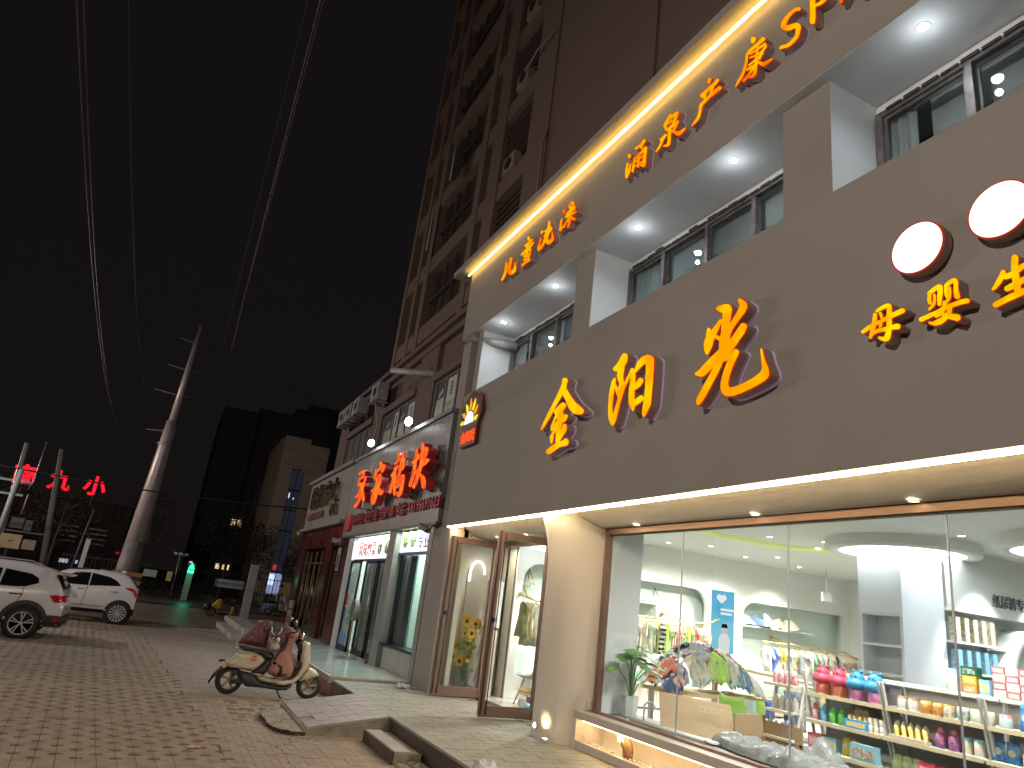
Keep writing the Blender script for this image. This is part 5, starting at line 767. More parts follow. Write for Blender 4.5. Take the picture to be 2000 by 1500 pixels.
for a, b in ((14.95, 17.35), (18.95, 22.35), (23.65, 27.35)): B('window_lintel', brown, (5.48, 5.66, a, b, 7.62, 7.85), parent=gb); B('window_sill', panel, (5.5, 5.66, a, b, 6.35, 6.42), parent=gb)
B('mass', MC['interior_void'], (5.8, 15, 14.2, 29, 4.2, 9.3), parent=gb)
postg = P('green_food_poster', (.20, .26, .16), .6, var=.3, vs_=4, col2=(.40, .42, .36)); postd = P('dark_green_window_film', (.035, .05, .045), .4, var=.1); postw = P('pale_window_poster', (.40, .42, .40), .6, var=.1)
def win3(ys, film):
    w = B('window', fr, (5.6, 5.66, ys[-1], ys[0], 7.55, 7.6), (5.6, 5.66, ys[-1], ys[0], 6.42, 6.47), *[(5.59, 5.67, y - .04, y + .04, 6.42, 7.6) for y in ys], parent=gb)
    for k, (a, b) in enumerate(zip(ys, ys[1:])):
        if film:
            B('pane', postd, (5.63, 5.64, b + .04, a - .04, 6.47, 7.55), parent=w)
            if k % 2 == 0: B('poster', postg, (5.615, 5.628, b + .12, a - .12, 6.5, 7.05), parent=w); m = MB(); [m.box(5.612, 5.628, (a + b) / 2 - .15 + .1 * q, (a + b) / 2 - .08 + .1 * q, 7.2 - .05 * q, 7.32 - .05 * q) for q in range(3)]; m.build('poster_mark', postw, w)
            else: B('poster', postw, (5.615, 5.628, b + .08, a - .08, 6.48, 7.5), parent=w); B('poster_food', postg, (5.61, 5.614, b + .12, a - .12, 6.5, 6.85), parent=w); m = MB(); [m.box(5.609, 5.614, (a + b) / 2 - .06, (a + b) / 2 + .06, 7.0 + .1 * q, 7.07 + .1 * q) for q in range(4)]; m.build('poster_mark', postd, w)
        else: B('pane', P('blind_grey_pane', (.10, .105, .12), .35, var=.2, vs_=6, stretch=(1, 9, .1)), (5.63, 5.64, b + .04, a - .04, 6.47, 7.55), parent=w)
win3([17.3, 16.5, 15.7, 14.95], True); win3([22.3, 21.2, 20.6, 19.8, 19.0], True); win3([27.3, 26.4, 25.5, 24.6, 23.7], False)
# air conditioners, pipe, floodlights, cameras
acm = P('dirty_ac_white', (.27, .27, .255), .6, var=.2, vs_=4)
def ac(x, y, z, label, s=1.):
    t = thing('air_conditioner', label, 'air conditioner', (x, y, z), 'air conditioners on the brown wall')
    m = MB(); m.box(x - .36 * s, x, y - .42 * s, y + .42 * s, z - .3 * s, z + .3 * s); m.build('case', acm, t, bevel=.015)
    m = MB(); m.lathe([(.25 * s, -.37 * s), (.25 * s, -.362 * s)], (x, y - .08 * s, z), 20, 0, 'x')
    for k in range(3): m.lathe([((.08 + .07 * k) * s, -.375 * s), ((.092 + .07 * k) * s, -.375 * s), ((.092 + .07 * k) * s, -.365 * s)], (x, y - .08 * s, z), 18, 1, 'x')
    m.build('fan_grille', [black, acm], t)
    m = MB(); m.box(x - .42 * s, x + .1, y - .3 * s, y - .26 * s, z - .36 * s, z - .32 * s); m.box(x - .42 * s, x + .1, y + .26 * s, y + .3 * s, z - .36 * s, z - .32 * s); m.build('bracket', steel, t)
ac(5.4, 22.1, 8.3, 'old white air conditioner nearest the white pipe, alone on the brown wall')
ac(5.4, 24.7, 8.35, 'white air conditioner at the front of the row of three on the brown wall'); ac(5.4, 25.9, 8.35, 'white air conditioner in the middle of the row of three'); ac(5.4, 27.0, 8.35, 'white air conditioner at the far end of the row of three')
m = MB(); m.tube([(5.1, 22.0, 8.0), (5.3, 21.9, 7.2), (5.4, 22.6, 6.6), (5.4, 23.2, 6.2)], .03, 6); tag(m.build('drain_hose', acm), 'pale drain hose hanging below the old air conditioner', 'hose')
m = MB(); m.tube([(4.7, 18.9, 8.15), (5.6, 17.6, 7.95)], .085, 12); tag(m.build('vent_pipe', P('white_pvc', (.38, .36, .34), .5, var=.1)), 'thick white plastic pipe sticking out of the brown wall', 'pipe')
def flood(y, label):
    t = thing('floodlight', label, 'floodlight', (5.0, y, 6.1)); m = MB(); m.tube([(5.08, y, 6.1), (4.95, y, 6.2)], .015, 6); m.build('bracket', black, t)
    m = MB(); m.ball((4.92, y, 6.26), .12, 12, 0, (.6, 1.2, .9)); m.build('case', black, t); m = MB(); m.ball((4.86, y - .05, 6.25), .115, 14, 0, (.8, 1.35, .95)); m.build('lens', E('floodlight_lens', (.88, .98, 1), 30), t)
    lamp('SPOT', (4.72, y, 6.1), 110, (.82, .95, 1), (0, radians(22), 0), .06, spot=radians(120), blend=.7, name='floodlight_beam')
flood(20.5, 'left one of the two glaring white floodlights on top of the goose sign board'); flood(16.9, 'right one of the two glaring white floodlights on top of the goose sign board')
def cctv(x, y, z, dx, label):
    t = thing('security_camera', label, 'security camera', (x, y, z)); m = MB(); m.tube([(x + .12, y, z + .12), (x + .02, y, z + .05), (x, y, z)], .02, 6); m.build('bracket', steel, t)
    R = Matrix.Rotation(radians(20), 3, 'X') @ Matrix.Rotation(dx, 3, 'Z'); m = MB(); m.obox((x - .05, y - .05, z - .02), (.11, .30, .1), R); m.obox((x - .05, y - .06, z + .045), (.13, .34, .012), R); m.build('case', acm, t, bevel=.01); m = MB(); m.obox((x - .05 , y - .2, z - .075), (.07, .02, .07), R); m.build('lens', black, t)
cctv(4.95, 14.45, 3.42, .5, 'grey box security camera at the right corner of the goose shop'); cctv(4.9, 22.6, 3.4, .7, 'security camera at the left lower corner of the goose sign board'); cctv(4.95, 30.1, 3.95, .4, 'security camera at the far corner of the red marble shop')
m = MB(); m.tube([(5.1, 13.3, 7.50), (5.88, 12.95, 7.46)], .10, 14); m.tube([(4.86, 13.41, 7.51), (5.1, 13.3, 7.50)], .085, 14, 1); b_ = m.build('duct', [P('perforated_white_tube', (.5, .5, .5), .4, .3, var=.3, vs_=60), MC['clear_duct_end'] if 'clear_duct_end' in MC else P('clear_duct_end', (.25, .24, .23), .3, var=0)]); tag(b_, 'short perforated silver exhaust tube poking out beside the upper left window', 'pipe')
# ground floor front of the goose shop
B('end_pilaster', gpil, (5.10, 5.6, 14.37, 14.62, .34, 3.5), parent=gb)
B('knee_wall', P('pale_stone_cladding', (.38, .38, .36), .5, var=.1), (5.18, 5.5, 14.62, 16.9, .34, .86), (5.14, 5.5, 14.62, 14.66, .34, .86), parent=gb); B('window_sill', darkmetal, (5.08, 5.5, 14.6, 16.92, .86, .90), parent=gb)
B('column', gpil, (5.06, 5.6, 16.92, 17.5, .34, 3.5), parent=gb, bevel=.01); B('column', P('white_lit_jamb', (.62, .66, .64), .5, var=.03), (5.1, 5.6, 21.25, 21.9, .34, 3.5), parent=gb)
B('window_pane', glass, (5.30, 5.31, 14.62, 16.92, .9, 3.0), parent=gb); B('window_frame', darkmetal, (5.27, 5.34, 16.72, 16.92, .9, 3.0), (5.27, 5.34, 14.62, 14.68, .9, 3.0), (5.24, 5.36, 14.62, 16.92, 2.97, 3.03), parent=gb)
gwall = P('pale_green_white_wall', (.58, .66, .60), .6, var=.02)
B('interior_wall', gwall, (5.5, 9, 21.9, 22.0, .3, 3.6), (9, 9.1, 14.4, 22, .3, 3.6), (5.6, 9, 14.3, 14.4, .3, 3.6), (5.31, 9, 14.3, 22, 3.5, 3.56), (5.5, 9, 16.95, 17.05, .3, 3.6), parent=gb)
B('shop_floor', gt, (5.3, 9, 14.4, 21.9, .33, .356), parent=gb)
for y, ln in ((15.8, 2), (19.2, 2.6)):
    m = MB(); m.box(6.6, 6.7, y - ln / 2, y + ln / 2, 3.42, 3.47); m.build('tube_light', E('tube_white', (.86, 1, .93), 7), gb)
B('wall_switch', P('grey_switch', (.2, .22, .2), .5, var=0), (6.3, 6.4, 16.93, 16.95, 1.7, 1.8), parent=gb)
curtain(5.50, 16.25, 16.9, .9, 2.95, P('slate_blue_curtain', (.12, .16, .18), .8, var=.1), gb, amp=.05, wl=.2)
m = MB(); m.puff([(0, 0), (.42, 0), (.4, .45), (.3, .62), (.12, .62), (.02, .45)], lambda u, v, w: (5.75 + w, 14.75 + u, .88 + v), .06); m.box(5.6, 6.05, 14.75, 15.15, .8, .88); m.tube([(5.8, 14.95, .8), (5.8, 14.95, .36)], .03, 6); tag(m.build('office_chair', P('black_fabric', (.015, .017, .022), .8, var=.1)), 'black high backed chair just inside the goose shop window', 'chair')
# light boxes above
def lightbox(name, y0, y1, z0, z1, label, txt_, dishes, ty):
    t = thing(name, label, 'sign', (5.2, (y0 + y1) / 2, z0)); B('panel', E('lightbox_white', (1, 1, 1), 1.7), (5.20, 5.26, y0, y1, z0, z1), parent=t); B('panel_frame', P('dark_blue_frame', (.02, .03, .12), .4, var=0), (5.18, 5.28, y0, y1, z0 - .06, z0), (5.18, 5.28, y0, y1, z1, z1 + .04), parent=t)
    [text('letter', ch, '-x', (5.195, ty - q * txt_[1] * 1.02, z0 + .1), txt_[1], .01, P(txt_[3], txt_[2], .5, var=0), t) for q, ch in enumerate(txt_[0])]
    for dy, c1, c2 in dishes:
        m = MB(); m.lathe([(0, 0), (.24, 0), (.25, .004)], (5.192, dy, z0 + .35), 18, 0, 'x'); pl_ = m.build('dish_plate', P('plate_white_green', (.5, .62, .42), .5, var=0), t); m = MB(); 
        for k in range(22): a = RND.uniform(0, 6.3); r = RND.uniform(0, .18); m.ball((5.188, dy + r * cos(a), z0 + .35 + r * sin(a)), .045, 6, k % 2, (.12, 1, 1))
        m.build('dish_food', [P(*c1), P(*c2)], t)
lightbox('light_box', 14.7, 16.88, 2.98, 3.48, 'bright white light box with green dishes and black characters 专业做', ('专业做', .40, (.03, .03, .10), 'navy_letter'), [(16.5, ('leaf_green_food', (.05, .35, .03), .5), ('red_food', (.5, .03, .02), .5)), (15.95, ('leaf_green_food', (.05, .35, .03), .5), ('beige_food', (.5, .4, .22), .5))], 15.6)
lightbox('light_box', 17.55, 21.2, 2.86, 3.48, 'bright white light box with red brush characters over the goose shop door', ('风味炒菜', .46, (.45, .02, .03), 'red_brush_letter'), [(18.7, ('beige_food', (.5, .4, .22), .5), ('brown_food', (.12, .07, .03), .5)), (18.05, ('brown_food', (.12, .07, .03), .5), ('beige_food', (.5, .4, .22), .5))], 20.9)
lamp('AREA', (5.15, 15.8, 3.45), 40, (.86, 1, .95), (0, 0, 0), .2, 2.0); lamp('AREA', (5.15, 19.4, 3.45), 60, (.86, 1, .95), (0, 0, 0), .2, 3.2)
lamp('AREA', (6.2, 15.8, 3.40), 110, (.80, 1, .88), (0, 0, 0), .3, 2); lamp('AREA', (6.3, 19.4, 3.40), 120, (.85, 1, .92), (0, 0, 0), .3, 2.6)
# glass doors of goose shop
for k, (y0, y1, x) in enumerate(((17.55, 18.75, 5.28), (18.8, 20.0, 5.26), (20.05, 21.2, 5.12))):
    d = B('door', darkmetal, (x - .02, x + .03, y0, y0 + .06, .36, 2.82), (x - .02, x + .03, y1 - .06, y1, .36, 2.82), (x - .02, x + .03, y0, y1, .36, .5), (x - .02, x + .03, y0, y1, 2.74, 2.82), parent=gb)
    B('door_glass', glass, (x, x + .008, y0 + .05, y1 - .05, .48, 2.76), parent=d); m = MB(); m.tube([(x - .06, y0 + .14, 1.1), (x - .06, y0 + .14, 1.9)], .014, 6); m.build('handle', steel, d)
curtain(5.55, 18.0, 20.9, .4, 2.8, P('green_grey_sheer', (.30, .36, .32), .8, var=.1), gb, amp=.05, wl=.28)
B('sticker', P('blue_sticker', (.01, .10, .45), .4, var=.5, vs_=40, col2=(.3, .45, .7)), (5.095, 5.10, 20.3, 21.0, .52, .82), parent=gb); B('sticker', P('red_notice', (.5, .05, .03), .5, var=0), (5.095, 5.10, 20.75, 20.95, 1.55, 1.85), parent=gb); B('sticker', P('navy_notice', (.03, .05, .2), .5, var=0), (5.095, 5.10, 20.8, 20.98, 1.2, 1.5), parent=gb)
m = MB(); m.lathe([(.26, 0), (.26, .03), (.05, .06)], (4.75, 18.4, .36), 16); m.tube([(4.75, 18.4, .4), (4.75, 18.4, 1.35)], .02, 6); m.lathe([(.25, -.06), (.27, 0), (.25, .06)], (4.75, 18.4, 1.5), 18, 0, 'x', cap=False); 
for k in range(12): a = k * pi / 6; m.tube([(4.70, 18.4, 1.5), (4.70, 18.4 + .26 * cos(a), 1.5 + .26 * sin(a))], .006, 4, 0)
tag(m.build('standing_fan', P('dull_fan_steel', (.22, .21, .17), .5, .3)), 'standing electric fan in front of the goose shop glass door', 'fan')
m = MB(); m.ball((4.98, 17.4, .41), .055, 8); tag(m.build('red_bag', P('maroon_bag', (.16, .03, .03), .6, var=.1)), 'small dark red bag on the terrace beside the stone column', 'bag')
# ================================================================== RED MARBLE SHOP
rb = thing('shop_building', 'dark red marble shop front with glass doors at the far end of the row', 'shop', (5.3, 26, 0))
redm = P('dark_red_marble', (.085, .025, .026), .18, var=.35, vs_=1.4); greyb = P('pale_grey_board', (.22, .21, .21), .6, var=.05)
B('sign_board', greyb, (5.06, 5.3, 22.9, 30.3, 4.1, 5.98), parent=rb); B('cornice', greyb, (4.95, 5.3, 22.9, 30.4, 5.98, 6.12), (4.9, 5.3, 22.9, 30.45, 4.0, 4.12), parent=rb)
B('lintel', redm, (5.1, 5.5, 22.0, 30.3, 3.3, 4.0), parent=rb)
for a, b in ((22.0, 23.2), (24.3, 25.2), (29.2, 30.3)): B('marble_pillar', redm, (5.08, 5.5, a, b, .3, 3.3), parent=rb, bevel=.02)
B('mass', redm, (5.5, 15, 29.9, 30.3, .0, 6.1), (6.6, 6.7, 22, 30, .3, 4), parent=rb); B('upper_mass', brown, (5.8, 15, 28.9, 30.3, 6.1, 9.2), parent=rb)
B('shop_floor', gt, (5.1, 6.6, 22, 30, .33, .356), parent=rb)
for y0, y1 in ((25.25, 26.2), (26.25, 27.2), (27.25, 28.2), (28.25, 29.15), (23.25, 24.25)):
    d = B('door', P('old_gold_frame', (.30, .24, .15), .3, .8, var=.1), (5.2, 5.25, y0, y0 + .05, .36, 3.2), (5.2, 5.25, y1 - .05, y1, .36, 3.2), (5.2, 5.25, y0, y1, .36, .44), (5.2, 5.25, y0, y1, 2.75, 2.8), parent=rb)
    B('door_glass', G('dim_glass', (.55, .5, .45)), (5.22, 5.228, y0 + .04, y1 - .04, .42, 3.18), parent=d); m = MB(); m.tube([(5.14, y0 + .12, .8), (5.14, y0 + .12, 2.4)], .02, 6); m.build('handle', MC['old_gold_frame'], d)
for k, y in enumerate((27.0, 25.65)):
    t = thing('crystal_lamp', ('tall glittering column lamp behind the red shop glass door' if k == 0 else 'glittering column lamp behind the narrow glass by the right red pillar'), 'lamp', (5.62, y, .36))
    m = MB(); m.tube([(5.62, y, .4), (5.62, y, 3.0)], .045, 8); m.build('glowing_stem', Egrad('crystal_glow', (.9, .25, .08), (1, .75, .45), 9, .9), t)
    for z in (1.25, 2.0, 2.9): m = MB(); m.ball((5.58, y, z), .07, 8); m.build('bulb', E('bulb_white', (1, .98, .9), 5), t)
t = tag(B('white_notice', P('grey_notice', (.28, .30, .30), .6, var=0), (5.03, 5.05, 22.5, 22.95, 2.5, 3.2), parent=None), 'grey notice board with black marks hanging at the right edge of the red shop', 'sign')
text('marks', '酱', '-x', (5.025, 22.95, 2.6), .5, .004, black, t)
t = tag(B('menu_board', P('grey_brown_board', (.20, .19, .16), .6, var=.1), (4.95, 5.0, 28.5, 29.4, .4, 1.0), (4.95, 5.0, 28.5, 29.4, 1.05, 1.35), parent=None), 'low grey board with faded red characters leaning at the red shop entrance', 'sign')
text('marks', '农家菜', '-x', (4.945, 29.35, .55), .28, .004, redt, t)
# ================================================================== TOWER ABOVE
tw = thing('apartment_tower', 'tall unlit brown apartment tower rising behind the shops', 'building', (8, 18, 0))
tm = P('brown_tower_render', (.19, .135, .11), .85, var=.08, vs_=.4, emit=None); td = P('dark_tower_glass', (.06, .042, .036), .35, var=.2, vs_=.5)
TX = 6.85
B('wall', td, (TX + .35, 16, 3, 27.9, 9.3, 62), parent=tw)
cols_ = [(27.5, 27.9), (25.9, 26.3), (24.6, 25.1), (19.9, 20.4), (18.3, 19.2), (14.9, 16.2), (9.9, 10.3), (-2, 9.4)]
for a, b in cols_: B('pier', tm, (TX, TX + .36, a, b, 9.3, 62), parent=tw)
B('wall_panel', tm, (TX + .05, TX + .36, -2, 14.9, 9.3, 62), parent=tw)
for k in range(17):
    z = 11.6 + 3.1 * k
    B('floor_band', tm, (TX + .04, TX + .4, 16.2, 27.5, z - .35, z + .35), parent=tw)
    if k < 8:
        m = MB()
        for y in (21.3, 22.2, 23.2, 24.0): m.box(TX + .26, TX + .31, y - .03, y + .03, z + .2, z + 3.0)
        m.box(TX + .2, TX + .26, 20.4, 24.6, z + 1.5, z + 1.56); m.build('window_frame', P('dim_frame', (.07, .06, .055), .6, var=0), tw)
        m = MB()
        for q in range(9): m.box(TX + .12, TX + .18, 16.25, 18.25, z + .45 + q * .25, z + .53 + q * .25)
        m.build('louvre', P('dark_louvre', (.07, .045, .035), .7, var=0), tw)
# AC unit in a louvre bay, lit panels
for (y, z) in ((17.1, 18.4), (17.1, 21.4), (17.3, 15.2)):
    m = MB(); m.box(TX - .1, TX + .2, y - .4, y + .4, z - .3, z + .3); m.lathe([(.2, -.14), (.2, -.12)], (TX, y, z), 14, 1, 'x')
    tag(m.build('air_conditioner', [P('dim_ac', (.30, .24, .22), .7, var=.1), td]), {18.4: 'white air conditioner with a loose pipe in the louvred bay of the tower', 21.4: 'uppermost air conditioner in the louvred bay of the tower', 15.2: 'lowest air conditioner in the louvred bay of the tower'}[z], 'air conditioner')
m = MB(); m.tube([(TX - .1, 16.9, 18.5), (TX - .2, 15.9, 18.5), (TX - .1, 15.0, 18.6)], .03, 5); tag(m.build('pipe', MC['dim_ac']), 'thin pale pipe running from the tower air conditioner', 'pipe')
m = MB(); m.tube([(TX - .05, 14.7, 15.0), (TX - .1, 14.9, 14.5), (TX - .05, 14.95, 12)], .03, 5); tag(m.build('pipe', MC['dim_ac']), 'thin pale pipe on the tower just above the LED edge', 'pipe')
m = MB(); m.box(TX - .3, TX - .27, 21.6, 22.4, 17.3, 18.9); m.tube([(TX - .45, 23.8, 14.9), (TX - .45, 23.8, 17.3)], .03, 5, 1); m.tube([(TX - .45, 22.2, 17.2), (TX - .45, 22.2, 19.3)], .03, 5, 1)
stuff(m.build('window_guard', [P('dark_cage', (.035, .03, .03), .5, var=0), P('pale_cage_edge', (.5, .45, .45), .4, var=0)], tw))
# ================================================================== FAR BUILDINGS, NIGHT STREET
tb_ = thing('office_building', 'beige tower block with one tall narrow glass window beyond the street', 'building', (10.5, 74, 0))
tan = P('beige_render', (.30, .265, .21), .85, var=.06, vs_=.2)
B('wall', tan, (8.5, 9.75, 72, 84, 0, 16.1), (11.0, 13.0, 72, 84, 0, 15.6), (9.75, 11.0, 72, 84, 12.9, 16.1), (9.75, 11.0, 72.5, 84, 0, 12.9), (13.0, 15, 72.2, 84, 0, 11), parent=tb_)
wg = P('blue_dark_glass', (.04, .05, .08), .2, var=0, emit=(.20, .23, .36), es=.05)
for k in range(6):
    for q in range(2):
        z = .8 + k * 2.0; B('window_pane', wg if k else E('lit_blue_pane', (.45, .55, .9), .5), (9.8 + q * .6, 10.36 + q * .6, 72.36, 72.4, z, z + 1.92), parent=tb_)
B('window_frame', black, (10.35, 10.41, 72.3, 72.5, .6, 12.9), *[(9.75, 11, 72.3, 72.5, z, z + .14) for z in (2.72, 6.7, 8.75, 10.75)], parent=tb_)
B('lit_thing', E('blue_white_glow', (.55, .75, 1), 1.2), (9.95, 10.05, 72.32, 72.35, 10.0, 10.5), (10.4, 10.5, 72.32, 72.35, 9.9, 10.1), (9.8, 10.3, 72.32, 72.35, 1.6, 2.6), parent=tb_); B('lit_thing', E('dim_red_glow', (.8, .06, .1), .5), (9.95, 10.3, 72.31, 72.34, 3.0, 3.5), parent=tb_)
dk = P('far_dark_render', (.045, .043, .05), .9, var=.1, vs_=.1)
db = thing('apartment_block', 'very dark tall apartment block behind the street with a few lit windows', 'building', (10, 112, 0))
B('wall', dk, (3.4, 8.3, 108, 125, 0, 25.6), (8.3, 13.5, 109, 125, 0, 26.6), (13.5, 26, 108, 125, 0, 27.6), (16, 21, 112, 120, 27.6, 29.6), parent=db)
wl_ = E('warm_window', (1, .72, .38), .9); wl2 = E('white_window', (.95, .9, .85), .9)
for (x, z, w, h, mt_) in ((7.9, 8.8, .55, .9, wl_), (8.7, 8.8, .55, .9, wl_), (7.2, 2.7, .5, .7, wl_), (8.1, 2.7, .9, .7, wl_), (3.0 + .8, 2.7, .4, .5, wl2), (12.5, 15.9, .35, .6, wl2), (12.2, 21.6, .3, .7, wl2), (15, 21.5, .3, .7, wl2)): B('lit_window', mt_, (x, x + w, 107.9, 107.98, z, z + h), parent=db)
B('wall', dk, (8.4, 12, 90, 96, 0, 13), parent=thing('annex_building', 'dark lower block left of the beige tower', 'building', (10, 93, 0)))
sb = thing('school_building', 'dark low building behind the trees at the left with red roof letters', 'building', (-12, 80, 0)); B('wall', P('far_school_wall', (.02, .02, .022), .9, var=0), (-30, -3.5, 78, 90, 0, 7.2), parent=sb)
for q in range(2):
    for r in range(4): B('window_strip', P('dim_grey_panes', (.06, .065, .07), .4, var=.2), (-9 + q * 2.4, -7.4 + q * 2.4, 77.9, 77.97, 3.2 + r * .45, 3.35 + r * .45), parent=sb)
B('lit_screen', E('screen_white', (.8, .85, 1), .45), (-8.2, -7.5, 77.85, 77.9, 1.3, 1.65), (-6.9, -6.7, 77.85, 77.9, 1.35, 1.65), parent=sb); B('red_lamp', E('red_dot', (1, .02, .02), .35), (-3.8, -3.5, 77.0, 77.1, 2.65, 2.85), parent=sb)
t = thing('roof_sign', 'glowing red roof letters 南九小 over the dark school at the left', 'sign', (-9, 72, 8))
neon = E('neon_red', (1, .012, .03), 1.5)
for ch, px_ in (('南', -12.9), ('九', -10.2), ('小', -7.5)): text('letter', ch, '-y', (px_, 72, 7.45), 1.75, .15, neon, t, off=.05)
for px_ in (-12, -9.4, -6.6): B('letter_stand', darkmetal, (px_ - .03, px_ + .03, 72.1, 72.16, 6.4, 7.5), parent=t)
# steel transmission pole
pole = thing('power_pole', 'tall tapering steel power pole with crossarms behind the white cars', 'pole', (-1.3, 45.7, 0))
pbase = Vector((-1.45, 45.7, 0)); ptop = Vector((-1.15, 45.7, 16.6))
pmat = P('weathered_steel_pole', (.42, .38, .39), .4, .2, var=.2, vs_=1.5, stretch=(5, 5, .3))
m = MB(); m.tube([pbase, pbase.lerp(ptop, .52), pbase.lerp(ptop, .62)], [.66, .38, .33], 14); m.build('lower_tube', pmat, pole)
m = MB(); m.tube([pbase, pbase.lerp(ptop, .19)], [.675, .57], 14); m.build('base_tube', P('dull_grey_pole_base', (.20, .19, .20), .6, .1, var=.2), pole)
m = MB(); m.tube([pbase.lerp(ptop, .61), ptop], [.24, .13], 12); m.build('upper_tube', pmat, pole)
c = pbase.lerp(ptop, .535); m = MB(); m.tube([c - Vector((0, 0, .06)), c + Vector((0, 0, .06))], .47, 16); m.build('collar', steel, pole)
for (f, w, dz) in ((.585, 1.25, -.15), (.72, 1.5, .1), (.82, 1.2, .1), (.93, 1.0, .1)):
    c = pbase.lerp(ptop, f); m = MB(); m.tube([c + Vector((-w, 0, dz)), c, c + Vector((w, 0, dz))], [.02, .07, .02], 6); m.build('crossarm', P('dull_crossarm', (.12, .11, .11), .7, var=0), pole)
for k in range(3):
    t = tag(B('guard_band', P('yellow_paint', (.50, .26, .04), .6, var=.1) if True else 0, (-2.15, -.6, 44.7, 44.75, .45 + k * .42, .66 + k * .42), parent=None), ['lowest', 'middle', 'top'][k] + ' yellow board of the guard round the power pole', 'barrier')
tag(B('guard_box', black, (-2.13, -.62, 44.76, 46.4, 0, 1.5), parent=None), 'black guard box round the foot of the power pole', 'barrier')
# utility poles and street furniture at left
def post(name, label, cat, b, t_, r0, r1, mat): m = MB(); m.tube([b, t_], [r0, r1], 10); return tag(m.build(name, mat), label, cat)
pgm = P('grey_painted_pole', (.26, .27, .28), .5, .3, var=.1)
post('street_pole', 'leftmost pale round pole carrying the green lit gantry', 'pole', (-5.7, 34, 0), (-5.95, 34, 6.1), .13, .08, pgm)
post('utility_pole', 'concrete utility pole with small boxes between the first two red roof letters', 'pole', (-3.9, 34, 0), (-4.7, 34, 6.1), .14, .09, P('concrete_pole', (.13, .12, .12), .8, var=.15))
post('street_pole', 'near pale grey pole crossing the first red roof letter', 'pole', (-4.75, 27, 0), (-4.62, 27, 4.4), .10, .07, pgm)
post('street_pole', 'thin dark pole behind the left white car roof', 'pole', (-3.2, 34, 0), (-2.9, 34, 3.9), .05, .04, P('dark_pole', (.06, .06, .06), .6, var=0))
m = MB(); m.tube([(-5.3, 34, 6.3), (-5.3, 34, 4.6), (-5.4, 34, 4.3)], .018, 5); m.tube([(-5.33, 34, 4.1), (-5.35, 34, 3.28)], .025, 5, 1); tag(m.build('hanging_rod', [steel, P('red_white_rod', (.5, .25, .2), .5, var=.3)]), 'thin rod hanging beside the first red roof letter', 'rod')
t = thing('signal_gantry', 'small signal gantry with green glow at the left picture edge', 'traffic light', (-6, 34, 4.2))
B('arm', pgm, (-7.6, -5.35, 33.98, 34.04, 4.52, 4.60), (-7.6, -5.5, 33.98, 34.04, 3.98, 4.06), parent=t); B('light_housing', black, (-7.4, -7.0, 33.9, 34.1, 3.6, 5.0), parent=t); B('green_lens', E('green_signal', (.0, 1, .42), 5), (-7.3, -7.1, 33.86, 33.9, 3.9, 4.2), parent=t)
lamp('POINT', (-7.0, 33.3, 4.1), 12, (.0, 1, .45), size=.1, name='signal_glow')
bx = P('beige_cabinet_paint', (.42, .31, .18), .55, var=.12, vs_=2)
t = tag(B('meter_cabinet', bx, (-5.78, -5.02, 33.7, 33.95, 1.95, 2.5), parent=None, bevel=.01), 'beige two door meter cabinet on a post at the left edge', 'cabinet'); B('cabinet_handle', black, (-5.42, -5.38, 33.68, 33.7, 2.2, 2.28), (-5.33, -5.29, 33.68, 33.7, 2.2, 2.28), parent=t); B('post', darkmetal, (-5.45, -5.38, 33.8, 33.87, 0, 1.95), parent=t)
t = tag(B('meter_cabinet', P('dull_beige_box', (.30, .24, .17), .6, var=.1), (-4.95, -4.5, 33.7, 33.9, 1.98, 2.36), parent=None, bevel=.01), 'small dull beige box on the concrete utility pole', 'cabinet')
t = tag(B('transformer_box', P('dim_grey_box', (.09, .09, .09), .6, var=.1), (-5.6, -5.15, 33.9, 34.2, 2.75, 3.15), (-5.1, -4.85, 33.9, 34.2, 2.7, 3.1), (-5.7, -4.3, 33.9, 33.95, 2.60, 2.66), parent=None), 'dark switch boxes on a rail behind the meter cabinets', 'cabinet')
slabm = P('pale_grey_slab', (.42, .43, .44), .45, var=.08, vs_=1)
tag(B('sign_slab', slabm, (-4.2, -3.95, 49.9, 50.1, 0, 3.05), parent=None), 'tall plain grey slab standing behind the roof of the right white car', 'sign')
t = tag(B('sign_slab', slabm, (4.15, 4.52, 37.5, 37.75, 0, 2.62), parent=None), 'tall pale grey slab with faint characters beside the terrace steps', 'sign')
text('marks', '口\n间\n面\n日', '-y', (4.24, 37.49, 2.0), .26, .004, P('faint_marks', (.62, .62, .60), .5, var=0), t)
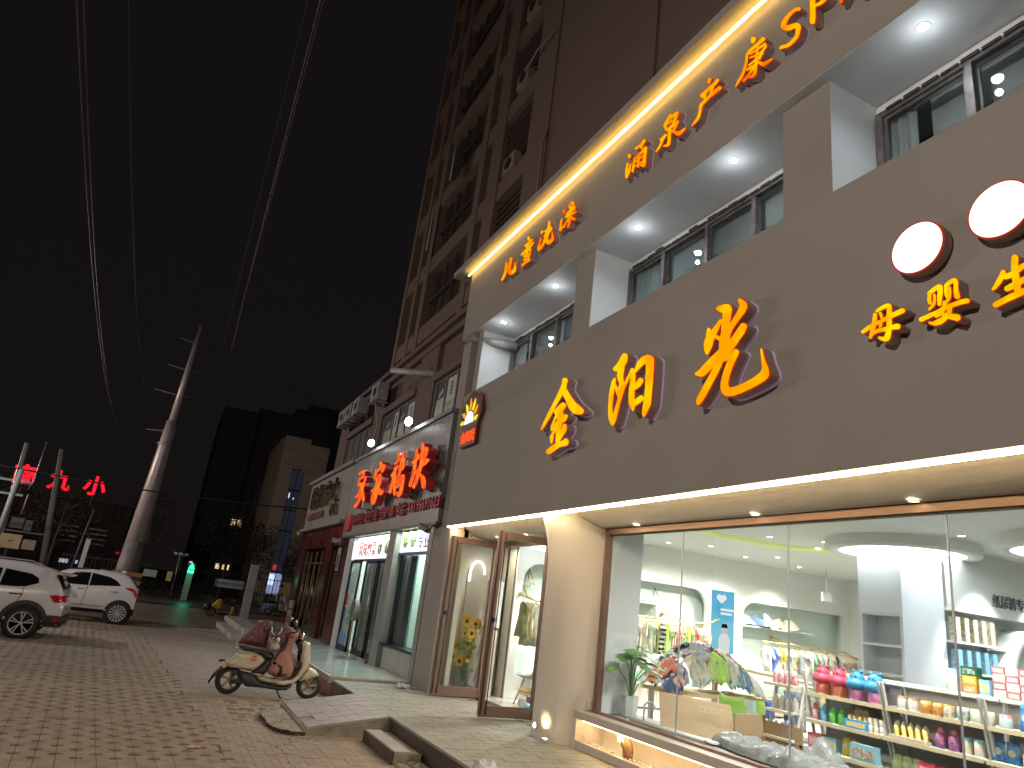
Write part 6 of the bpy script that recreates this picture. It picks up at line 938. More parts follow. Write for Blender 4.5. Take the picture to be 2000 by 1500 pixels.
# green pedestrian light slab, camera pole
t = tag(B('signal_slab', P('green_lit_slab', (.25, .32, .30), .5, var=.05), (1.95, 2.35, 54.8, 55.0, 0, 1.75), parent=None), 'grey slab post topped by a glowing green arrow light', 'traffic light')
gl = E('green_arrow', (.05, 1, .38), 2.2)
m = MB(); m.prism([(1.96, 1.80), (2.36, 1.80), (2.36, 2.02), (1.96, 2.02)], lambda u, v, w: (u, w, v), 54.76, 54.8); m.prism([(1.95, 2.08), (2.37, 2.08), (2.22, 2.45), (2.12, 2.45)], lambda u, v, w: (u, w, v), 54.76, 54.8); m.build('green_light', gl, t)
B('light_housing', black, (1.93, 2.39, 54.8, 54.98, 1.76, 2.5), parent=t)
lamp('POINT', (2.15, 54.2, 2.2), 16, (.02, 1, .42), size=.12, name='green_glow')
t = thing('camera_pole', 'thin pole with a short crossarm of traffic cameras left of the green light', 'pole', (1.35, 57, 0)); m = MB(); m.tube([(1.35, 57, 0), (1.3, 57, 3.0)], .05, 8); m.build('pole', pgm, t); m = MB(); m.box(.9, 1.8, 56.95, 57.05, 2.95, 3.02); [m.box(x, x + .22, 56.8, 57.1, 3.0, 3.12) for x in (.85, 1.2, 1.6)]; m.build('cameras', steel, t)
B('cabinet', bx, (.75, 1.1, 56.5, 56.7, 1.1, 1.75), parent=None)['label'] = 'small beige cabinet strapped beside the camera pole'; COL.objects[-1]
[o for o in COL.objects if o.name.startswith('cabinet') and o.parent is None][0]['category'] = 'cabinet'
# fence, banner, hedge, trees, gatepost
t = thing('fence', 'low dark railing fence along the far side of the street', 'fence', (4, 58, 0)); B('rail', darkmetal, (-6, 14, 58, 58.05, 2.0, 2.05), (-6, 14, 58, 58.05, .8, .85), parent=t)
pk = None
for k in range(78):
    if pk is None: m = MB(); m.box(-.015, .015, -.02, .02, 0, 2.15); o = m.build('picket', darkmetal, t); pk = o.data; o.location = (0, 0, 0)
    else: o = bpy.data.objects.new('picket', pk); COL.objects.link(o); par(o, t)
    o.location = (-6 + k * .26, 58.02, 0)
t = tag(B('banner', P('pale_cyan_banner', (.26, .34, .35), .6, var=.06), (3.95, 5.95, 55.9, 55.93, 1.12, 1.68), parent=None), 'pale blue banner with dark characters hung on the fence right of the green light', 'banner'); text('marks', '文明校园 平安出行', '-y', (4.05, 55.88, 1.3), .24, .004, P('dark_green_ink', (.05, .15, .14), .6, var=0), t)
t = tag(B('banner', P('grey_notice_board', (.35, .40, .42), .6, var=.1), (-.75, .1, 56, 56.04, 1.25, 1.72), parent=None), 'small grey board on the fence left of the green light', 'sign')
tag(B('gatepost', P('dull_yellow_stone', (.34, .31, .20), .7, var=.1), (8.6, 9.15, 55, 55.4, 0, 2.0), parent=None), 'dull yellow gatepost behind the scooter rider', 'gatepost'); tag(B('notice_board', P('blue_grey_board', (.22, .30, .42), .5, var=.1), (9.3, 9.85, 54.9, 55, .5, 1.45), parent=None), 'blue grey notice board beside the red shop, behind the rider', 'sign')
leafd = P('night_foliage', (.02, .025, .016), .8, var=.4, vs_=4)
def leafmass(cx, cy, cz, rx, ry, rz2, n, s, seed):
    r = random.Random(seed); m = MB()
    for k in range(n):
        a, b = r.uniform(0, 6.283), r.uniform(-1, 1); q = r.random() ** .4; c_ = sqrt(1 - b * b)
        x, y, z = cx + rx * q * c_ * cos(a), cy + ry * q * c_ * sin(a), cz + rz2 * q * b
        if noise.noise(Vector((x * 1.2, y * 1.2, z * 1.2 + seed))) < -.12: continue
        d1 = Vector((r.uniform(-1, 1), r.uniform(-1, 1), r.uniform(-.6, .6))) * s; d2 = Vector((r.uniform(-1, 1), r.uniform(-1, 1), r.uniform(-.6, .6))) * s
        p_ = Vector((x, y, z)); m.add([tuple(p_), tuple(p_ + d1), tuple(p_ + d2)], [(0, 1, 2)])
    return m
h_ = leafmass(4, 57, .5, 9, .5, .8, 5000, .13, 3); tag(stuff(h_.build('hedge', leafd)), 'dark hedge along the foot of the far fence', 'hedge')
bark = P('dark_bark', (.06, .045, .035), .9, var=.2)
def tree(x, y, h, r, label, seed, dens=3500, s=.2):
    t = thing('tree', label, 'tree', (x, y, 0)); m = MB(); rr = random.Random(seed); m.tube([(x, y, 0), (x + .05, y, h * .45), (x + .1, y + .1, h * .8)], [.16, .11, .05], 8)
    for k in range(5): a = rr.uniform(0, 6.28); m.tube([(x + .05, y, h * (.4 + .08 * k)), (x + r * .6 * cos(a), y + r * .6 * sin(a), h * (.6 + .07 * k))], [.06, .02], 5)
    m.build('trunk', bark, t); leafmass(x, y, h * .68, r, r, h * .34, dens, s, seed).build('crown', leafd, t)
tree(10.2, 57, 4.6, 1.8, 'small dark leafy tree against the beige tower beside the red shop', 11, 4500, .16)
tree(-1.9, 64, 8, 2.6, 'dark thin street tree just left of the power pole', 5, 2500); tree(-7, 60, 7, 2.6, 'dark street tree behind the left white car', 6, 2500); tree(5.2, 66, 7.5, 3, 'dark round tree mass right of the green light', 8, 4500, .25); tree(-12, 62, 7.5, 3, 'dark street tree at the left picture edge', 9, 2500)
# wires
wire = P('pale_cable', (.07, .055, .055), .6, var=0); wired = P('black_cable', (.015, .015, .017), .5, var=0)
def cable(a, b, sag, r, label, mat=None, n=28):
    a = Vector(a); b = Vector(b); m = MB(); m.tube([a.lerp(b, k / n) - Vector((0, 0, sag * 4 * (k / n) * (1 - k / n))) for k in range(n + 1)], r, 5, 0, False); return tag(m.build('cable', mat or wire), label, 'cable')
cable((-2.7, 45.6, 8.9), (-2.45, 7.6, 8.3), 1.9, .009, 'left strand of the heavy curved cable pair at the top left')
cable((-2.7, 45.7, 8.9), (-2.38, 7.7, 8.3), 1.9, .009, 'right strand of the heavy curved cable pair at the top left')
cable((-2.0, 45.7, 10.0), (-1.98, 7, 8.6), 1.3, .0022, 'faint thin overhead cable right of the left cable pair')
cable((.9, 45.7, 15.9), (.12, 8, 9.6), 2.2, .009, 'overhead cable running from the pole top up to the middle of the top edge'); cable((.92, 45.8, 15.9), (.16, 8, 9.62), 2.2, .009, 'second strand beside the overhead cable at the middle of the top edge')
cable((.5, 45.7, 14.2), (-.03, 8, 9.5), 2.3, .0022, 'faintest overhead cable near the middle of the top edge')
wy = [(15.6, 13.9), (14.6, 13.0), (13.5, 12.1), (12.5, 11.1), (11.5, 10.1), (10.6, 9.0)]
for k, (z0, z1) in enumerate(wy): cable((.2, 45.7, z0), (11.5, 52, z1 + .3), .25, .012, ['topmost', 'second', 'third', 'fourth', 'fifth', 'lowest'][k] + ' of the six wires running right from the power pole', wire, 10)
cable((-9, 30, 4.85), (7.2, 31.5, 5.3), .35, .03, 'thick black cable crossing the street in front of the power pole', wired)
# ================================================================== PARKED CARS
carw = P('white_car_paint', (.68, .665, .67), .28, var=.0, coat=.6); glz = P('black_car_glass', (.008, .008, .010), .08, var=0, spec=.6); clad = P('grey_black_cladding', (.028, .027, .03), .55, var=0); tl = P('red_tail_lamp', (.25, .004, .008), .12, var=0, emit=(1, .02, .03), es=.06, coat=.5); rimm_ = P('silver_rim', (.55, .53, .51), .35, .3, var=0)
def wheel(c, R, w, spokes, parent, rimmat, face=-1, twin=False):
    x, y, z = c; m = MB(); m.lathe([(R * .74, -w / 2), (R * .93, -w / 2), (R, -w * .3), (R, w * .3), (R * .93, w / 2), (R * .74, w / 2)], c, 30, 0, 'y', cap=False); t = m.build('wheel', rubber, parent)
    m = MB(); yo = face * w / 2; m.lathe([(R * .75, yo * .9), (R * .72, yo * 1.0), (R * .68, yo * .7)], c, 30, 0, 'y', cap=False); m.lathe([(R * .12, yo * .92), (0, yo * .96)], c, 12, 0, 'y')
    for k in range(spokes):
        a = 2 * pi * k / spokes + .3; da = (.30 if not twin else .2); r0, r1 = R * .1, R * .72
        for s_ in ((-1, 1) if twin else (0,)):
            a0 = a + s_ * .07; a1 = a + s_ * .17
            P_ = [(r0 * cos(a0 - .2), r0 * sin(a0 - .2)), (r1 * cos(a1 - da * .32), r1 * sin(a1 - da * .32)), (r1 * cos(a1 + da * .32), r1 * sin(a1 + da * .32)), (r0 * cos(a0 + .2), r0 * sin(a0 + .2))]
            m.prism(P_, lambda u, v, q: (x + u, y + q, z + v), yo * .75, yo * .93)
    m.build('rim', rimmat, t); m = MB(); m.lathe([(R * .70, yo * .5), (0, yo * .5)], c, 24, 0, 'y'); m.build('brake_disc', P('dark_wheel_well', (.012, .012, .012), .8, var=0), t)
    return t
def interp(tbl, x):
    for (a, b), (c, d) in zip(tbl, tbl[1:]):
        if a <= x <= c: return b + (d - b) * (x - a) / (c - a)
    return tbl[0][1] if x < tbl[0][0] else tbl[-1][1]
def car(X, Y, L_, W_, top, belt, side, label, name='parked_car', style=1):
    """nose towards -x; X rear wheel centre, Y near side plane; top/belt profile tables in dx from the rear wheel"""
    t = thing(name, label, 'car', (X, Y + W_ / 2, 0)); m = MB()
    xs = [top[0][0] + (top[-1][0] - top[0][0]) * k / 44 for k in range(45)]
    zb = .42
    def hw(dx, f):      # half width shrink at height fraction
        e = 1 - max(0, (dx - .45) / .55) ** 2 * .03 - max(0, (-dx - 3.1) / .75) ** 2 * .22
        return W_ / 2 * e
    def sec(dx):
        zt = interp(top, dx); zbl = min(interp(belt, dx), zt - .03); w = hw(dx, 0); g = max(0, zt - zbl)
        return [(w * .93, zb - .12), (w * .985, zb), (w * 1.0, zb + .22), (w * .995, zbl - .14), (w * .965, zbl), (w * (.965 - .22 * min(1, g / .55)), zbl + g * .72), (w * (.90 - .27 * min(1, g / .55)), zt - .035 * min(1, g * 3)), (w * .35, zt)]
    n = 8
    V_ = []
    for dx in xs:
        s_ = sec(dx); V_ += [(X + dx, Y + W_ / 2 - w, z) for w, z in s_] + [(X + dx, Y + W_ / 2 + w, z) for w, z in s_[::-1]]
    N2 = 16; F_ = [(i * N2 + k, i * N2 + k + 1, (i + 1) * N2 + k + 1, (i + 1) * N2 + k) for i in range(len(xs) - 1) for k in range(N2 - 1)] + [(i * N2 + N2 - 1, i * N2, (i + 1) * N2, (i + 1) * N2 + N2 - 1) for i in range(len(xs) - 1)]
    m.add(V_, F_, 0, True); m.add([V_[k] for k in range(N2)], [tuple(range(N2))], 0); m.add([V_[-N2 + k] for k in range(N2)], [tuple(range(N2))[::-1]], 0)
    body = m.build('body', carw, t)
    def ys(dx, z):
        s_ = sec(dx)
        for (w0, z0), (w1, z1) in zip(s_, s_[1:]):
            if z0 <= z <= z1: return Y + W_ / 2 - (w0 + (w1 - w0) * (z - z0) / max(1e-6, z1 - z0))
        return Y + W_ / 2 - (s_[0][0] if z < s_[0][1] else s_[-2][0])
    def patch(name, poly, mat, parent, off=.006, h=.09):
        m = MB(); m.puff(poly, lambda u, v, w: (X + u, ys(u, v) - off - (w if w > 0 else -0.0), v), .004, .02, h, 0, False); return m.build(name, mat, parent)
    return t, body, patch, ys
# car 1 (left, nearer)
top = [(-4.0, .95), (-3.8, 1.02), (-2.9, 1.12), (-2.55, 1.25), (-1.9, 1.60), (-1.2, 1.69), (-.3, 1.68), (.15, 1.60), (.42, 1.52), (.62, 1.18), (.68, 1.04), (.74, .90), (.76, .72), (.75, .5)]
belt = [(-4.0, .9), (-2.8, 1.08), (-1, 1.10), (0, 1.14), (.35, 1.16), (.6, 1.1), (.84, .7)]
t, body, patch, ysf = car(-2.50, 20.28, 4.9, 1.95, top, belt, 1, 'white SUV with five twin spoke wheels at the left edge, nearer of the two')
patch('side_window', [(-2.6, 1.14), (-.70, 1.12), (-.72, 1.50), (-1.5, 1.56), (-2.2, 1.42)], glz, body); patch('side_window', [(-.66, 1.12), (-.30, 1.13), (-.15, 1.15), (.10, 1.25), (.06, 1.36), (-.10, 1.44), (-.66, 1.50)], glz, body)
patch('door_handle', [(-.42, .955), (-.17, .965), (-.17, .99), (-.42, .985)], chrome, body, .02); patch('door_handle', [(-1.5, .955), (-1.25, .965), (-1.25, .99), (-1.5, .985)], chrome, body, .02)
patch('tail_lamp', [(.40, 1.01), (.55, 1.03), (.72, 1.02), (.74, .93), (.66, .87), (.52, .86)], tl, body, .012, .05)
patch('door_seam', [(-.18, 1.12), (-.165, 1.12), (-.15, .95), (-.22, .80), (-.235, .80), (-.165, .95)], clad, body, .005, .03); patch('door_seam', [(-1.12, 1.1), (-1.105, 1.1), (-1.1, .45), (-1.115, .45)], clad, body, .005, .05)
patch('arch_cladding', [(-.56, .3)] + arc(0, .36, .50, pi * .97, .03, 14) + [(.5, .3)] + [(.5, .28)] + arc(0, .36, .40, 0, pi, 12) + [(-.41, .3)], clad, body, .02, .04)
patch('wheel_well', arc(0, .36, .41, 0, pi * 2, 20)[:-1], MC['dark_wheel_well'] if 'dark_wheel_well' in MC else P('dark_wheel_well', (.012, .012, .012), .8, var=0), body, .004)  # dark disc on the closed body stands in for the shaded arch opening
patch('sill_cladding', [(-3.6, .31), (-.45, .31), (-.45, .45), (-3.6, .45)], clad, body, .014, .2); patch('bumper_cladding', [(.45, .31), (.80, .31), (.82, .55), (.70, .57), (.47, .57)], clad, body, .014, .08)
patch('reflector', [(.60, .44), (.78, .45), (.79, .51), (.62, .50)], tl, body, .02, .05)
m = MB(); m.add([(-2.50 + .40, 20.5, 1.53), (-2.50 + .40, 21.98, 1.53), (-2.50 + .72, 21.93, 1.50), (-2.50 + .72, 20.56, 1.50), (-2.50 + .40, 20.5, 1.49), (-2.50 + .40, 21.98, 1.49), (-2.50 + .68, 21.9, 1.46), (-2.50 + .68, 20.6, 1.46)], [(0, 1, 2, 3), (4, 7, 6, 5), (0, 3, 7, 4), (3, 2, 6, 7), (1, 5, 6, 2), (0, 4, 5, 1)]); m.build('roof_spoiler', carw, body, bevel=.01)
m = MB(); m.add([(-2.50 + .40, 20.44, 1.47), (-2.50 + .63, 20.40, 1.19), (-2.50 + .63, 22.1, 1.19), (-2.50 + .40, 22.0, 1.47), (-2.50 + .52, 20.46, 1.47), (-2.50 + .69, 20.42, 1.17)], [(0, 1, 5, 4), (4, 5, 2, 3)]); m.build('rear_window', glz, body)
m = MB(); m.tube([(-2.50 - 1.9, 20.62, 1.63), (-2.50 - 1.0, 20.60, 1.735), (-2.50 - .2, 20.60, 1.73), (-2.50 + .1, 20.62, 1.64)], .018, 6); m.build('roof_rail', steel, body)
m = MB(); m.tube([(-2.50 + .66, 20.5, .34), (-2.50 + .78, 20.5, .34)], .035, 10); m.build('exhaust', chrome, body)
for b_, y_, x0_, x1_, z0_, z1_ in ((body, 20.30, -1.82, -1.735, .88, 1.03), (body, 20.30, -1.86, -1.73, .30, .56)): B('tail_lamp' if z0_ > .5 else 'rear_bumper', tl if z0_ > .5 else clad, (x0_, x1_, y_, y_ + (.5 if z0_ > .5 else 1.8), z0_, z1_), parent=b_, bevel=.02)
wheel((-2.50, 20.35, .345), .345, .24, 5, t, rimm_, -1, True); wheel((-2.50 - 2.9, 20.35, .355), .355, .24, 5, t, rimm_, -1, True); wheel((-2.50, 22.1, .355), .355, .24, 5, t, rimm_, 1, True)
# car 2 (behind)
top = [(-3.9, .92), (-3.7, 1.0), (-2.9, 1.10), (-2.45, 1.22), (-1.75, 1.58), (-1.1, 1.66), (-.3, 1.62), (.0, 1.57), (.12, 1.50), (.40, 1.20), (.46, 1.05), (.50, .86), (.48, .6), (.44, .5)]
belt = [(-3.9, .9), (-2.6, 1.05), (-1, 1.09), (0, 1.20), (.3, 1.2), (.46, 1.0), (.50, .8)]
t, body, patch, ysf = car(-.80, 27.25, 4.7, 1.9, top, belt, 1, 'white SUV with multi spoke wheel parked farther right, beyond the other white car')
patch('side_window', [(-2.0, 1.10), (-1.06, 1.12), (-1.08, 1.52), (-1.45, 1.50), (-1.75, 1.36)], glz, body); patch('side_window', [(-1.03, 1.12), (-.10, 1.20), (-.25, 1.34), (-.48, 1.44), (-1.04, 1.52)], glz, body)
patch('tail_lamp', [(.02, 1.17), (.22, 1.17), (.36, 1.12), (.47, .95), (.44, .88), (.38, .90), (.30, 1.05), (.10, 1.12)], tl, body, .012, .04)
for a in (-1.35, -.36): patch('door_handle', [(a, .98), (a + .22, .99), (a + .22, 1.02), (a, 1.01)], steel, body, .02)
patch('door_seam', [(-1.06, 1.1), (-1.045, 1.1), (-1.12, .45), (-1.135, .45)], clad, body, .004, .05); patch('trim_strip', [(-2.3, .50), (-.5, .50), (-.5, .525), (-2.3, .525)], steel, body, .012, .2)
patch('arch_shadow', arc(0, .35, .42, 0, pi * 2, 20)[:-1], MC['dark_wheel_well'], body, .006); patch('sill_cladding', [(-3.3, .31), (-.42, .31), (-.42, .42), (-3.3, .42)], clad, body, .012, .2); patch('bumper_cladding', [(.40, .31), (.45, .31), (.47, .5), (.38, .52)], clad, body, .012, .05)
m = MB(); m.add([(-.80 + .10, 27.5, 1.50), (-.80 + .42, 27.42, 1.18), (-.8 + .42, 29.0, 1.18), (-.8 + .10, 28.9, 1.50)], [(0, 1, 2, 3)]); m.build('rear_window', glz, body)
m = MB(); m.ball((-.80 - 1.72, 27.14, 1.13), .11, 10, 0, (1.0, .8, .75)); m.build('mirror', carw, body); m = MB(); m.lathe([(.10, 0), (0, .0)], (-.8 - 1.63, 27.12, 1.13), 12, 0, 'x', True, .7, .6); m.build('mirror_glass', glz, body)
m = MB(); m.puff([(-.8 - 2.2, 27.6), (-.8 - 1.4, 27.55), (-.8 - .9, 27.6), (-.8 - .9, 28.85), (-.8 - 1.4, 28.9), (-.8 - 2.2, 28.85)], lambda u, v, w: (u, v, interp(top, u + .8) + .012 - .02 * abs(v - 28.2) ** 2), .004, .05, .12, 0, False); m.build('windscreen_and_sunroof', glz, body)
m = MB(); m.ball((-.8 - .15, 28.2, 1.64), .07, 8, 0, (1.4, .4, .8)); m.build('antenna_fin', carw, body)
wheel((-.80, 27.31, .345), .345, .22, 14, t, rimm_, -1); wheel((-3.66, 27.31, .345), .345, .22, 14, t, rimm_, -1); wheel((-.8, 29.0, .345), .345, .22, 14, t, rimm_, 1)
# ================================================================== ELECTRIC SCOOTER WITH QUILTS
SY = 13.95
sc = thing('electric_scooter', 'beige electric scooter on its stand, wrapped in maroon and pink riding quilts', 'scooter', (2.3, SY, 0))
cr_ = P('cream_scooter_paint', (.58, .51, .40), .28, var=.02, coat=.4); dkp = P('dark_grey_plastic', (.035, .034, .036), .5, var=.05); seatm = P('black_vinyl_seat', (.03, .03, .034), .38, var=.05)
mar = P('maroon_patterned_quilt', (.07, .018, .025), .7, var=.4, vs_=22, bump=.6, bs=25, col2=(.26, .10, .10)); pink = P('dusty_pink_quilt', (.42, .20, .17), .75, var=.15, vs_=5, bump=.5, bs=18); purp = P('plum_quilt', (.15, .07, .09), .7, var=.35, vs_=9, bump=.5, bs=18); blk = P('black_strap', (.015, .013, .015), .6, var=0)
def spf(dy): return lambda u, v, w: (u, SY + dy + w, v)
rear_body=[(1.469,0.491),(1.536,0.567),(1.617,0.633),(1.632,0.708),(1.748,0.704),(1.949,0.697),(2.082,0.659),(2.139,0.603),(2.131,0.554),(2.07,0.489),(1.931,0.388),(1.741,0.416),(1.483,0.433)]
seat=[(1.636,0.791),(1.725,0.805),(1.905,0.778),(2.086,0.757),(2.271,0.723),(2.287,0.651),(2.237,0.586),(2.145,0.603),(2.055,0.669),(1.92,0.712),(1.77,0.718),(1.664,0.751)]
underseat=[(2.139,0.603),(2.239,0.635),(2.273,0.54),(2.225,0.416),(2.166,0.339),(1.975,0.362),(1.939,0.383),(2.071,0.486)]
floor_=[(1.981,0.332),(2.255,0.334),(2.502,0.308),(2.641,0.318),(2.726,0.403),(2.772,0.554),(2.698,0.969),(2.728,0.984),(2.881,0.949),(2.944,0.666),(2.933,0.541),(2.818,0.336),(2.698,0.231),(2.565,0.192),(2.412,0.194),(2.126,0.241),(2.066,0.285)]
shieldin=[(2.562,0.996),(2.702,0.982),(2.775,0.554),(2.731,0.41),(2.648,0.315),(2.565,0.313),(2.652,0.447),(2.705,0.596),(2.673,0.84)]
fender=[(2.926,0.541),(3.047,0.5),(3.158,0.415),(3.15,0.386),(3.028,0.338),(2.87,0.279),(2.723,0.232),(2.816,0.348)]
skirt=[(1.746,0.393),(1.975,0.362),(2.126,0.241),(2.413,0.192),(2.699,0.225),(2.685,0.169),(2.62,0.117),(2.483,0.103),(2.226,0.128),(2.076,0.131),(1.904,0.132),(1.786,0.218)]
tail=[(1.409,0.439),(1.506,0.434),(1.395,0.297),(1.327,0.234),(1.285,0.139),(1.263,0.172),(1.311,0.303)]
quilt1=[(1.636,0.811),(1.678,0.904),(1.791,1.061),(1.921,1.21),(2.049,1.266),(2.133,1.231),(2.137,1.156),(2.159,0.997),(2.148,0.848),(2.145,0.774),(1.905,0.788),(1.725,0.815)]
quilt2=[(2.447,1.098),(2.516,1.143),(2.613,1.152),(2.625,1.065),(2.584,0.948),(2.564,0.859),(2.548,0.808),(2.61,0.64),(2.657,0.484),(2.647,0.349),(2.538,0.317),(2.407,0.332),(2.315,0.35),(2.202,0.402),(2.209,0.487),(2.244,0.611),(2.293,0.737),(2.385,0.844),(2.417,0.996)]
quilt3=[(2.124,1.155),(2.256,1.143),(2.308,1.198),(2.409,1.214),(2.535,1.176),(2.55,1.05),(2.50,0.9),(2.398,0.80),(2.33,0.80),(2.2,0.85),(2.159,0.997)]
lamp_=[(2.154,0.848),(2.165,0.973),(2.193,1.019),(2.248,1.03),(2.298,0.997),(2.336,0.864),(2.373,0.843),(2.29,0.749),(2.159,0.769)]
def pf(name, poly, dy, T, r, mat, parent=sc, nz=0., h=.04, p=.5): m = MB(); m.puff(poly, spf(dy), T, r, h, 0, True, nz, RND.random() * 9, p); return m.build(name, mat, parent)
bd = pf('rear_body', rear_body, 0, .14, .035, cr_, p=.4); pf('seat', seat, 0, .13, .05, seatm); pf('underseat_panel', underseat, 0, .13, .04, dkp); pf('battery_skirt', skirt, 0, .12, .04, dkp)
fb = pf('floorboard_and_front_shield', floor_, 0, .14, .03, cr_, p=.4); pf('shield_lining', shieldin, .0, .155, .03, P('brown_black_lining', (.03, .02, .02), .5, var=0)); pf('front_fender', fender, 0, .09, .04, cr_, p=.45); pf('rear_mudguard', tail, 0, .07, .03, dkp)
def disc(name, c, r, mat, parent, y=None, ry=.01): m = MB(); m.lathe([(r, 0), (r * .8, -ry), (0, -ry)], (c[0], y if y else SY - .16, c[1]), 16, 0, 'y'); return m.build(name, mat, parent)
disc('turn_signal', (1.455, .452), .034, P('amber_lens', (.7, .25, .02), .2, var=0, emit=(1, .4, .02), es=.06), bd, SY - .12, .03)
for k in range(3):
    a = pi / 2 + k * 2 * pi / 3; P_ = [(1.922 + .012 * cos(a), .622 + .012 * sin(a)), (1.922 + .055 * cos(a - .95), .622 + .055 * sin(a - .95)), (1.922 + .055 * cos(a), .622 + .055 * sin(a) - 0), (1.922 + .055 * cos(a + .95 - .25), .622 + .055 * sin(a + .7))]
    m = MB(); m.prism([(1.922 + r_ * cos(a + q), .618 + r_ * sin(a + q)) for r_, q in ((.01, 0), (.058, -.72), (.052, -.3), (.04, 0), (.052, .3), (.058, .72))], lambda u, v, w: (u, w, v), SY - .158, SY - .150); m.build('emblem_blade', P('orange_emblem', (.55, .10, .02), .4, var=0), bd)
text('model_marks', 'DE·2X', '-y', (1.50, SY - .15, .475), .045, .004, P('grey_marks', (.08, .07, .06), .5, var=0), bd)
m = MB(); m.tube([(1.66, SY - .12, .76), (1.60, SY - .13, .78), (1.57, SY - .12, .75), (1.63, SY - .13, .715), (1.75, SY - .14, .70)], .012, 6); m.tube([(1.59, SY - .05, .74), (1.585, SY - .05, .88)], .012, 6); m.build('grab_rail', P('pale_alloy', (.55, .52, .46), .35, .5, var=0), sc)
m = MB(); m.box(1.40, 1.46, SY - .05, SY + .05, .525, .55); m.box(1.36, 1.42, SY - .04, SY + .04, .51, .54); m.build('tail_bracket', black, sc)
def swheel(c, R, w):
    m = MB(); m.lathe([(R * .64, -w / 2), (R * .85, -w * .5), (R * .97, -w * .3), (R, 0), (R * .97, w * .3), (R * .85, w * .5), (R * .64, w / 2)], (c[0], SY, c[1]), 28, 0, 'y', cap=False); t = m.build('wheel', rubber, sc)
    bz = P('bronze_rim', (.33, .26, .17), .45, .2, var=.15, vs_=8); m = MB(); m.lathe([(R * .66, -w * .46), (R * .60, -w * .40), (R * .60, w * .4), (R * .66, w * .46)], (c[0], SY, c[1]), 28, 0, 'y', cap=False); m.lathe([(R * .17, -w * .5), (0, -w * .55)], (c[0], SY, c[1]), 12, 0, 'y')
    for k in range(5):
        a = 2 * pi * k / 5 + .2
        m.prism([(c[0] + q * cos(a + d), c[1] + q * sin(a + d)) for q, d in ((R * .12, -.5), (R * .62, -.16), (R * .62, .16), (R * .12, .5))], lambda u, v, q: (u, q, v), SY - w * .35, SY + w * .35)
    m.build('rim', bz, t)
swheel((1.60, .225), .232, .10); swheel((3.0, .215), .225, .09)
m = MB(); m.tube([(2.90, SY - .065, .40), (3.0, SY - .07, .19)], .017, 8); m.tube([(2.90, SY + .065, .40), (3.0, SY + .07, .19)], .017, 8); m.build('fork', P('bronze_alloy', (.30, .24, .14), .4, .5, var=0), sc)
m = MB(); m.tube([(1.66, SY - .09, .40), (1.63, SY - .1, .24)], .03, 8); m.tube([(1.62, SY - .08, .2), (1.95, SY - .08, .22)], .03, 8, 1); m.tube([(1.66, SY - .09, .40), (1.645, SY - .1, .3)], .038, 8, 1); m.build('rear_suspension', [MC['bronze_alloy'], dkp], sc)
m = MB(); m.tube([(1.98, SY - .14, .365), (2.10, SY - .15, .36)], .014, 6); m.build('foot_peg', P('pale_alloy', (.55, .52, .46), .35), sc)
m = MB(); m.tube([(2.43, SY - .08, .13), (2.50, SY - .16, .01)], .014, 6); m.tube([(2.50, SY - .16, .01), (2.53, SY - .17, .008)], .016, 6); m.build('kickstand', black, sc)
m = MB(); m.tube([(2.70, SY, .95), (2.62, SY, 1.12), (2.58, SY, 1.16)], .03, 8); m.tube([(2.55, SY - .3, 1.15), (2.60, SY, 1.13), (2.55, SY + .3, 1.15)], .018, 8); m.build('handlebar', black, sc)
m = MB(); m.ball((2.70, SY - .02, 1.04), .085, 12, 0, (.6, 1, 1)); m.lathe([(.07, 0), (0, .03)], (2.745, SY - .02, 1.04), 14, 1, 'x'); m.build('headlight', [chrome, P('headlight_lens', (.6, .6, .58), .1, var=0)], sc)
for k, (x, z, bx_, bz_, dy) in enumerate(((2.40, 1.335, 2.53, 1.17, -.28), (2.595, 1.25, 2.63, 1.05, .25))):
    m = MB(); m.tube([(bx_, SY + dy, bz_), ((x + bx_) / 2 + .02, SY + dy, (z + bz_) / 2), (x, SY + dy, z)], .006, 6); mm = m.build('mirror_stem', black, sc); m = MB(); m.ball((x, SY + dy, z + .01), .062, 12, 0, (.45 + .1 * k, .9, .75 if k == 0 else 1)); m.build('mirror', P('mirror_grey', (.35, .34, .36), .15, .8, var=0), mm)
# the quilts
q1 = thing('riding_quilt', 'maroon patterned riding quilt draped as a pointed hump behind the scooter seat', 'quilt', (1.9, SY + .25, 1))
pf('quilt_body', quilt1, .22, .17, .12, mar, q1, .03, .05); m = MB(); m.puff([(1.95, 1.16), (2.05, 1.27), (2.15, 1.25), (2.17, 1.12), (2.05, 1.04)], spf(.12), .13, .07, .03, 0, True, .03); m.build('quilt_cuff', purp, q1)
q2 = thing('riding_quilt', 'dusty pink riding quilt with black pocket flap hanging over the scooter floorboard', 'quilt', (2.4, SY - .05, .8))
pf('quilt_body', quilt2, -.08, .16, .12, pink, q2, .03, .045); pf('quilt_lining', quilt3, .04, .20, .1, purp, q2, .04, .05)
m = MB(); pk_ = [(2.235, .57), (2.27, .60), (2.42, .55), (2.44, .50), (2.41, .37), (2.36, .335), (2.36, .50), (2.33, .545)]
m.puff(pk_, spf(-.225), .03, .02, .03); m.build('pocket_flap', blk, q2); m = MB(); m.puff([(2.28, .40), (2.315, .395), (2.32, .49), (2.29, .50)], spf(-.215), .025, .02, .02); m.build('pocket_patch', P('wine_patch', (.10, .03, .035), .7, var=0), q2)
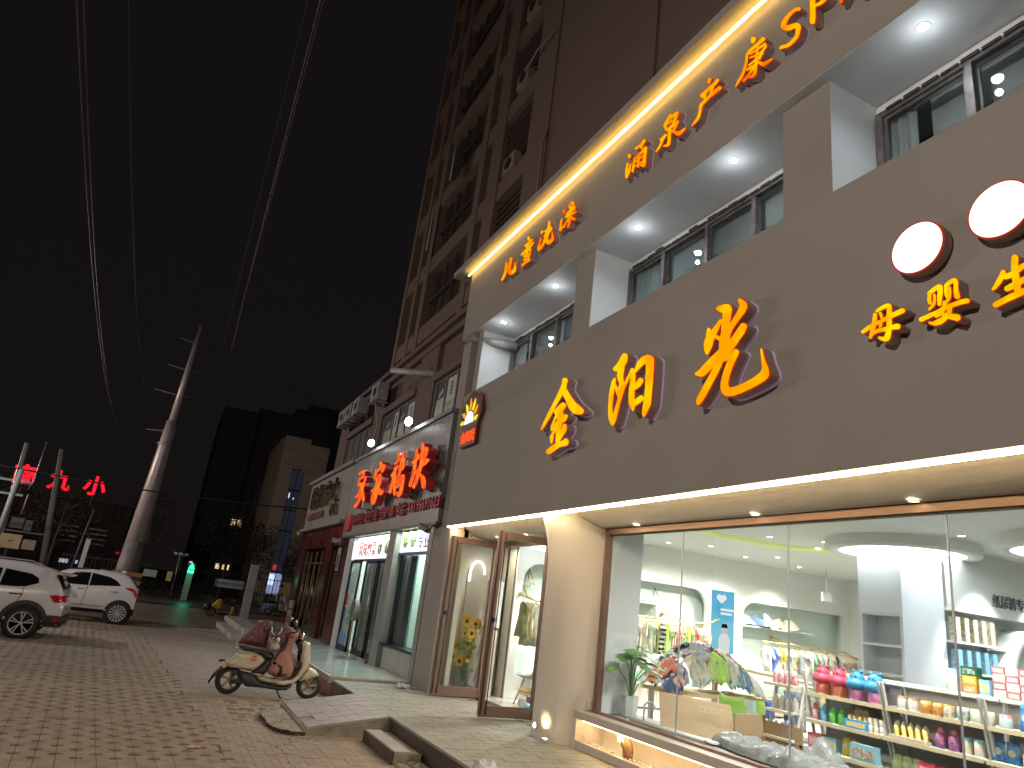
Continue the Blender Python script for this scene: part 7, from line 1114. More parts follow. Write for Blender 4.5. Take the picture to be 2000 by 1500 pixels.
m = MB(); m.tube([(2.43, SY - .24, .52), (2.42, SY - .25, .40), (2.34, SY - .24, .33), (2.26, SY - .2, .325)], .011, 6); m.tube([(2.40, SY - .18, 1.08), (2.41, SY - .2, .95), (2.39, SY - .2, .83), (2.30, SY - .18, .73), (2.25, SY - .2, .60)], .011, 6); m.tube([(2.42, SY - .2, 1.10), (2.52, SY - .2, 1.12), (2.61, SY - .16, 1.13)], .008, 6); m.tube([(2.45, SY - .22, 1.03), (2.52, SY - .22, 1.04), (2.56, SY - .2, 1.07), (2.57, SY - .2, 1.02)], .012, 6)
m.tube([(2.21, SY - .16, .40), (2.33, SY - .23, .36), (2.5, SY - .24, .40), (2.62, SY - .16, .45)], .009, 6); m.build('piping', blk, q2)
hl = thing('scooter_handlebars', 'white headlamp cowl and curved grip bar of a second scooter poking out between the quilts', 'scooter part', (2.25, SY + .05, .9))
m = MB(); m.puff(lamp_, spf(-.06), .13, .06, .03); m.build('cowl', P('grey_white_plastic', (.46, .46, .47), .35, var=.03), hl); m = MB(); m.lathe([(.062, 0), (.05, -.02), (.03, -.02)], (2.235, SY - .19, .955), 18, 0, 'y'); m.lathe([(.05, -.005), (0, -.005)], (2.235, SY - .195, .955), 18, 1, 'y'); m.build('lens', [chrome, P('headlight_lens', (.6, .6, .58), .1)], hl)
m = MB(); m.tube([(2.12, SY - .12, 1.165), (2.13, SY - .14, 1.08), (2.18, SY - .15, 1.035), (2.25, SY - .15, 1.045), (2.29, SY - .14, 1.10), (2.29, SY - .12, 1.18)], .013, 8); m.tube([(2.19, SY - .15, 1.04), (2.18, SY - .15, 1.09), (2.26, SY - .15, 1.09), (2.25, SY - .15, 1.04)], .008, 6); m.build('grip_bar', P('pale_alloy', (.5, .5, .5), .35), hl)
# ================================================================== FALLEN YELLOW BIKE, RIDER
yb = thing('shared_bike', 'yellow rental e-bike with black basket parked by the far kerb', 'bike', (3.2, 37.6, 0)); yel = P('mustard_yellow', (.50, .30, .04), .45, var=.05)
for x in (2.80, 3.78): m = MB(); m.lathe([(.17, -.03), (.23, -.03), (.23, .03), (.17, .03), (.17, -.03)], (x, 37.6, .24), 20, 0, 'y', cap=False); [m.tube([(x, 37.6, .24), (x + .18 * cos(a), 37.6, .24 + .18 * sin(a))], .012, 4) for a in [k * pi / 3 for k in range(6)]]; m.build('wheel', rubber, yb)
m = MB(); m.puff([(2.72, .48), (3.0, .84), (3.22, .86), (3.24, .5), (3.18, .32), (2.95, .40)], lambda u, v, w: (u, 37.6 + w, v), .10, .05, .06); m.puff([(3.1, .20), (3.62, .20), (3.72, .62), (3.80, .62), (3.86, .4), (3.76, .12), (3.1, .13)], lambda u, v, w: (u, 37.6 + w, v), .08, .04, .06); m.build('frame', yel, yb)
m = MB(); m.puff([(2.82, .90), (3.28, .86), (3.28, .96), (2.84, .99)], lambda u, v, w: (u, 37.6 + w, v), .09, .04, .06); m.puff([(2.45, .28), (2.72, .28), (2.76, .55), (2.55, .62), (2.42, .42)], lambda u, v, w: (u, 37.6 + w, v), .1, .04, .06); m.build('seat', black, yb); m = MB(); m.tube([(3.74, 37.6, .6), (3.64, 37.6, 1.05), (3.54, 37.6, 1.08)], .02, 6); m.tube([(3.6, 37.35, 1.06), (3.66, 37.6, 1.03), (3.6, 37.85, 1.06)], .016, 6); m.puff([(3.68, .72), (3.98, .72), (4.0, .9), (3.68, .9)], lambda u, v, w: (u, 37.6 + w, v), .13, .03, .06); m.build('handlebar_and_basket', black, yb)
# rider on a scooter: continuous skinned body
def skin_fig(name, pts, edges_, mat, parent, root=0):
    me = bpy.data.meshes.new(name); me.from_pydata([p_[:3] for p_ in pts], edges_, []); o = bpy.data.objects.new(name, me); COL.objects.link(o)
    md = o.modifiers.new('s', 'SKIN'); sv = me.skin_vertices[0].data
    for i, p_ in enumerate(pts): sv[i].radius = (p_[3], p_[3] if len(p_) < 5 else p_[4]); sv[i].use_root = (i == root)
    md.use_smooth_shade = True; sb_ = o.modifiers.new('b', 'SUBSURF'); sb_.levels = 1; sb_.render_levels = 1
    bpy.context.view_layer.update(); me2 = bpy.data.meshes.new_from_object(o.evaluated_get(bpy.context.evaluated_depsgraph_get())); COL.objects.unlink(o); bpy.data.objects.remove(o)
    me2.materials.clear(); [me2.materials.append(q) for q in (mat if isinstance(mat, list) else [mat])]; n = bpy.data.objects.new(name, me2); COL.objects.link(n); par(n, parent)
    return n
RX, RY = 7.12, 45.4
es_ = thing('electric_scooter', 'dark electric scooter being ridden to the right beyond the red shop', 'scooter', (RX, RY, 0))
m = MB(); [m.lathe([(.12, -.05), (.22, -.05), (.23, 0), (.22, .05), (.12, .05)], (RX + dx, RY, .23), 18, 0, 'y', cap=False) for dx in (-.6, .62)]; m.build('wheels', rubber, es_)
m = MB(); m.puff([(-.72, .55), (-.1, .70), (.0, .35), (.35, .28), (.50, .95), (.62, .95), (.72, .45), (.4, .18), (-.5, .22)], lambda u, v, w: (RX + u, RY + w, v), .14, .06, .08); m.build('body', P('slate_scooter_paint', (.12, .13, .16), .35, var=0), es_); m = MB(); m.tube([(RX + .5, RY - .3, 1.06), (RX + .56, RY, 1.04), (RX + .5, RY + .3, 1.06)], .02, 6); m.puff([(-.65, .70), (-.05, .72), (-.05, .80), (-.62, .82)], lambda u, v, w: (RX + u, RY + w, v), .13, .05, .08); m.build('seat_and_handlebar', black, es_)
pr = thing('person', 'person in a grey green jacket riding the scooter, hands on the bars', 'person', (RX, RY, .8))
pts = [(RX - .25, RY, .92, .15), (RX - .24, RY, 1.15, .15), (RX - .19, RY, 1.36, .17, .15), (RX - .15, RY, 1.50, .07), (RX - .12, RY, 1.60, .06), (RX - .09, RY, 1.70, .095),
       (RX - .17, RY - .19, 1.42, .07), (RX + .02, RY - .26, 1.18, .055), (RX + .32, RY - .28, 1.10, .045), (RX + .46, RY - .27, 1.09, .045),
       (RX - .17, RY + .19, 1.42, .07), (RX + .02, RY + .26, 1.18, .055), (RX + .32, RY + .28, 1.10, .045), (RX + .46, RY + .27, 1.09, .045),
       (RX - .18, RY - .12, .86, .11), (RX + .20, RY - .15, .80, .085), (RX + .20, RY - .15, .42, .06), (RX + .20, RY - .14, .30, .05), (RX + .34, RY - .14, .28, .045),
       (RX - .18, RY + .12, .86, .11), (RX + .20, RY + .15, .80, .085), (RX + .20, RY + .15, .42, .06), (RX + .20, RY + .14, .30, .05), (RX + .34, RY + .14, .28, .045)]
ed = [(0, 1), (1, 2), (2, 3), (3, 4), (4, 5), (2, 6), (6, 7), (7, 8), (8, 9), (2, 10), (10, 11), (11, 12), (12, 13), (0, 14), (14, 15), (15, 16), (16, 17), (17, 18), (0, 19), (19, 20), (20, 21), (21, 22), (22, 23)]
body = skin_fig('body', pts, ed, [P('grey_green_jacket', (.16, .16, .14), .8, var=.2, vs_=6), P('skin_tone', (.42, .27, .20), .6, var=0)], pr)
for pg in body.data.polygons:
    if pg.center.z > 1.57: pg.material_index = 1
m = MB(); m.ball((RX - .115, RY, 1.735), .118, 12, 0, (1, .95, .95)); m.ball((RX - .23, RY, 1.70), .05, 8); m.build('hair', P('dark_hair', (.012, .010, .009), .6, var=0), pr)
m = MB(); m.ball((RX + .0, RY, 1.68), .018, 6); m.ball((RX - .09, RY - .095, 1.68), .022, 6, 0, (1, .4, 1.3)); m.build('nose_and_ear', MC['skin_tone'], pr)
m = MB(); m.ball((RX - .005, RY - .035, 1.715), .012, 6); m.ball((RX - .005, RY + .035, 1.715), .012, 6); m.build('eyes', black, pr)
for sd in (-1, 1):
    m = MB()
    for k in range(4): m.tube([(RX + .46, RY + sd * (.25 + .022 * k), 1.10), (RX + .51, RY + sd * (.25 + .022 * k), 1.095), (RX + .525, RY + sd * (.25 + .022 * k), 1.06), (RX + .50, RY + sd * (.25 + .022 * k), 1.04)], [.012, .011, .01, .008], 6)
    m.tube([(RX + .45, RY + sd * .24, 1.08), (RX + .48, RY + sd * .225, 1.05)], [.013, .01], 6); m.build('fingers', MC['skin_tone'], pr)
q3 = thing('riding_quilt', 'pink riding quilt hanging in front of the moving rider', 'quilt', (RX + .4, RY, .8)); m = MB(); m.puff([(.02, 1.24), (.30, 1.22), (.62, 1.05), (.60, .9), (.56, .34), (.34, .30), (.26, .7), (.10, .98)], lambda u, v, w: (RX + u, RY - .30 + w, v), .07, .08, .06, 0, True, .05); m.build('quilt_body', P('pale_pink_quilt', (.45, .27, .25), .8, var=.1), q3)
# ================================================================== STREET LAMPS BEHIND AND BESIDE THE CAMERA (light the parking area)
def street_lamp(x, y, h, e, label, col=(1, .82, .66)):
    t = thing('street_lamp', label, 'street lamp', (x, y, 0)); m = MB(); m.tube([(x, y, 0), (x, y, h - .3), (x + .5, y, h), (x + 1.3, y, h + .1)], [.11, .07, .05, .04], 10); m.build('pole', pgm, t)
    m = MB(); m.box(x + 1.1, x + 1.75, y - .14, y + .14, h + .03, h + .13); m.build('lamp_head', steel, t, bevel=.02); m = MB(); m.box(x + 1.15, x + 1.7, y - .11, y + .11, h + .015, h + .03); m.build('lens', E('street_lamp_lens', (1, .85, .7), 25), t)
    lamp('POINT', (x + 1.42, y, h - .12), e, col, size=.14, name='street_lamp_light')
street_lamp(-8.5, 1.5, 8.0, 2650, 'tall street lamp behind the photographer on the car park side', (1, .85, .74))
street_lamp(-10, 24, 8.0, 1300, 'tall street lamp on the car park side beyond the left picture edge', (1, .90, .88))
street_lamp(-16, 44, 8.5, 4800, 'far street lamp across the street beyond the left picture edge', (1, .78, .66))  # third lamp, added out of view to brighten the far street
# ================================================================== SHOP GOODS
brassy = brass
def hanger_rail(pts, label, legs, name='clothes_rail'):
    t = thing(name, label, 'clothes rail', pts[0]); m = MB(); m.tube(pts, .018, 8); m.build('rail', brass, t)
    for a, b in legs: m = MB(); m.tube([a, b], .014, 6); m.lathe([(.045, -.01), (.045, .01)], b, 12, 0, 'y'); m.build('wall_arm', brass, t)
    return t
hanger_rail([(7.15, 12.75, 2.22), (8.4, 12.72, 2.18), (10.6, 12.70, 2.18), (11.2, 12.66, 2.20), (11.5, 12.6, 2.34)], 'brass clothes rail in the large left wall niche', [((8.0, 12.73, 2.2), (8.0, 13.5, 2.3)), ((10.6, 12.7, 2.18), (10.6, 13.5, 2.3))])
hanger_rail([(6.35, 12.3, 2.42), (6.50, 12.42, 2.26), (6.75, 12.5, 2.2), (7.12, 12.6, 2.2)], 'short curved brass rail seen through the open door', [((6.62, 12.47, 2.22), (6.72, 13.15, 2.3))])
hanger_rail([(12.9, 12.7, 1.98), (14.4, 12.7, 1.98), (15.6, 12.68, 1.96), (16.1, 12.6, 1.8)], 'brass clothes rail in the far right wall niche', [((14, 12.7, 1.98), (14, 13.5, 2.1))])
for x0 in (8.3, 9.6):
    pass
for (x0, x1, lab) in ((8.75, 10.45, 'white wall shelf with baby shoes on brass brackets above the left rail'), (6.95, 7.08, 'end of a small white wall shelf above the curved rail')):
    t = thing('wall_shelf', lab, 'shelf', (x0, 13.3, 2.5)); B('board', white, (x0, x1, 13.15, 13.53, 2.48, 2.505), parent=t)
    for x in (x0 + .1, x1 - .1): m = MB(); m.tube([(x, 13.2, 2.5), (x, 13.5, 2.86), (x, 13.5, 2.5)], .012, 6); m.build('bracket', brass, t)
shw = P('white_shoe', (.68, .62, .58), .6, var=.1); shg = P('grey_shoe', (.40, .42, .45), .6, var=.1)
for k in range(6):
    m = MB(); x = 9.05 + k * .2; m.puff([(0, 0), (.15, 0), (.16, .04), (.08, .06), (.05, .11), (0, .11)], lambda u, v, w: (x + u, 13.25 + w, 2.507 + v), .045, .03, .03); tag(m.build('baby_shoe', shw if k < 3 else shg), f'{"white" if k < 3 else "grey"} baby shoe on the brass bracket shelf, {["leftmost", "second", "third", "fourth", "fifth", "rightmost"][k]} of six', 'shoe')
# garments
def garment_mesh(kind, L_, mat, w=.34, th=.055, seed=0):
    """hangs in the plane across the rail (v across = y), centred under the origin at rail height"""
    m = MB(); rr = random.Random(seed); hw = w / 2
    if kind == 'dress': poly = [(-.06, -.06), (.06, -.06), (.10, -.13), (.09, -.3), (hw * 1.1, -L_), (-hw * 1.1, -L_), (-.09, -.3), (-.10, -.13)]
    elif kind == 'shirt': poly = [(-.05, -.06), (.05, -.06), (hw * .75, -.10), (hw * 1.25, -.30), (hw * .95, -.34), (hw * .62, -.22), (hw * .66, -L_), (-hw * .66, -L_), (-hw * .62, -.22), (-hw * .95, -.34), (-hw * 1.25, -.30), (-hw * .75, -.10)]
    else: poly = [(-hw * .55, -.06), (hw * .55, -.06), (hw * .65, -L_), (.02, -L_), (0, -.28), (-.02, -L_), (-hw * .65, -L_)]
    tw_ = rr.uniform(-.5, .5)
    def fn(u, v, q):
        q2 = q + .014 * sin(u * 30 + v * 6 + seed) * min(1, -v * 4); c, s_ = cos(tw_), sin(tw_); return (q2 * c - u * s_ * .6 + u * 0, u * c + q2 * s_, v)
    m.puff(poly, fn, th / 2, .05, .055, 0, True, .02, seed); return m.build('garment', mat)
gcol = {'navy denim': (.05, .08, .18), 'mid blue denim': (.10, .16, .28), 'white': (.50, .50, .48), 'cream': (.48, .43, .34), 'beige': (.50, .40, .30), 'pale pink': (.62, .38, .36), 'black and white striped': (.30, .30, .30), 'lime green': (.32, .48, .10), 'olive green': (.18, .22, .08), 'sage green': (.36, .45, .33), 'lilac': (.36, .28, .48), 'grey': (.30, .31, .33), 'bright yellow': (.70, .55, .05), 'royal blue': (.04, .12, .50), 'rust red': (.38, .10, .06), 'pale yellow': (.66, .60, .32), 'black': (.03, .03, .035), 'mint green': (.40, .58, .50)}
def gmat(c):
    if c == 'black and white striped':
        if 'cloth_striped' in MC: return MC['cloth_striped']
        m = P('cloth_striped', (.6, .6, .58), .85, var=0); n = m.node_tree.nodes; L = m.node_tree.links; g = n.new('ShaderNodeNewGeometry'); w = n.new('ShaderNodeTexWave'); w.bands_direction = 'Z'; w.inputs['Scale'].default_value = 3.2; L.new(g.outputs['Position'], w.inputs[0])
        r = n.new('ShaderNodeValToRGB'); r.color_ramp.interpolation = 'CONSTANT'; r.color_ramp.elements[0].color = (.02, .02, .02, 1); r.color_ramp.elements[1].position = .5; r.color_ramp.elements[1].color = (.62, .62, .6, 1); L.new(w.outputs[0], r.inputs[0]); L.new(r.outputs[0], n['Principled BSDF'].inputs['Base Color']); return m
    return P('cloth_' + c.replace(' ', '_'), gcol[c], .85, var=.12, vs_=12, bump=.2, bs=40)
hang = P('wood_hanger', (.55, .38, .18), .5, var=.05)
gm_cache = {}
def hang_garment(x, y, z, kind, L_, c, label, group):
    key = (kind, round(L_, 1), c)
    t = thing('garment', label, {'dress': 'dress', 'shirt': 'shirt', 'trousers': 'trousers'}[kind], (x, y, z), group)
    if key not in gm_cache: o = garment_mesh(kind, L_, gmat(c), seed=len(gm_cache) + 1); gm_cache[key] = o.data
    else: o = bpy.data.objects.new('garment', gm_cache[key]); COL.objects.link(o)
    o.name = 'cloth'; o.parent = t
    if 'hg' not in gm_cache:
        m = MB(); m.tube([(0, -.12, -.10), (0, 0, -.05), (0, .12, -.10)], .008, 5); m.tube([(0, 0, -.05), (0, 0, -.01), (0, .02, .015), (0, 0, .03)], .004, 4); h = m.build('hanger', hang); gm_cache['hg'] = h.data
    else: h = bpy.data.objects.new('hanger', gm_cache['hg']); COL.objects.link(h)
    h.parent = t; t.rotation_euler = (0, 0, RND.uniform(-.35, .35)); return t
seq1 = ['navy denim', 'mid blue denim', 'navy denim', 'mid blue denim', 'cream', 'white', 'cream', 'white', 'beige', 'white', 'cream', 'sage green', 'beige', 'olive green', 'black and white striped', 'black and white striped', 'lime green', 'sage green', 'beige', 'pale pink', 'pale pink', 'lime green', 'grey', 'lime green', 'lilac', 'rust red', 'beige', 'cream', 'pale pink', 'beige']
seen = {}
def ordw(k): return ['first', 'second', 'third', 'fourth', 'fifth', 'sixth', 'seventh', 'eighth', 'ninth', 'tenth', 'eleventh', 'twelfth', 'thirteenth', 'fourteenth', 'fifteenth', 'sixteenth'][k]
def run(seq, x0, x1, y, zf, kinds, place, grp):
    cnt = {}
    for k, c in enumerate(seq):
        x = x0 + (x1 - x0) * k / (len(seq) - 1); kd, L_ = kinds(k, c); n_ = cnt.get(c, 0); cnt[c] = n_ + 1
        tot = seq.count(c); nm = {'dress': 'dress', 'shirt': 'top', 'trousers': 'trousers'}[kd]
        lab = (f"{ordw(n_)} {c} {nm} from the left" if tot > 1 else f"only {c} {nm}") + f" on {place}"
        hang_garment(x, y, zf(x) - .03, kd, L_, c, lab, grp)
run(seq1, 8.72, 11.2, 12.71, lambda x: 2.19, lambda k, c: ('dress', .95) if k in (0, 1, 2, 3, 9, 10) else (('shirt', .7) if k % 3 else ('shirt', .6)), 'the left wall rail', 'clothes on the left wall rail')
seq2 = ['white', 'white', 'royal blue', 'white', 'bright yellow', 'sage green', 'cream', 'white', 'pale yellow', 'beige', 'grey', 'white', 'pale pink', 'mint green', 'olive green', 'white', 'grey', 'white', 'black', 'cream', 'grey', 'black', 'white', 'pale pink', 'cream', 'cream', 'pale pink', 'white']
run(seq2, 12.95, 15.95, 12.69, lambda x: 1.97, lambda k, c: ('shirt', .6) if k % 4 else ('shirt', .5), 'the far wall rail', 'clothes on the far wall rail')
seq3 = ['olive green', 'cream', 'pale yellow', 'white', 'cream', 'beige', 'cream', 'white']
run(seq3, 6.48, 7.12, 12.5, lambda x: 2.24, lambda k, c: ('dress', .85) if k % 2 else ('dress', .7), 'the curved door rail', 'dresses on the curved rail by the door')
for k, c in enumerate(('mid blue denim', 'grey', 'olive green', 'lime green')):
    for q in range(2): hang_garment(11.0 + k * .26 + q * .12 + (.9 if k > 1 else 0), 10.2, 1.22, 'trousers' if k < 2 else 'shirt', .75, c, f"{c} {'trousers' if k < 2 else 'top'} on the low wooden rail, {'left' if q == 0 else 'right'} of its pair", 'clothes on the low wooden rail')
t = thing('clothes_rail', 'low wooden clothes rail on posts in the middle of the shop', 'clothes rail', (11, 10.2, .33)); wood = P('pale_beech', (.60, .44, .26), .5, var=.08, vs_=3, stretch=(6, 6, 1))
for x in (9.2, 11.9, 12.9): B('post', wood, (x, x + .07, 10.16, 10.24, .33, 1.45), parent=t)
m = MB(); m.tube([(9.2, 10.2, 1.50), (13.0, 10.2, 1.22)], .03, 8); m.build('bar', wood, t)
# light box poster on the wall between the niches
t = thing('poster', 'tall blue lit poster of a child with a white heart, between the two wall niches', 'poster', (12.0, 13.1, 2.0)); B('light_panel', Egrad('poster_blue', (.12, .52, .85), (.30, .75, .95), 1.2, .9), (11.78, 12.42, 13.12, 13.18, 1.62, 3.0), parent=t)
cshape('heart', [[(0, -.12)] + arc(.07, .02, .075, -.5, 2.6, 8) + arc(-.07, .02, .075, .5, 3.6, 8)], '-y', (12.02, 13.115, 2.82), .008, E('poster_white', (1, 1, 1), 1), t)
for z, w in ((2.55, .40), (2.46, .34)): B('text_bar', E('poster_white', (1, 1, 1), 1), (12.0, 12.0 + w, 13.11, 13.118, z, z + .05), parent=t)
m = MB(); m.lathe([(.10, 0), (0, .0)], (12.12, 13.112, 2.14), 16, 0, 'y'); m.prism([(-.16, -.42), (.16, -.42), (.17, -.12), (.08, 0), (-.08, 0), (-.17, -.12)], lambda u, v, w: (12.12 + u, 13.112 + w, 2.05 + v), 0, .005, 1); m.prism([(-.1, .03), (.1, .03), (.07, .12), (-.07, .12)], lambda u, v, w: (12.12 + u, 13.108 + w, 2.14 + v), 0, .003, 2); m.build('child_picture', [E('poster_skin', (.9, .66, .52), .9), E('poster_shirt', (.9, .9, .92), .95), E('poster_hair', (.02, .02, .02), .5)], t)
# folded pile on the shelf in the far niche
B('niche_board', shopwhite, (12.8, 15.2, 13.2, 13.55, 2.28, 2.31)); 
def crumple(c, r, h, mat, name, label, cat, seed, squash=.5, parent=None):
    m = MB(); rr = random.Random(seed); nn = 9; vs_ = []; fs = []
    a0 = rr.uniform(0, 6.28)
    for i in range(nn + 1):
        for j in range(16):
            a = 2 * pi * j / 16; q = i / nn; R_ = r * (1 + .35 * noise.noise(Vector((cos(a) * 1.5 + seed, sin(a) * 1.5, seed))))
            u, v = R_ * q * cos(a), R_ * q * squash * sin(a); uu = u * cos(a0) - v * sin(a0); vv = u * sin(a0) + v * cos(a0)
            z = h * (1 - q ** 2.2) + .05 * noise.noise(Vector((uu * 9 + seed, vv * 9, 0))) + .03 * noise.noise(Vector((uu * 24, vv * 24, seed))); vs_.append((c[0] + uu, c[1] + vv, c[2] + z))
    for i in range(nn):
        for j in range(16): k = (j + 1) % 16; fs.append((i * 16 + j, i * 16 + k, (i + 1) * 16 + k, (i + 1) * 16 + j))
    m.add(vs_, fs, 0, True); return tag(m.build(name, mat), label, cat) if parent is None else m.build(name, mat, parent)
for k, (x, c) in enumerate(((12.95, 'white'), (13.3, 'mid blue denim'), (13.65, 'mint green'), (14.05, 'beige'), (14.4, 'cream'))): crumple((x, 13.35, 2.31 + .02), .32, .22 + .08 * (k == 2), gmat(c), 'clothing_bundle', f'{c} bundle of clothes on the shelf above the far rail', 'clothes', 40 + k, .5)
# display table with a heap of clothes
t = thing('display_table', 'long wooden display table under the heap of clothes', 'table', (8.7, 9.9, .33)); B('table_top', wood, (7.75, 9.9, 9.45, 10.35, 1.0, 1.06), parent=t)
for x in (7.9, 9.7):
    for y in (9.55, 10.25): B('leg', P('grey_table_leg', (.45, .46, .46), .4, .4, var=0), (x, x + .07, y, y + .07, .33, 1.0), parent=t)
heap = ['pale pink', 'navy denim', 'white', 'sage green', 'cream', 'grey', 'mid blue denim', 'beige', 'white', 'mint green', 'black', 'cream', 'lilac', 'white', 'olive green', 'grey', 'pale pink', 'navy denim', 'grey', 'mint green', 'white', 'black and white striped', 'lime green', 'white', 'beige', 'white', 'navy denim', 'cream', 'sage green', 'grey', 'rust red', 'white']
def mound(x, y): return max(0., .66 * (1 - ((x - 8.62) / 1.08) ** 2) * max(0, 1 - ((y - 9.88) / .62) ** 2 * .9)) ** .9 if abs(x - 8.62) < 1.08 else 0.
def patch_cloth(c, r, lift, mat, label, seed):
    m = MB(); rr = random.Random(seed); n_ = 13; a0 = rr.uniform(0, 6.28); vs_ = []; asp = rr.uniform(.55, 1.)
    for i in range(n_):
        for j in range(n_):
            u, v = (-1 + 2 * i / (n_ - 1)) * r, (-1 + 2 * j / (n_ - 1)) * r * asp
            w1 = 1 + .35 * noise.noise(Vector((u * 7 + seed, v * 7, 1))); u *= w1; v *= w1
            x = c[0] + u * cos(a0) - v * sin(a0); y = c[1] + u * sin(a0) + v * cos(a0); y = max(y, 9.36 + .03 * noise.noise(Vector((x * 9, seed, 0))))
            z = 1.06 + mound(x, y) + lift + .055 * noise.noise(Vector((u * 13 + seed * 2, v * 13, seed))) + .03 * noise.noise(Vector((u * 30, v * 30 + seed, 0)))
            if y < 9.46: z -= (9.46 - y) * 1.6 * rr.uniform(.7, 1.1)
            vs_.append((x, y, z))
    m.add(vs_, [(i * n_ + j, i * n_ + j + 1, (i + 1) * n_ + j + 1, (i + 1) * n_ + j) for i in range(n_ - 1) for j in range(n_ - 1)], 0, True); return tag(m.build('piece_of_clothing', mat), label, 'clothes')
cn = {}
for k, c in enumerate(heap * 2):
    X_ = 8.62 + RND.uniform(-.98, .98); Y_ = 9.42 + RND.random() ** 1.6 * .8
    cn[c] = cn.get(c, 0) + 1; side_ = 'left' if X_ < 8.3 else ('right' if X_ > 8.95 else 'middle')
    patch_cloth((X_, Y_), RND.uniform(.11, .2), .01 + .0012 * k, gmat(c), f"{ordw(cn[c] - 1)} {c} piece at the {side_} of the clothes heap", 70 + k)
for k, (x, c) in enumerate(((7.75, 'rust red'), (7.95, 'pale yellow'), (9.3, 'mint green'), (9.5, 'lime green'), (9.7, 'royal blue'), (9.15, 'white'))):
    m = MB(); m.puff([(-.1, 0), (.1, 0), (.12, -.25), (.04, -.32), (-.09, -.24)], lambda u, v, w: (x + u, 9.40 + w, 1.03 + v), .05, .04, .05, 0, True, .04, k); tag(m.build('piece_of_clothing', gmat(c)), f'{c} garment hanging down off the front table edge', 'clothes')
# chairs
def shell_chair(x, y, z0, rz, label, shellm, legm, s=1., slots=False):
    t = thing('chair', label, 'chair', (x, y, z0)); R = Matrix.Rotation(rz, 3, 'Z')
    def tr(p_): q = R @ (Vector(p_) * s); return (x + q.x, y + q.y, z0 + q.z)
    nu, nv = 10, 14; vs_ = []
    prof = [(-.22, .46), (-.12, .44), (0, .435), (.12, .44), (.19, .47), (.235, .56), (.26, .70), (.275, .84)]
    def pr(v): f = v * (len(prof) - 1); i = min(int(f), len(prof) - 2); f -= i; a, b = prof[i], prof[i + 1]; return (a[0] + (b[0] - a[0]) * f, a[1] + (b[1] - a[1]) * f)
    for j in range(nv + 1):
        v = j / nv; yy_, zz_ = pr(v); w = .23 * (1 - .22 * max(0, v - .72) / .28) * (1 - .12 * max(0, .15 - v) / .15)
        for i in range(nu + 1):
            u = -1 + 2 * i / nu; vs_.append(tr((u * w, yy_ - (.05 * u * u if v > .5 else 0), zz_ + .07 * abs(u) ** 3 * (1 - abs(v - .45)))))
    m = MB(); m.add(vs_, [(j * (nu + 1) + i, j * (nu + 1) + i + 1, (j + 1) * (nu + 1) + i + 1, (j + 1) * (nu + 1) + i) for j in range(nv) for i in range(nu)], 0, True); o = m.build('shell', shellm, t); sm_ = o.modifiers.new('s', 'SOLIDIFY'); sm_.thickness = .012
    for a, b in ((-1, -1), (1, -1), (-1, 1), (1, 1)): m = MB(); m.tube([tr((a * .12, b * .10, .43)), tr((a * .22, b * .21, 0))], [.022 * s, .013 * s], 8); m.build('leg', legm, t)
    if slots:
        for a in (-.05, 0, .05): m = MB(); m.ball(tr((a, .262, .74)), .014 * s, 8); m.build('back_dot', E('chair_dot', (1, 1, 1), .9), t)
    return t
shell_chair(6.78, 12.35, .33, radians(200), 'white plastic shell chair with wooden legs seen through the open door', P('white_shell', (.33, .37, .39), .35, var=0), wood, 1.06, True)  # shading put into the shell colour so it shows against the bright wall
gch = P('green_plastic_chair', (.28, .48, .10), .4, var=0); gch2 = P('pale_green_plastic_chair', (.48, .62, .42), .4, var=0)
shell_chair(8.35, 8.75, .33, radians(120), 'bright green child size plastic chair turned sideways in front of the table', gch, gch, .95); shell_chair(7.35, 8.9, .33, radians(180), 'pale green child size plastic chair with its back to the window', gch2, gch2, .85)
t = thing('cane', 'white plastic hook handle standing on the window platform', 'handle', (6.25, 8.15, .78)); m = MB(); m.tube([(6.22, 8.2, .78), (6.22, 8.2, .98), (6.25, 8.16, 1.03), (6.30, 8.10, 1.02), (6.32, 8.08, .95)], .014, 6); m.build('hook', white, t)
# white cabinet and red box by the door
tag(B('display_cabinet', cab, (6.16, 6.36, 13.25, 13.6, .33, 1.55), parent=None, bevel=.005), 'white display cabinet just inside the open door', 'cabinet'); tag(B('display_cabinet', shopwhite, (6.16, 6.4, 13.3, 13.6, 1.6, 2.5), parent=None), 'upper wall cabinet above the white display cabinet', 'cabinet')
tag(B('toy_box', P('magenta_carton', (.42, .10, .30), .5, var=.2, vs_=10), (6.62, 6.95, 12.0, 12.25, .33, .50), parent=None, bevel=.004), 'magenta carton on the floor under the white chair', 'box')
m = MB()
for k in range(26): a = RND.uniform(-.35, .35); m.tube([(6.95 + RND.uniform(-.1, .1), 12.1 + RND.uniform(-.1, .1), .52), (6.65 + a, 12.1 + RND.uniform(-.12, .12), .60 + RND.uniform(-.04, .05)), (6.42 + a * .4, 12.1 + RND.uniform(-.15, .15), .62 + RND.uniform(-.1, .08))], .009, 4)
tag(m.build('dried_grass', P('straw', (.55, .42, .22), .8, var=.15)), 'bunch of dried straw lying on the magenta carton', 'plant'); m = MB(); m.lathe([(.07, -.02), (.07, .02)], (6.40, 12.0, .42), 14, 0, 'y'); tag(m.build('silver_disc', steel), 'small silver wheel shaped toy beside the magenta carton', 'toy')
m = MB(); m.puff([(0, 0), (.2, 0), (.22, .06), (.05, .09)], lambda u, v, w: (6.45 + u, 12.05 + w, .34 + v), .06); tag(m.build('blue_bag', P('cyan_bag', (.2, .55, .65), .5, var=.1)), 'small cyan bag between the toy wheel and the magenta carton', 'bag')
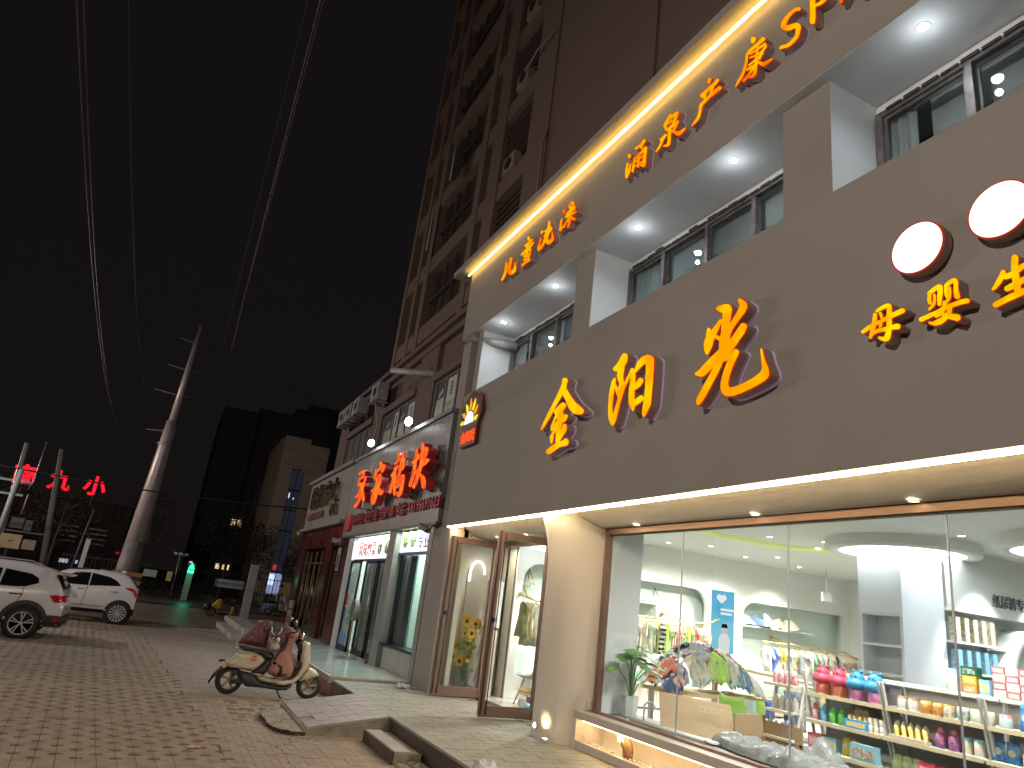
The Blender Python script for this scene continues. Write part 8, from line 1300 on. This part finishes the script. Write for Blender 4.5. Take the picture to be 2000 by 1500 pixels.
# cardboard boxes and plastic on the window platform
card = P('cardboard', (.42, .31, .20), .75, var=.06, vs_=4); 
t = thing('cardboard_box', 'flattened brown cardboard sheet leaning upright beside the open carton', 'box', (6.6, 7.5, .78)); m = MB(); m.add([(6.05, 7.62, .78), (6.72, 7.02, .72), (6.80, 7.22, 1.16), (6.14, 7.80, 1.20), (6.06, 7.64, .78), (6.74, 7.04, .72), (6.82, 7.24, 1.16), (6.16, 7.82, 1.20)], [(0, 1, 2, 3), (7, 6, 5, 4), (0, 4, 5, 1), (1, 5, 6, 2), (2, 6, 7, 3), (3, 7, 4, 0)]); m.build('sheet', card, t); text('marks', '□□□□', Matrix(((.67 / .9, .1, -.66, 0), (-.6 / .9, .25, -.74, 0), (0, .95, 0, 0), (0, 0, 0, 1))), (6.42, 7.36, 1.05), .09, .002, P('pale_print', (.62, .5, .38), .6, var=0), t)
t = thing('cardboard_box', 'open empty brown cardboard carton lying on its side behind the window', 'box', (6.9, 6.9, .75)); m = MB(); m.box(6.70, 7.2, 6.45, 7.05, .62, .64); m.box(7.18, 7.2, 6.45, 7.05, .64, 1.05); m.box(6.70, 7.2, 7.03, 7.05, .64, 1.10); m.box(6.70, 6.72, 6.45, 7.05, .62, .86); m.build('carton', card, t)
wrap = P('milky_wrap', (.38, .41, .44), .18, var=.25, vs_=9, trans=.45, bump=.8, bs=22)
m = MB(); m.puff([(6.2, 6.9), (6.5, 6.95), (6.62, 6.5), (6.6, 5.8), (6.5, 4.9), (6.1, 4.8), (5.98, 5.4), (6.05, 6.3)], lambda u, v, w: (u, v, .79 + max(0, w)), .12, .12, .035, 0, False, .075, 3); tag(m.build('plastic_wrap', wrap), 'long roll of crumpled clear plastic lying on the window platform', 'plastic')
m = MB(); m.puff([(6.75, 6.2), (7.1, 6.25), (7.2, 5.8), (6.9, 5.6), (6.7, 5.8)], lambda u, v, w: (u, v, .66 + max(0, w) * 1.6), .16, .1, .05, 0, False, .1, 5); tag(m.build('plastic_wrap', wrap), 'loose ball of clear plastic in front of the shelves', 'plastic')
m = MB(); m.tube([(6.0, 8.2, .80), (6.05, 7.3, .80), (6.1, 6.7, .80)], .022, 8); m.tube([(6.06, 8.2, .80), (6.12, 7.3, .80), (6.16, 6.7, .80)], .022, 8); tag(m.build('glass_tubes', P('pale_tube', (.72, .75, .76), .15, var=0)), 'pair of pale tubes lying along the window platform', 'tube')
m = MB(); [m.tube([(6.1 + .1 * cos(a) + .01 * a, 6.75 + .12 * sin(a), .80 + .01 * sin(3 * a)) for a in [q * .5 + k for q in range(13)]], .008, 5) for k in range(3)]; tag(m.build('cable_coil', black), 'coil of black cable on the window platform', 'cable')
# potted monstera
pt = thing('potted_plant', 'monstera in a white faceted pot at the left end of the window', 'plant', (6.2, 8.5, .78)); m = MB(); m.lathe([(.085, 0), (.10, .02), (.13, .27), (.115, .27), (.10, .24), (0, .24)], (6.2, 8.50, .78), 7, 0, 'z', False); m.build('pot', P('white_ceramic', (.68, .72, .76), .3, var=0), pt)
lf = P('monstera_green', (.08, .20, .06), .4, var=.15, vs_=8, col2=(.14, .30, .09))
def leaf(c, d, s, mat, parent, name='leaf', lobes=True):
    d = Vector(d).normalized(); sd = d.cross(Vector((0, 0, 1))).normalized(); nrm = sd.cross(d); pts_ = []
    nseg = 9
    for sgn in (1, -1):
        L_ = []
        for k in range(nseg + 1):
            f = k / nseg; w = s * .52 * sin(pi * min(1, f * .93 + .07)) ** .75; w *= (1 if (not lobes or k % 2 == 0) else .62); L_.append((f, w * sgn))
        pts_.append(L_)
    vs_ = []; c = Vector(c)
    for k in range(nseg + 1):
        f = k / nseg; mid = c + d * s * (f - .1) - Vector((0, 0, 1)) * s * .35 * f * f; vs_ += [tuple(mid + sd * pts_[0][k][1] - nrm * .08 * s * abs(pts_[0][k][1]) / s), tuple(mid + nrm * .02), tuple(mid + sd * pts_[1][k][1] - nrm * .08 * s * abs(pts_[1][k][1]) / s)]
    m = MB(); m.add(vs_, [(k * 3, k * 3 + 1, k * 3 + 4, k * 3 + 3) for k in range(nseg)] + [(k * 3 + 1, k * 3 + 2, k * 3 + 5, k * 3 + 4) for k in range(nseg)], 0, True); return m.build(name, mat, parent)
for k, (dx, dy, dz, s) in enumerate(((-.05, -.05, .62, .32), (-.10, .02, .56, .28), (.12, -.03, .58, .28), (.20, -.06, .46, .26), (.26, .0, .38, .24), (-.28, -.02, .40, .20), (.05, .1, .50, .28), (.16, .1, .66, .24), (.02, -.1, .48, .24), (.24, -.1, .30, .18))):
    top_ = Vector((6.2 + dx, 8.5 + dy, .78 + .24 + dz)); m = MB(); m.tube([(6.2, 8.5, 1.0), (6.2 + dx * .35, 8.5 + dy * .5, 1.02 + dz * .6), tuple(top_)], .008, 5); m.build('stem', P('stem_green', (.16, .30, .10), .5, var=0), pt); leaf(top_, (dx * 4 + .05 * (k % 3 - 1), -.45 + dy * 2, .1 - .1 * (k % 3)), s * 1.05, lf, pt)
# sunflowers in a glass vase behind the left door leaf
sf = thing('sunflowers', 'bunch of yellow sunflowers in a tall vase behind the left glass door', 'flowers', (5.95, 13.75, .33)); m = MB(); m.lathe([(.07, 0), (.07, .38), (.062, .38), (.062, .02), (0, .02)], (5.95, 13.7, .38), 16); m.build('vase', G('vase_glass', (.85, .9, .9)), sf); B('stand', shopwhite, (5.75, 6.15, 13.55, 13.9, .3, .38), parent=sf)
petal = P('sunflower_yellow', (.75, .38, .03), .6, var=.15, vs_=20, col2=(.80, .55, .06)); core = P('sunflower_brown', (.07, .035, .02), .8, var=.2)
for k, (dx, z, s) in enumerate(((-.10, 1.66, .14), (.12, 1.62, .11), (.20, 1.62, .12), (-.12, 1.42, .09), (.06, 1.43, .12), (-.22, 1.18, .16), (-.02, 1.22, .12), (.12, 1.20, .09), (-.27, .95, .12), (-.16, .90, .14), (.05, .98, .13), (.02, .80, .08))):
    c = Vector((5.93 + dx, 13.62 + .05 * (k % 3), z)); m = MB(); m.tube([(5.95, 13.7, .5), (5.95 + dx * .4, 13.7, (z + .5) / 2), tuple(c + Vector((0, .04, 0)))], .008, 5); m.build('stem', MC['stem_green'], sf)
    til = Vector((RND.uniform(-.5, .5), -1, RND.uniform(-.3, .5))).normalized(); a1 = til.cross(Vector((0, 0, 1))).normalized(); a2 = a1.cross(til); m = MB()
    for q in range(16):
        w = q * pi / 8 + k; d = a1 * cos(w) + a2 * sin(w); e = a1 * -sin(w) + a2 * cos(w); b0 = c + d * s * .2; tip = c + d * s - til * -.02 * (q % 2) ; m.add([tuple(b0 - e * s * .12), tuple(c + d * s * .7 - e * s * .15 + til * .01), tuple(tip), tuple(c + d * s * .7 + e * s * .15 + til * .01), tuple(b0 + e * s * .12)], [(0, 1, 2, 3, 4)])
    m.build('petals', petal, sf); m = MB(); m.ball(tuple(c + til * .005), s * .3, 8, 0, (1, .5, 1)); m.build('flower_centre', core, sf)
for k in range(8): leaf((5.93 + RND.uniform(-.15, .15), 13.65, RND.uniform(.7, 1.4)), (RND.uniform(-1, 1), -.6, .1), .16, MC['monstera_green'], sf, lobes=False)
# ---------------- shelving in front of the window with snacks and bottles
cream_e = P('cream_shelf_edge', (.66, .58, .40), .45, var=.02)
GX = 7.3
units = [(5.48, 6.50), (4.42, 5.46), (3.36, 4.40), (2.3, 3.34), (1.2, 2.28)]
gz = [1.46, 1.17, .87, .58]
for ui, (a, b) in enumerate(units):
    t = thing('display_shelf', f'white snack shelf unit, {["leftmost", "second from the left", "third from the left", "fourth from the left", "fifth from the left"][ui]} in the row facing the window', 'shelf', (GX, a, .33))
    B('back_panel', shopwhite, (7.66, 7.69, a, b, .33, 1.70), parent=t); B('top_board', white, (7.55, 8.1, a, b, 1.68, 1.71), parent=t)
    for q, z in enumerate(gz): B('shelf_board', white, (GX - .06 * q + .02, 7.66, a + .01, b - .01, z - .02, z), parent=t); B('shelf_edge', cream_e, (GX - .06 * q, GX - .06 * q + .02, a + .005, b - .005, z - .035, z + .005), parent=t)
    for y in (a + .012, b - .012): m = MB(); m.obox((7.42, y, 1.02), (.03, .022, 1.4), Matrix.Rotation(radians(-13), 3, 'Y') ); m.box(7.63, 7.66, y - .012, y + .012, .33, 1.7); m.build('upright', white, t)
t = thing('display_shelf', 'narrow white A-frame end shelf with pink goods left of the snack shelves', 'shelf', (7.5, 6.8, .33)); 
for y in (6.56, 7.0): m = MB(); m.obox((7.25, y, 1.03), (.035, .03, 1.45), Matrix.Rotation(radians(14), 3, 'Y')); m.obox((7.65, y, 1.03), (.035, .03, 1.45), Matrix.Rotation(radians(-14), 3, 'Y')); m.build('frame_leg', white, t)
for z in (1.5, 1.2, .9, .62): B('shelf_board', white, (7.15, 7.75, 6.56, 7.0, z - .02, z), parent=t); B('shelf_edge', cream_e, (7.13, 7.15, 6.56, 7.0, z - .03, z), parent=t)
gx = {'pink': (.75, .20, .28), 'hot pink': (.75, .08, .16), 'sky blue': (.06, .35, .72), 'light blue': (.30, .58, .72), 'navy blue': (.03, .08, .32), 'yellow': (.80, .52, .05), 'green': (.12, .45, .10), 'lime': (.45, .58, .14), 'white': (.70, .69, .66), 'lilac': (.42, .26, .60), 'orange': (.72, .30, .06), 'amber': (.50, .28, .08), 'dark green': (.03, .13, .08), 'cream': (.66, .60, .46), 'brown': (.28, .16, .08), 'pale green': (.45, .60, .40)}
def gm_(c, shiny=.3): return P('goods_' + c.replace(' ', '_'), gx[c], shiny, var=.04, vs_=30)
def mixmat(c1, c2):
    return P('goods_mix_' + (c1 + '_' + c2).replace(' ', '_'), gx[c1], .35, var=.5, vs_=28, col2=gx[c2])
PC = {}
def product(kind, x, y, z, c, c2, label, cat, h=.2, r=.05, group=None):
    key = (kind, c, c2, h, r)
    if key in PC:
        src = PC[key]; o = copy_light(src, (x, y, z)); tag(o, label, cat, group); return o
    t = thing(kind, label, cat, (x, y, z), group); mk = []
    def bb_(m, name, mt): mk.append(m.build(name, mt, t))
    if kind == 'hippo_jar':
        bm_ = gm_(c, .4)
        m = MB(); m.lathe([(.075, 0), (.085, .02), (.085, .10), (.07, .125), (0, .125)], (x, y, z), 14); bb_(m, 'candy_jar', mixmat(c2, 'pink'))
        m = MB(); m.ball((x - .02, y, z + .175), .105, 14, 0, (1, 1.08, .66)); m.ball((x, y, z + .235), .078, 14, 0, (1, 1, .95)); bb_(m, 'head', bm_)
        for s_ in (-1, 1): m = MB(); m.ball((x + .01, y + s_ * .052, z + .31), .022, 8); bb_(m, 'ear', bm_); m = MB(); m.ball((x - .07, y + s_ * .028, z + .26), .010, 6); bb_(m, 'eye', black)
    elif kind == 'bottle':
        m = MB(); m.lathe([(r * .9, 0), (r, .01), (r, h * .6), (r * .85, h * .72), (r * .5, h * .78), (r * .5, h * .8)], (x, y, z), 12); bb_(m, 'bottle_body', mixmat(c, c2)); m = MB(); m.lathe([(r * .62, h * .78), (r * .62, h * .90), (r * .25, h * .94), (r * .2, h), (0, h)], (x, y, z), 10); bb_(m, 'cap', gm_(c2))
    elif kind == 'jar':
        m = MB(); m.lathe([(r * .95, 0), (r, .01), (r, h * .72), (r * .9, h * .8)], (x, y, z), 12); bb_(m, 'jar_body', mixmat(c, 'brown' if c in ('orange', 'amber') else 'white')); m = MB(); m.lathe([(r * .95, h * .78), (r * .98, h * .98), (r * .8, h), (0, h)], (x, y, z), 12); bb_(m, 'lid', gm_(c2))
    elif kind == 'cone_cup':
        m = MB(); m.lathe([(r * .6, 0), (r, h * .6)], (x, y, z), 10); bb_(m, 'cone', gm_(c)); m = MB(); m.lathe([(r, h * .58), (r * .95, h * .72), (r * .5, h * .9), (0, h)], (x, y, z), 10); bb_(m, 'cream_top', gm_(c2))
    elif kind == 'pouch':
        m = MB(); m.puff([(-r, 0), (r, 0), (r * 1.04, h * .15), (r * .95, h * .8), (r, h), (-r, h), (-r * .95, h * .8), (-r * 1.04, h * .15)], lambda u, v, w: (x + w + .15 * (v), y + u, z + v), .025, .04, .04); bb_(m, 'pouch_body', mixmat(c, c2)); m = MB(); m.prism(arc(0, h * .5, r * .55, 0, 2 * pi, 12)[:-1], lambda u, v, w: (x - .024 + w + .15 * v, y + u, z + v), -.004, 0); bb_(m, 'round_label', gm_('white'))
    elif kind == 'carton':
        m = MB(); m.box(x - .05, x + .05, y - r, y + r, z, z + h); bb_(m, 'carton_body', mixmat(c, c)); m = MB(); m.box(x - .053, x - .05, y - r * .8, y + r * .8, z + h * .2, z + h * .75); bb_(m, 'label_panel', mixmat(c2, 'white'))
    PC[key] = (t, mk); return t
def copy_light(src, loc):
    t, mk = src; c = t.copy(); COL.objects.link(c); c.location = loc
    for k in mk: q = k.copy(); COL.objects.link(q); q.parent = c; q.matrix_parent_inverse = k.matrix_parent_inverse.copy()
    return c
def side(k, n): return ['leftmost', 'second', 'third', 'fourth', 'fifth', 'sixth', 'seventh', 'eighth', 'ninth', 'tenth', 'eleventh', 'twelfth'][k] if k < n - 1 or n < 2 else 'rightmost'
def rowp(kind, c, c2, y0, dy, n, zi, where, cat, h, r, what, dx=.14):
    for k in range(n):
        q = gz.index(zi) if zi in gz else 0
        product(kind, GX - .06 * q + dx, y0 - k * dy, zi, c, c2, (f'{what} {where}' + (f', {side(k, n)} of {n}' if n > 1 else '')), cat, h, r)
product('hippo_jar', GX + .14, 6.36, 1.46, 'hot pink', 'orange', 'left one of the two pink hippo head candy jars', 'jar'); product('hippo_jar', GX + .14, 6.13, 1.46, 'hot pink', 'orange', 'right one of the two pink hippo head candy jars', 'jar')
product('hippo_jar', GX + .14, 5.89, 1.46, 'sky blue', 'lilac', 'left one of the two blue hippo head candy jars', 'jar'); product('hippo_jar', GX + .14, 5.66, 1.46, 'sky blue', 'lilac', 'right one of the two blue hippo head candy jars', 'jar')
rowp('jar', 'white', 'brown', 5.34, .115, 2, 1.46, 'right of the blue hippos', 'jar', .13, .052, 'clear jar of mixed pale sweets'); rowp('jar', 'orange', 'amber', 5.08, .125, 2, 1.46, 'on the top board', 'jar', .12, .058, 'clear jar of orange biscuits'); rowp('jar', 'brown', 'amber', 4.84, .12, 1, 1.46, 'on the top board', 'jar', .12, .055, 'clear jar of brown sweets'); rowp('jar', 'dark green', 'white', 4.70, .12, 1, 1.46, 'on the top board', 'jar', .12, .055, 'jar of dark green sweets with silver lid'); rowp('jar', 'pale green', 'white', 4.57, .115, 2, 1.46, 'on the top board near the glass joint', 'jar', .12, .052, 'jar of pale green sweets')
rowp('jar', 'light blue', 'pink', 4.30, .12, 1, 1.46, 'on the top board beside the pouches', 'jar', .12, .055, 'bowl shaped pink and blue jar'); rowp('pouch', 'sky blue', 'navy blue', 4.12, .125, 3, 1.46, 'on the top board', 'pouch', .24, .062, 'navy blue snack pouch with white badge'); rowp('pouch', 'hot pink', 'pink', 3.72, .13, 2, 1.46, 'on the top board', 'pouch', .22, .062, 'pink snack pouch with white badge'); rowp('pouch', 'lime', 'green', 3.44, .13, 2, 1.46, 'on the top board at the right', 'pouch', .22, .06, 'green snack pouch')
rowp('bottle', 'white', 'pink', 6.42, .115, 1, 1.17, 'on the second board, far left', 'bottle', .19, .046, 'pink children drink bottle'); rowp('bottle', 'sky blue', 'light blue', 6.30, .115, 1, 1.17, 'on the second board', 'bottle', .19, .046, 'light blue children drink bottle'); rowp('bottle', 'green', 'green', 6.17, .115, 2, 1.17, 'on the second board', 'bottle', .17, .05, 'green children drink bottle'); product('carton', 7.36, 5.83, 1.17, 'sky blue', 'yellow', 'blue display tray of yellow toys on the second board', 'box', .09, .15)
for k in range(4): product('jar', 7.36, 5.93 - k * .065, 1.26, 'yellow', 'yellow', f'yellow toy head in the blue tray, {side(k, 4)} of four', 'toy', .05, .028)
for k in range(3):
    for q in range(2): product('jar', 7.36, 5.67 - .07 * k, 1.17 + .075 * q, 'cream', 'white', f'small white food cup on the second board, {["left", "middle", "right"][k]} {["lower", "upper"][q]} one', 'cup', .07, .034)
product('carton', 7.5, 5.86, 1.27, 'brown', 'amber', 'tall brown and blue picture box standing behind the yellow toys', 'box', .16, .11)
for k in range(5): product('cone_cup', 7.36, 5.36 - k * .078, 1.20, 'yellow', 'cream', f'yellow ice cream shaped cup, {side(k, 5)} of five', 'cup', .15, .034)
product('carton', 7.33, 5.20, 1.17, 'cream', 'pink', 'long low tray under the yellow ice cream cups', 'box', .035, .21)
rowp('bottle', 'navy blue', 'pink', 4.90, .135, 2, 1.17, 'on the second board', 'bottle', .19, .056, 'purple baby bottle with pink collar'); rowp('jar', 'cream', 'light blue', 4.64, .115, 2, 1.17, 'on the second board', 'jar', .15, .05, 'cream jar with light blue lid'); rowp('pouch', 'navy blue', 'sky blue', 4.36, .125, 2, 1.17, 'on the second board by the glass joint', 'pouch', .18, .06, 'dark blue flat pouch')
rowp('bottle', 'cream', 'white', 4.10, .11, 4, 1.17, 'on the second board right of the joint', 'bottle', .16, .045, 'pale milk bottle'); rowp('jar', 'white', 'pale green', 3.62, .12, 3, 1.17, 'on the second board, far right', 'jar', .14, .05, 'white and mint jar')
rowp('carton', 'pink', 'hot pink', 6.36, .2, 1, .87, 'on the third board, far left', 'box', .16, .09, 'pink picture carton'); rowp('carton', 'light blue', 'orange', 6.15, .2, 1, .87, 'on the third board', 'box', .15, .085, 'blue and orange picture carton'); rowp('pouch', 'lime', 'yellow', 5.98, .11, 2, .87, 'on the third board', 'pouch', .19, .052, 'lime green pouch'); product('carton', 7.24, 5.66, .87, 'light blue', 'brown', 'wide blue and white food carton with small faces on the third board', 'box', .17, .15)
rowp('pouch', 'pale green', 'lime', 5.36, .11, 3, .87, 'on the third board', 'pouch', .15, .05, 'pale green baby food pouch'); rowp('carton', 'hot pink', 'pink', 5.0, .2, 2, .87, 'on the third board, low right', 'box', .14, .09, 'bright pink carton'); rowp('carton', 'white', 'pale green', 4.30, .11, 4, .87, 'on the third board under the jars', 'box', .15, .05, 'small white and mint carton'); rowp('bottle', 'amber', 'orange', 3.82, .12, 3, .87, 'on the third board, far right', 'bottle', .17, .048, 'amber juice bottle'); rowp('carton', 'pink', 'white', 4.62, .2, 1, .87, 'on the third board, beside the mint cartons', 'box', .13, .09, 'pale pink carton')
for k, (c, z) in enumerate((('hot pink', 1.5), ('white', 1.2), ('pink', .9), ('green', .62))):
    for q in range(4): product('bottle', 7.26, 6.92 - q * .1, z, c, 'white', f'{c} bottle on the A-frame end shelf, {side(q, 4)} of four', 'bottle', .17, .04)
# goods on the top deck
product('jar', 7.85, 5.02, 1.71, 'white', 'light blue', 'round jar of marbles with blue lid on the top deck', 'jar', .22, .075); product('carton', 7.85, 4.84, 1.71, 'orange', 'amber', 'orange lower box under the yellow box on the top deck', 'box', .09, .07); product('carton', 7.85, 4.84, 1.80, 'yellow', 'yellow', 'yellow box on top of the orange box on the top deck', 'box', .08, .07); product('carton', 7.85, 4.84, 1.88, 'dark green', 'dark green', 'dark green box topmost of the stack on the top deck', 'box', .09, .08); product('carton', 7.85, 4.69, 1.71, 'light blue', 'yellow', 'light blue box with yellow lid beside the orange box', 'box', .15, .05)
for r_ in range(4):
    for k in range(4): product('carton', 7.88, 4.56 - k * .13, 1.71 + r_ * .075, 'pink' if (k + r_) % 2 else 'white', 'white', f'pink and white soap box on the top deck, row {["one", "two", "three", "four"][r_]} from below, {side(k, 4)} of four', 'box', .07, .06)
for k in range(5): product('carton', 11.35 + k * .22, 7.2, 2.335, 'cream', 'brown', f'tall diaper pack with bear print on the wall shelf, {side(k, 5)} of five', 'diaper pack', .36, .06)
for k in range(5): product('carton', 11.35 + k * .22, 7.2, 1.895, 'light blue', 'sky blue', f'light blue diaper pack with child pictures on the lower wall shelf, {side(k, 5)} of five', 'diaper pack', .32, .06)
for k in range(5): product('carton', 11.35 + k * .22, 7.2, 1.485, 'dark green', 'orange', f'dark green diaper pack on the bottom wall shelf, {side(k, 5)} of five', 'diaper pack', .26, .06)
for k in range(5): product('carton', 12.75 + k * .18, 7.3, 2.82, 'white', 'pale green', f'white booklet standing above the round niche, {side(k, 5)} of five', 'booklet', .22, .05)
flush()
SC.frame_set(1)
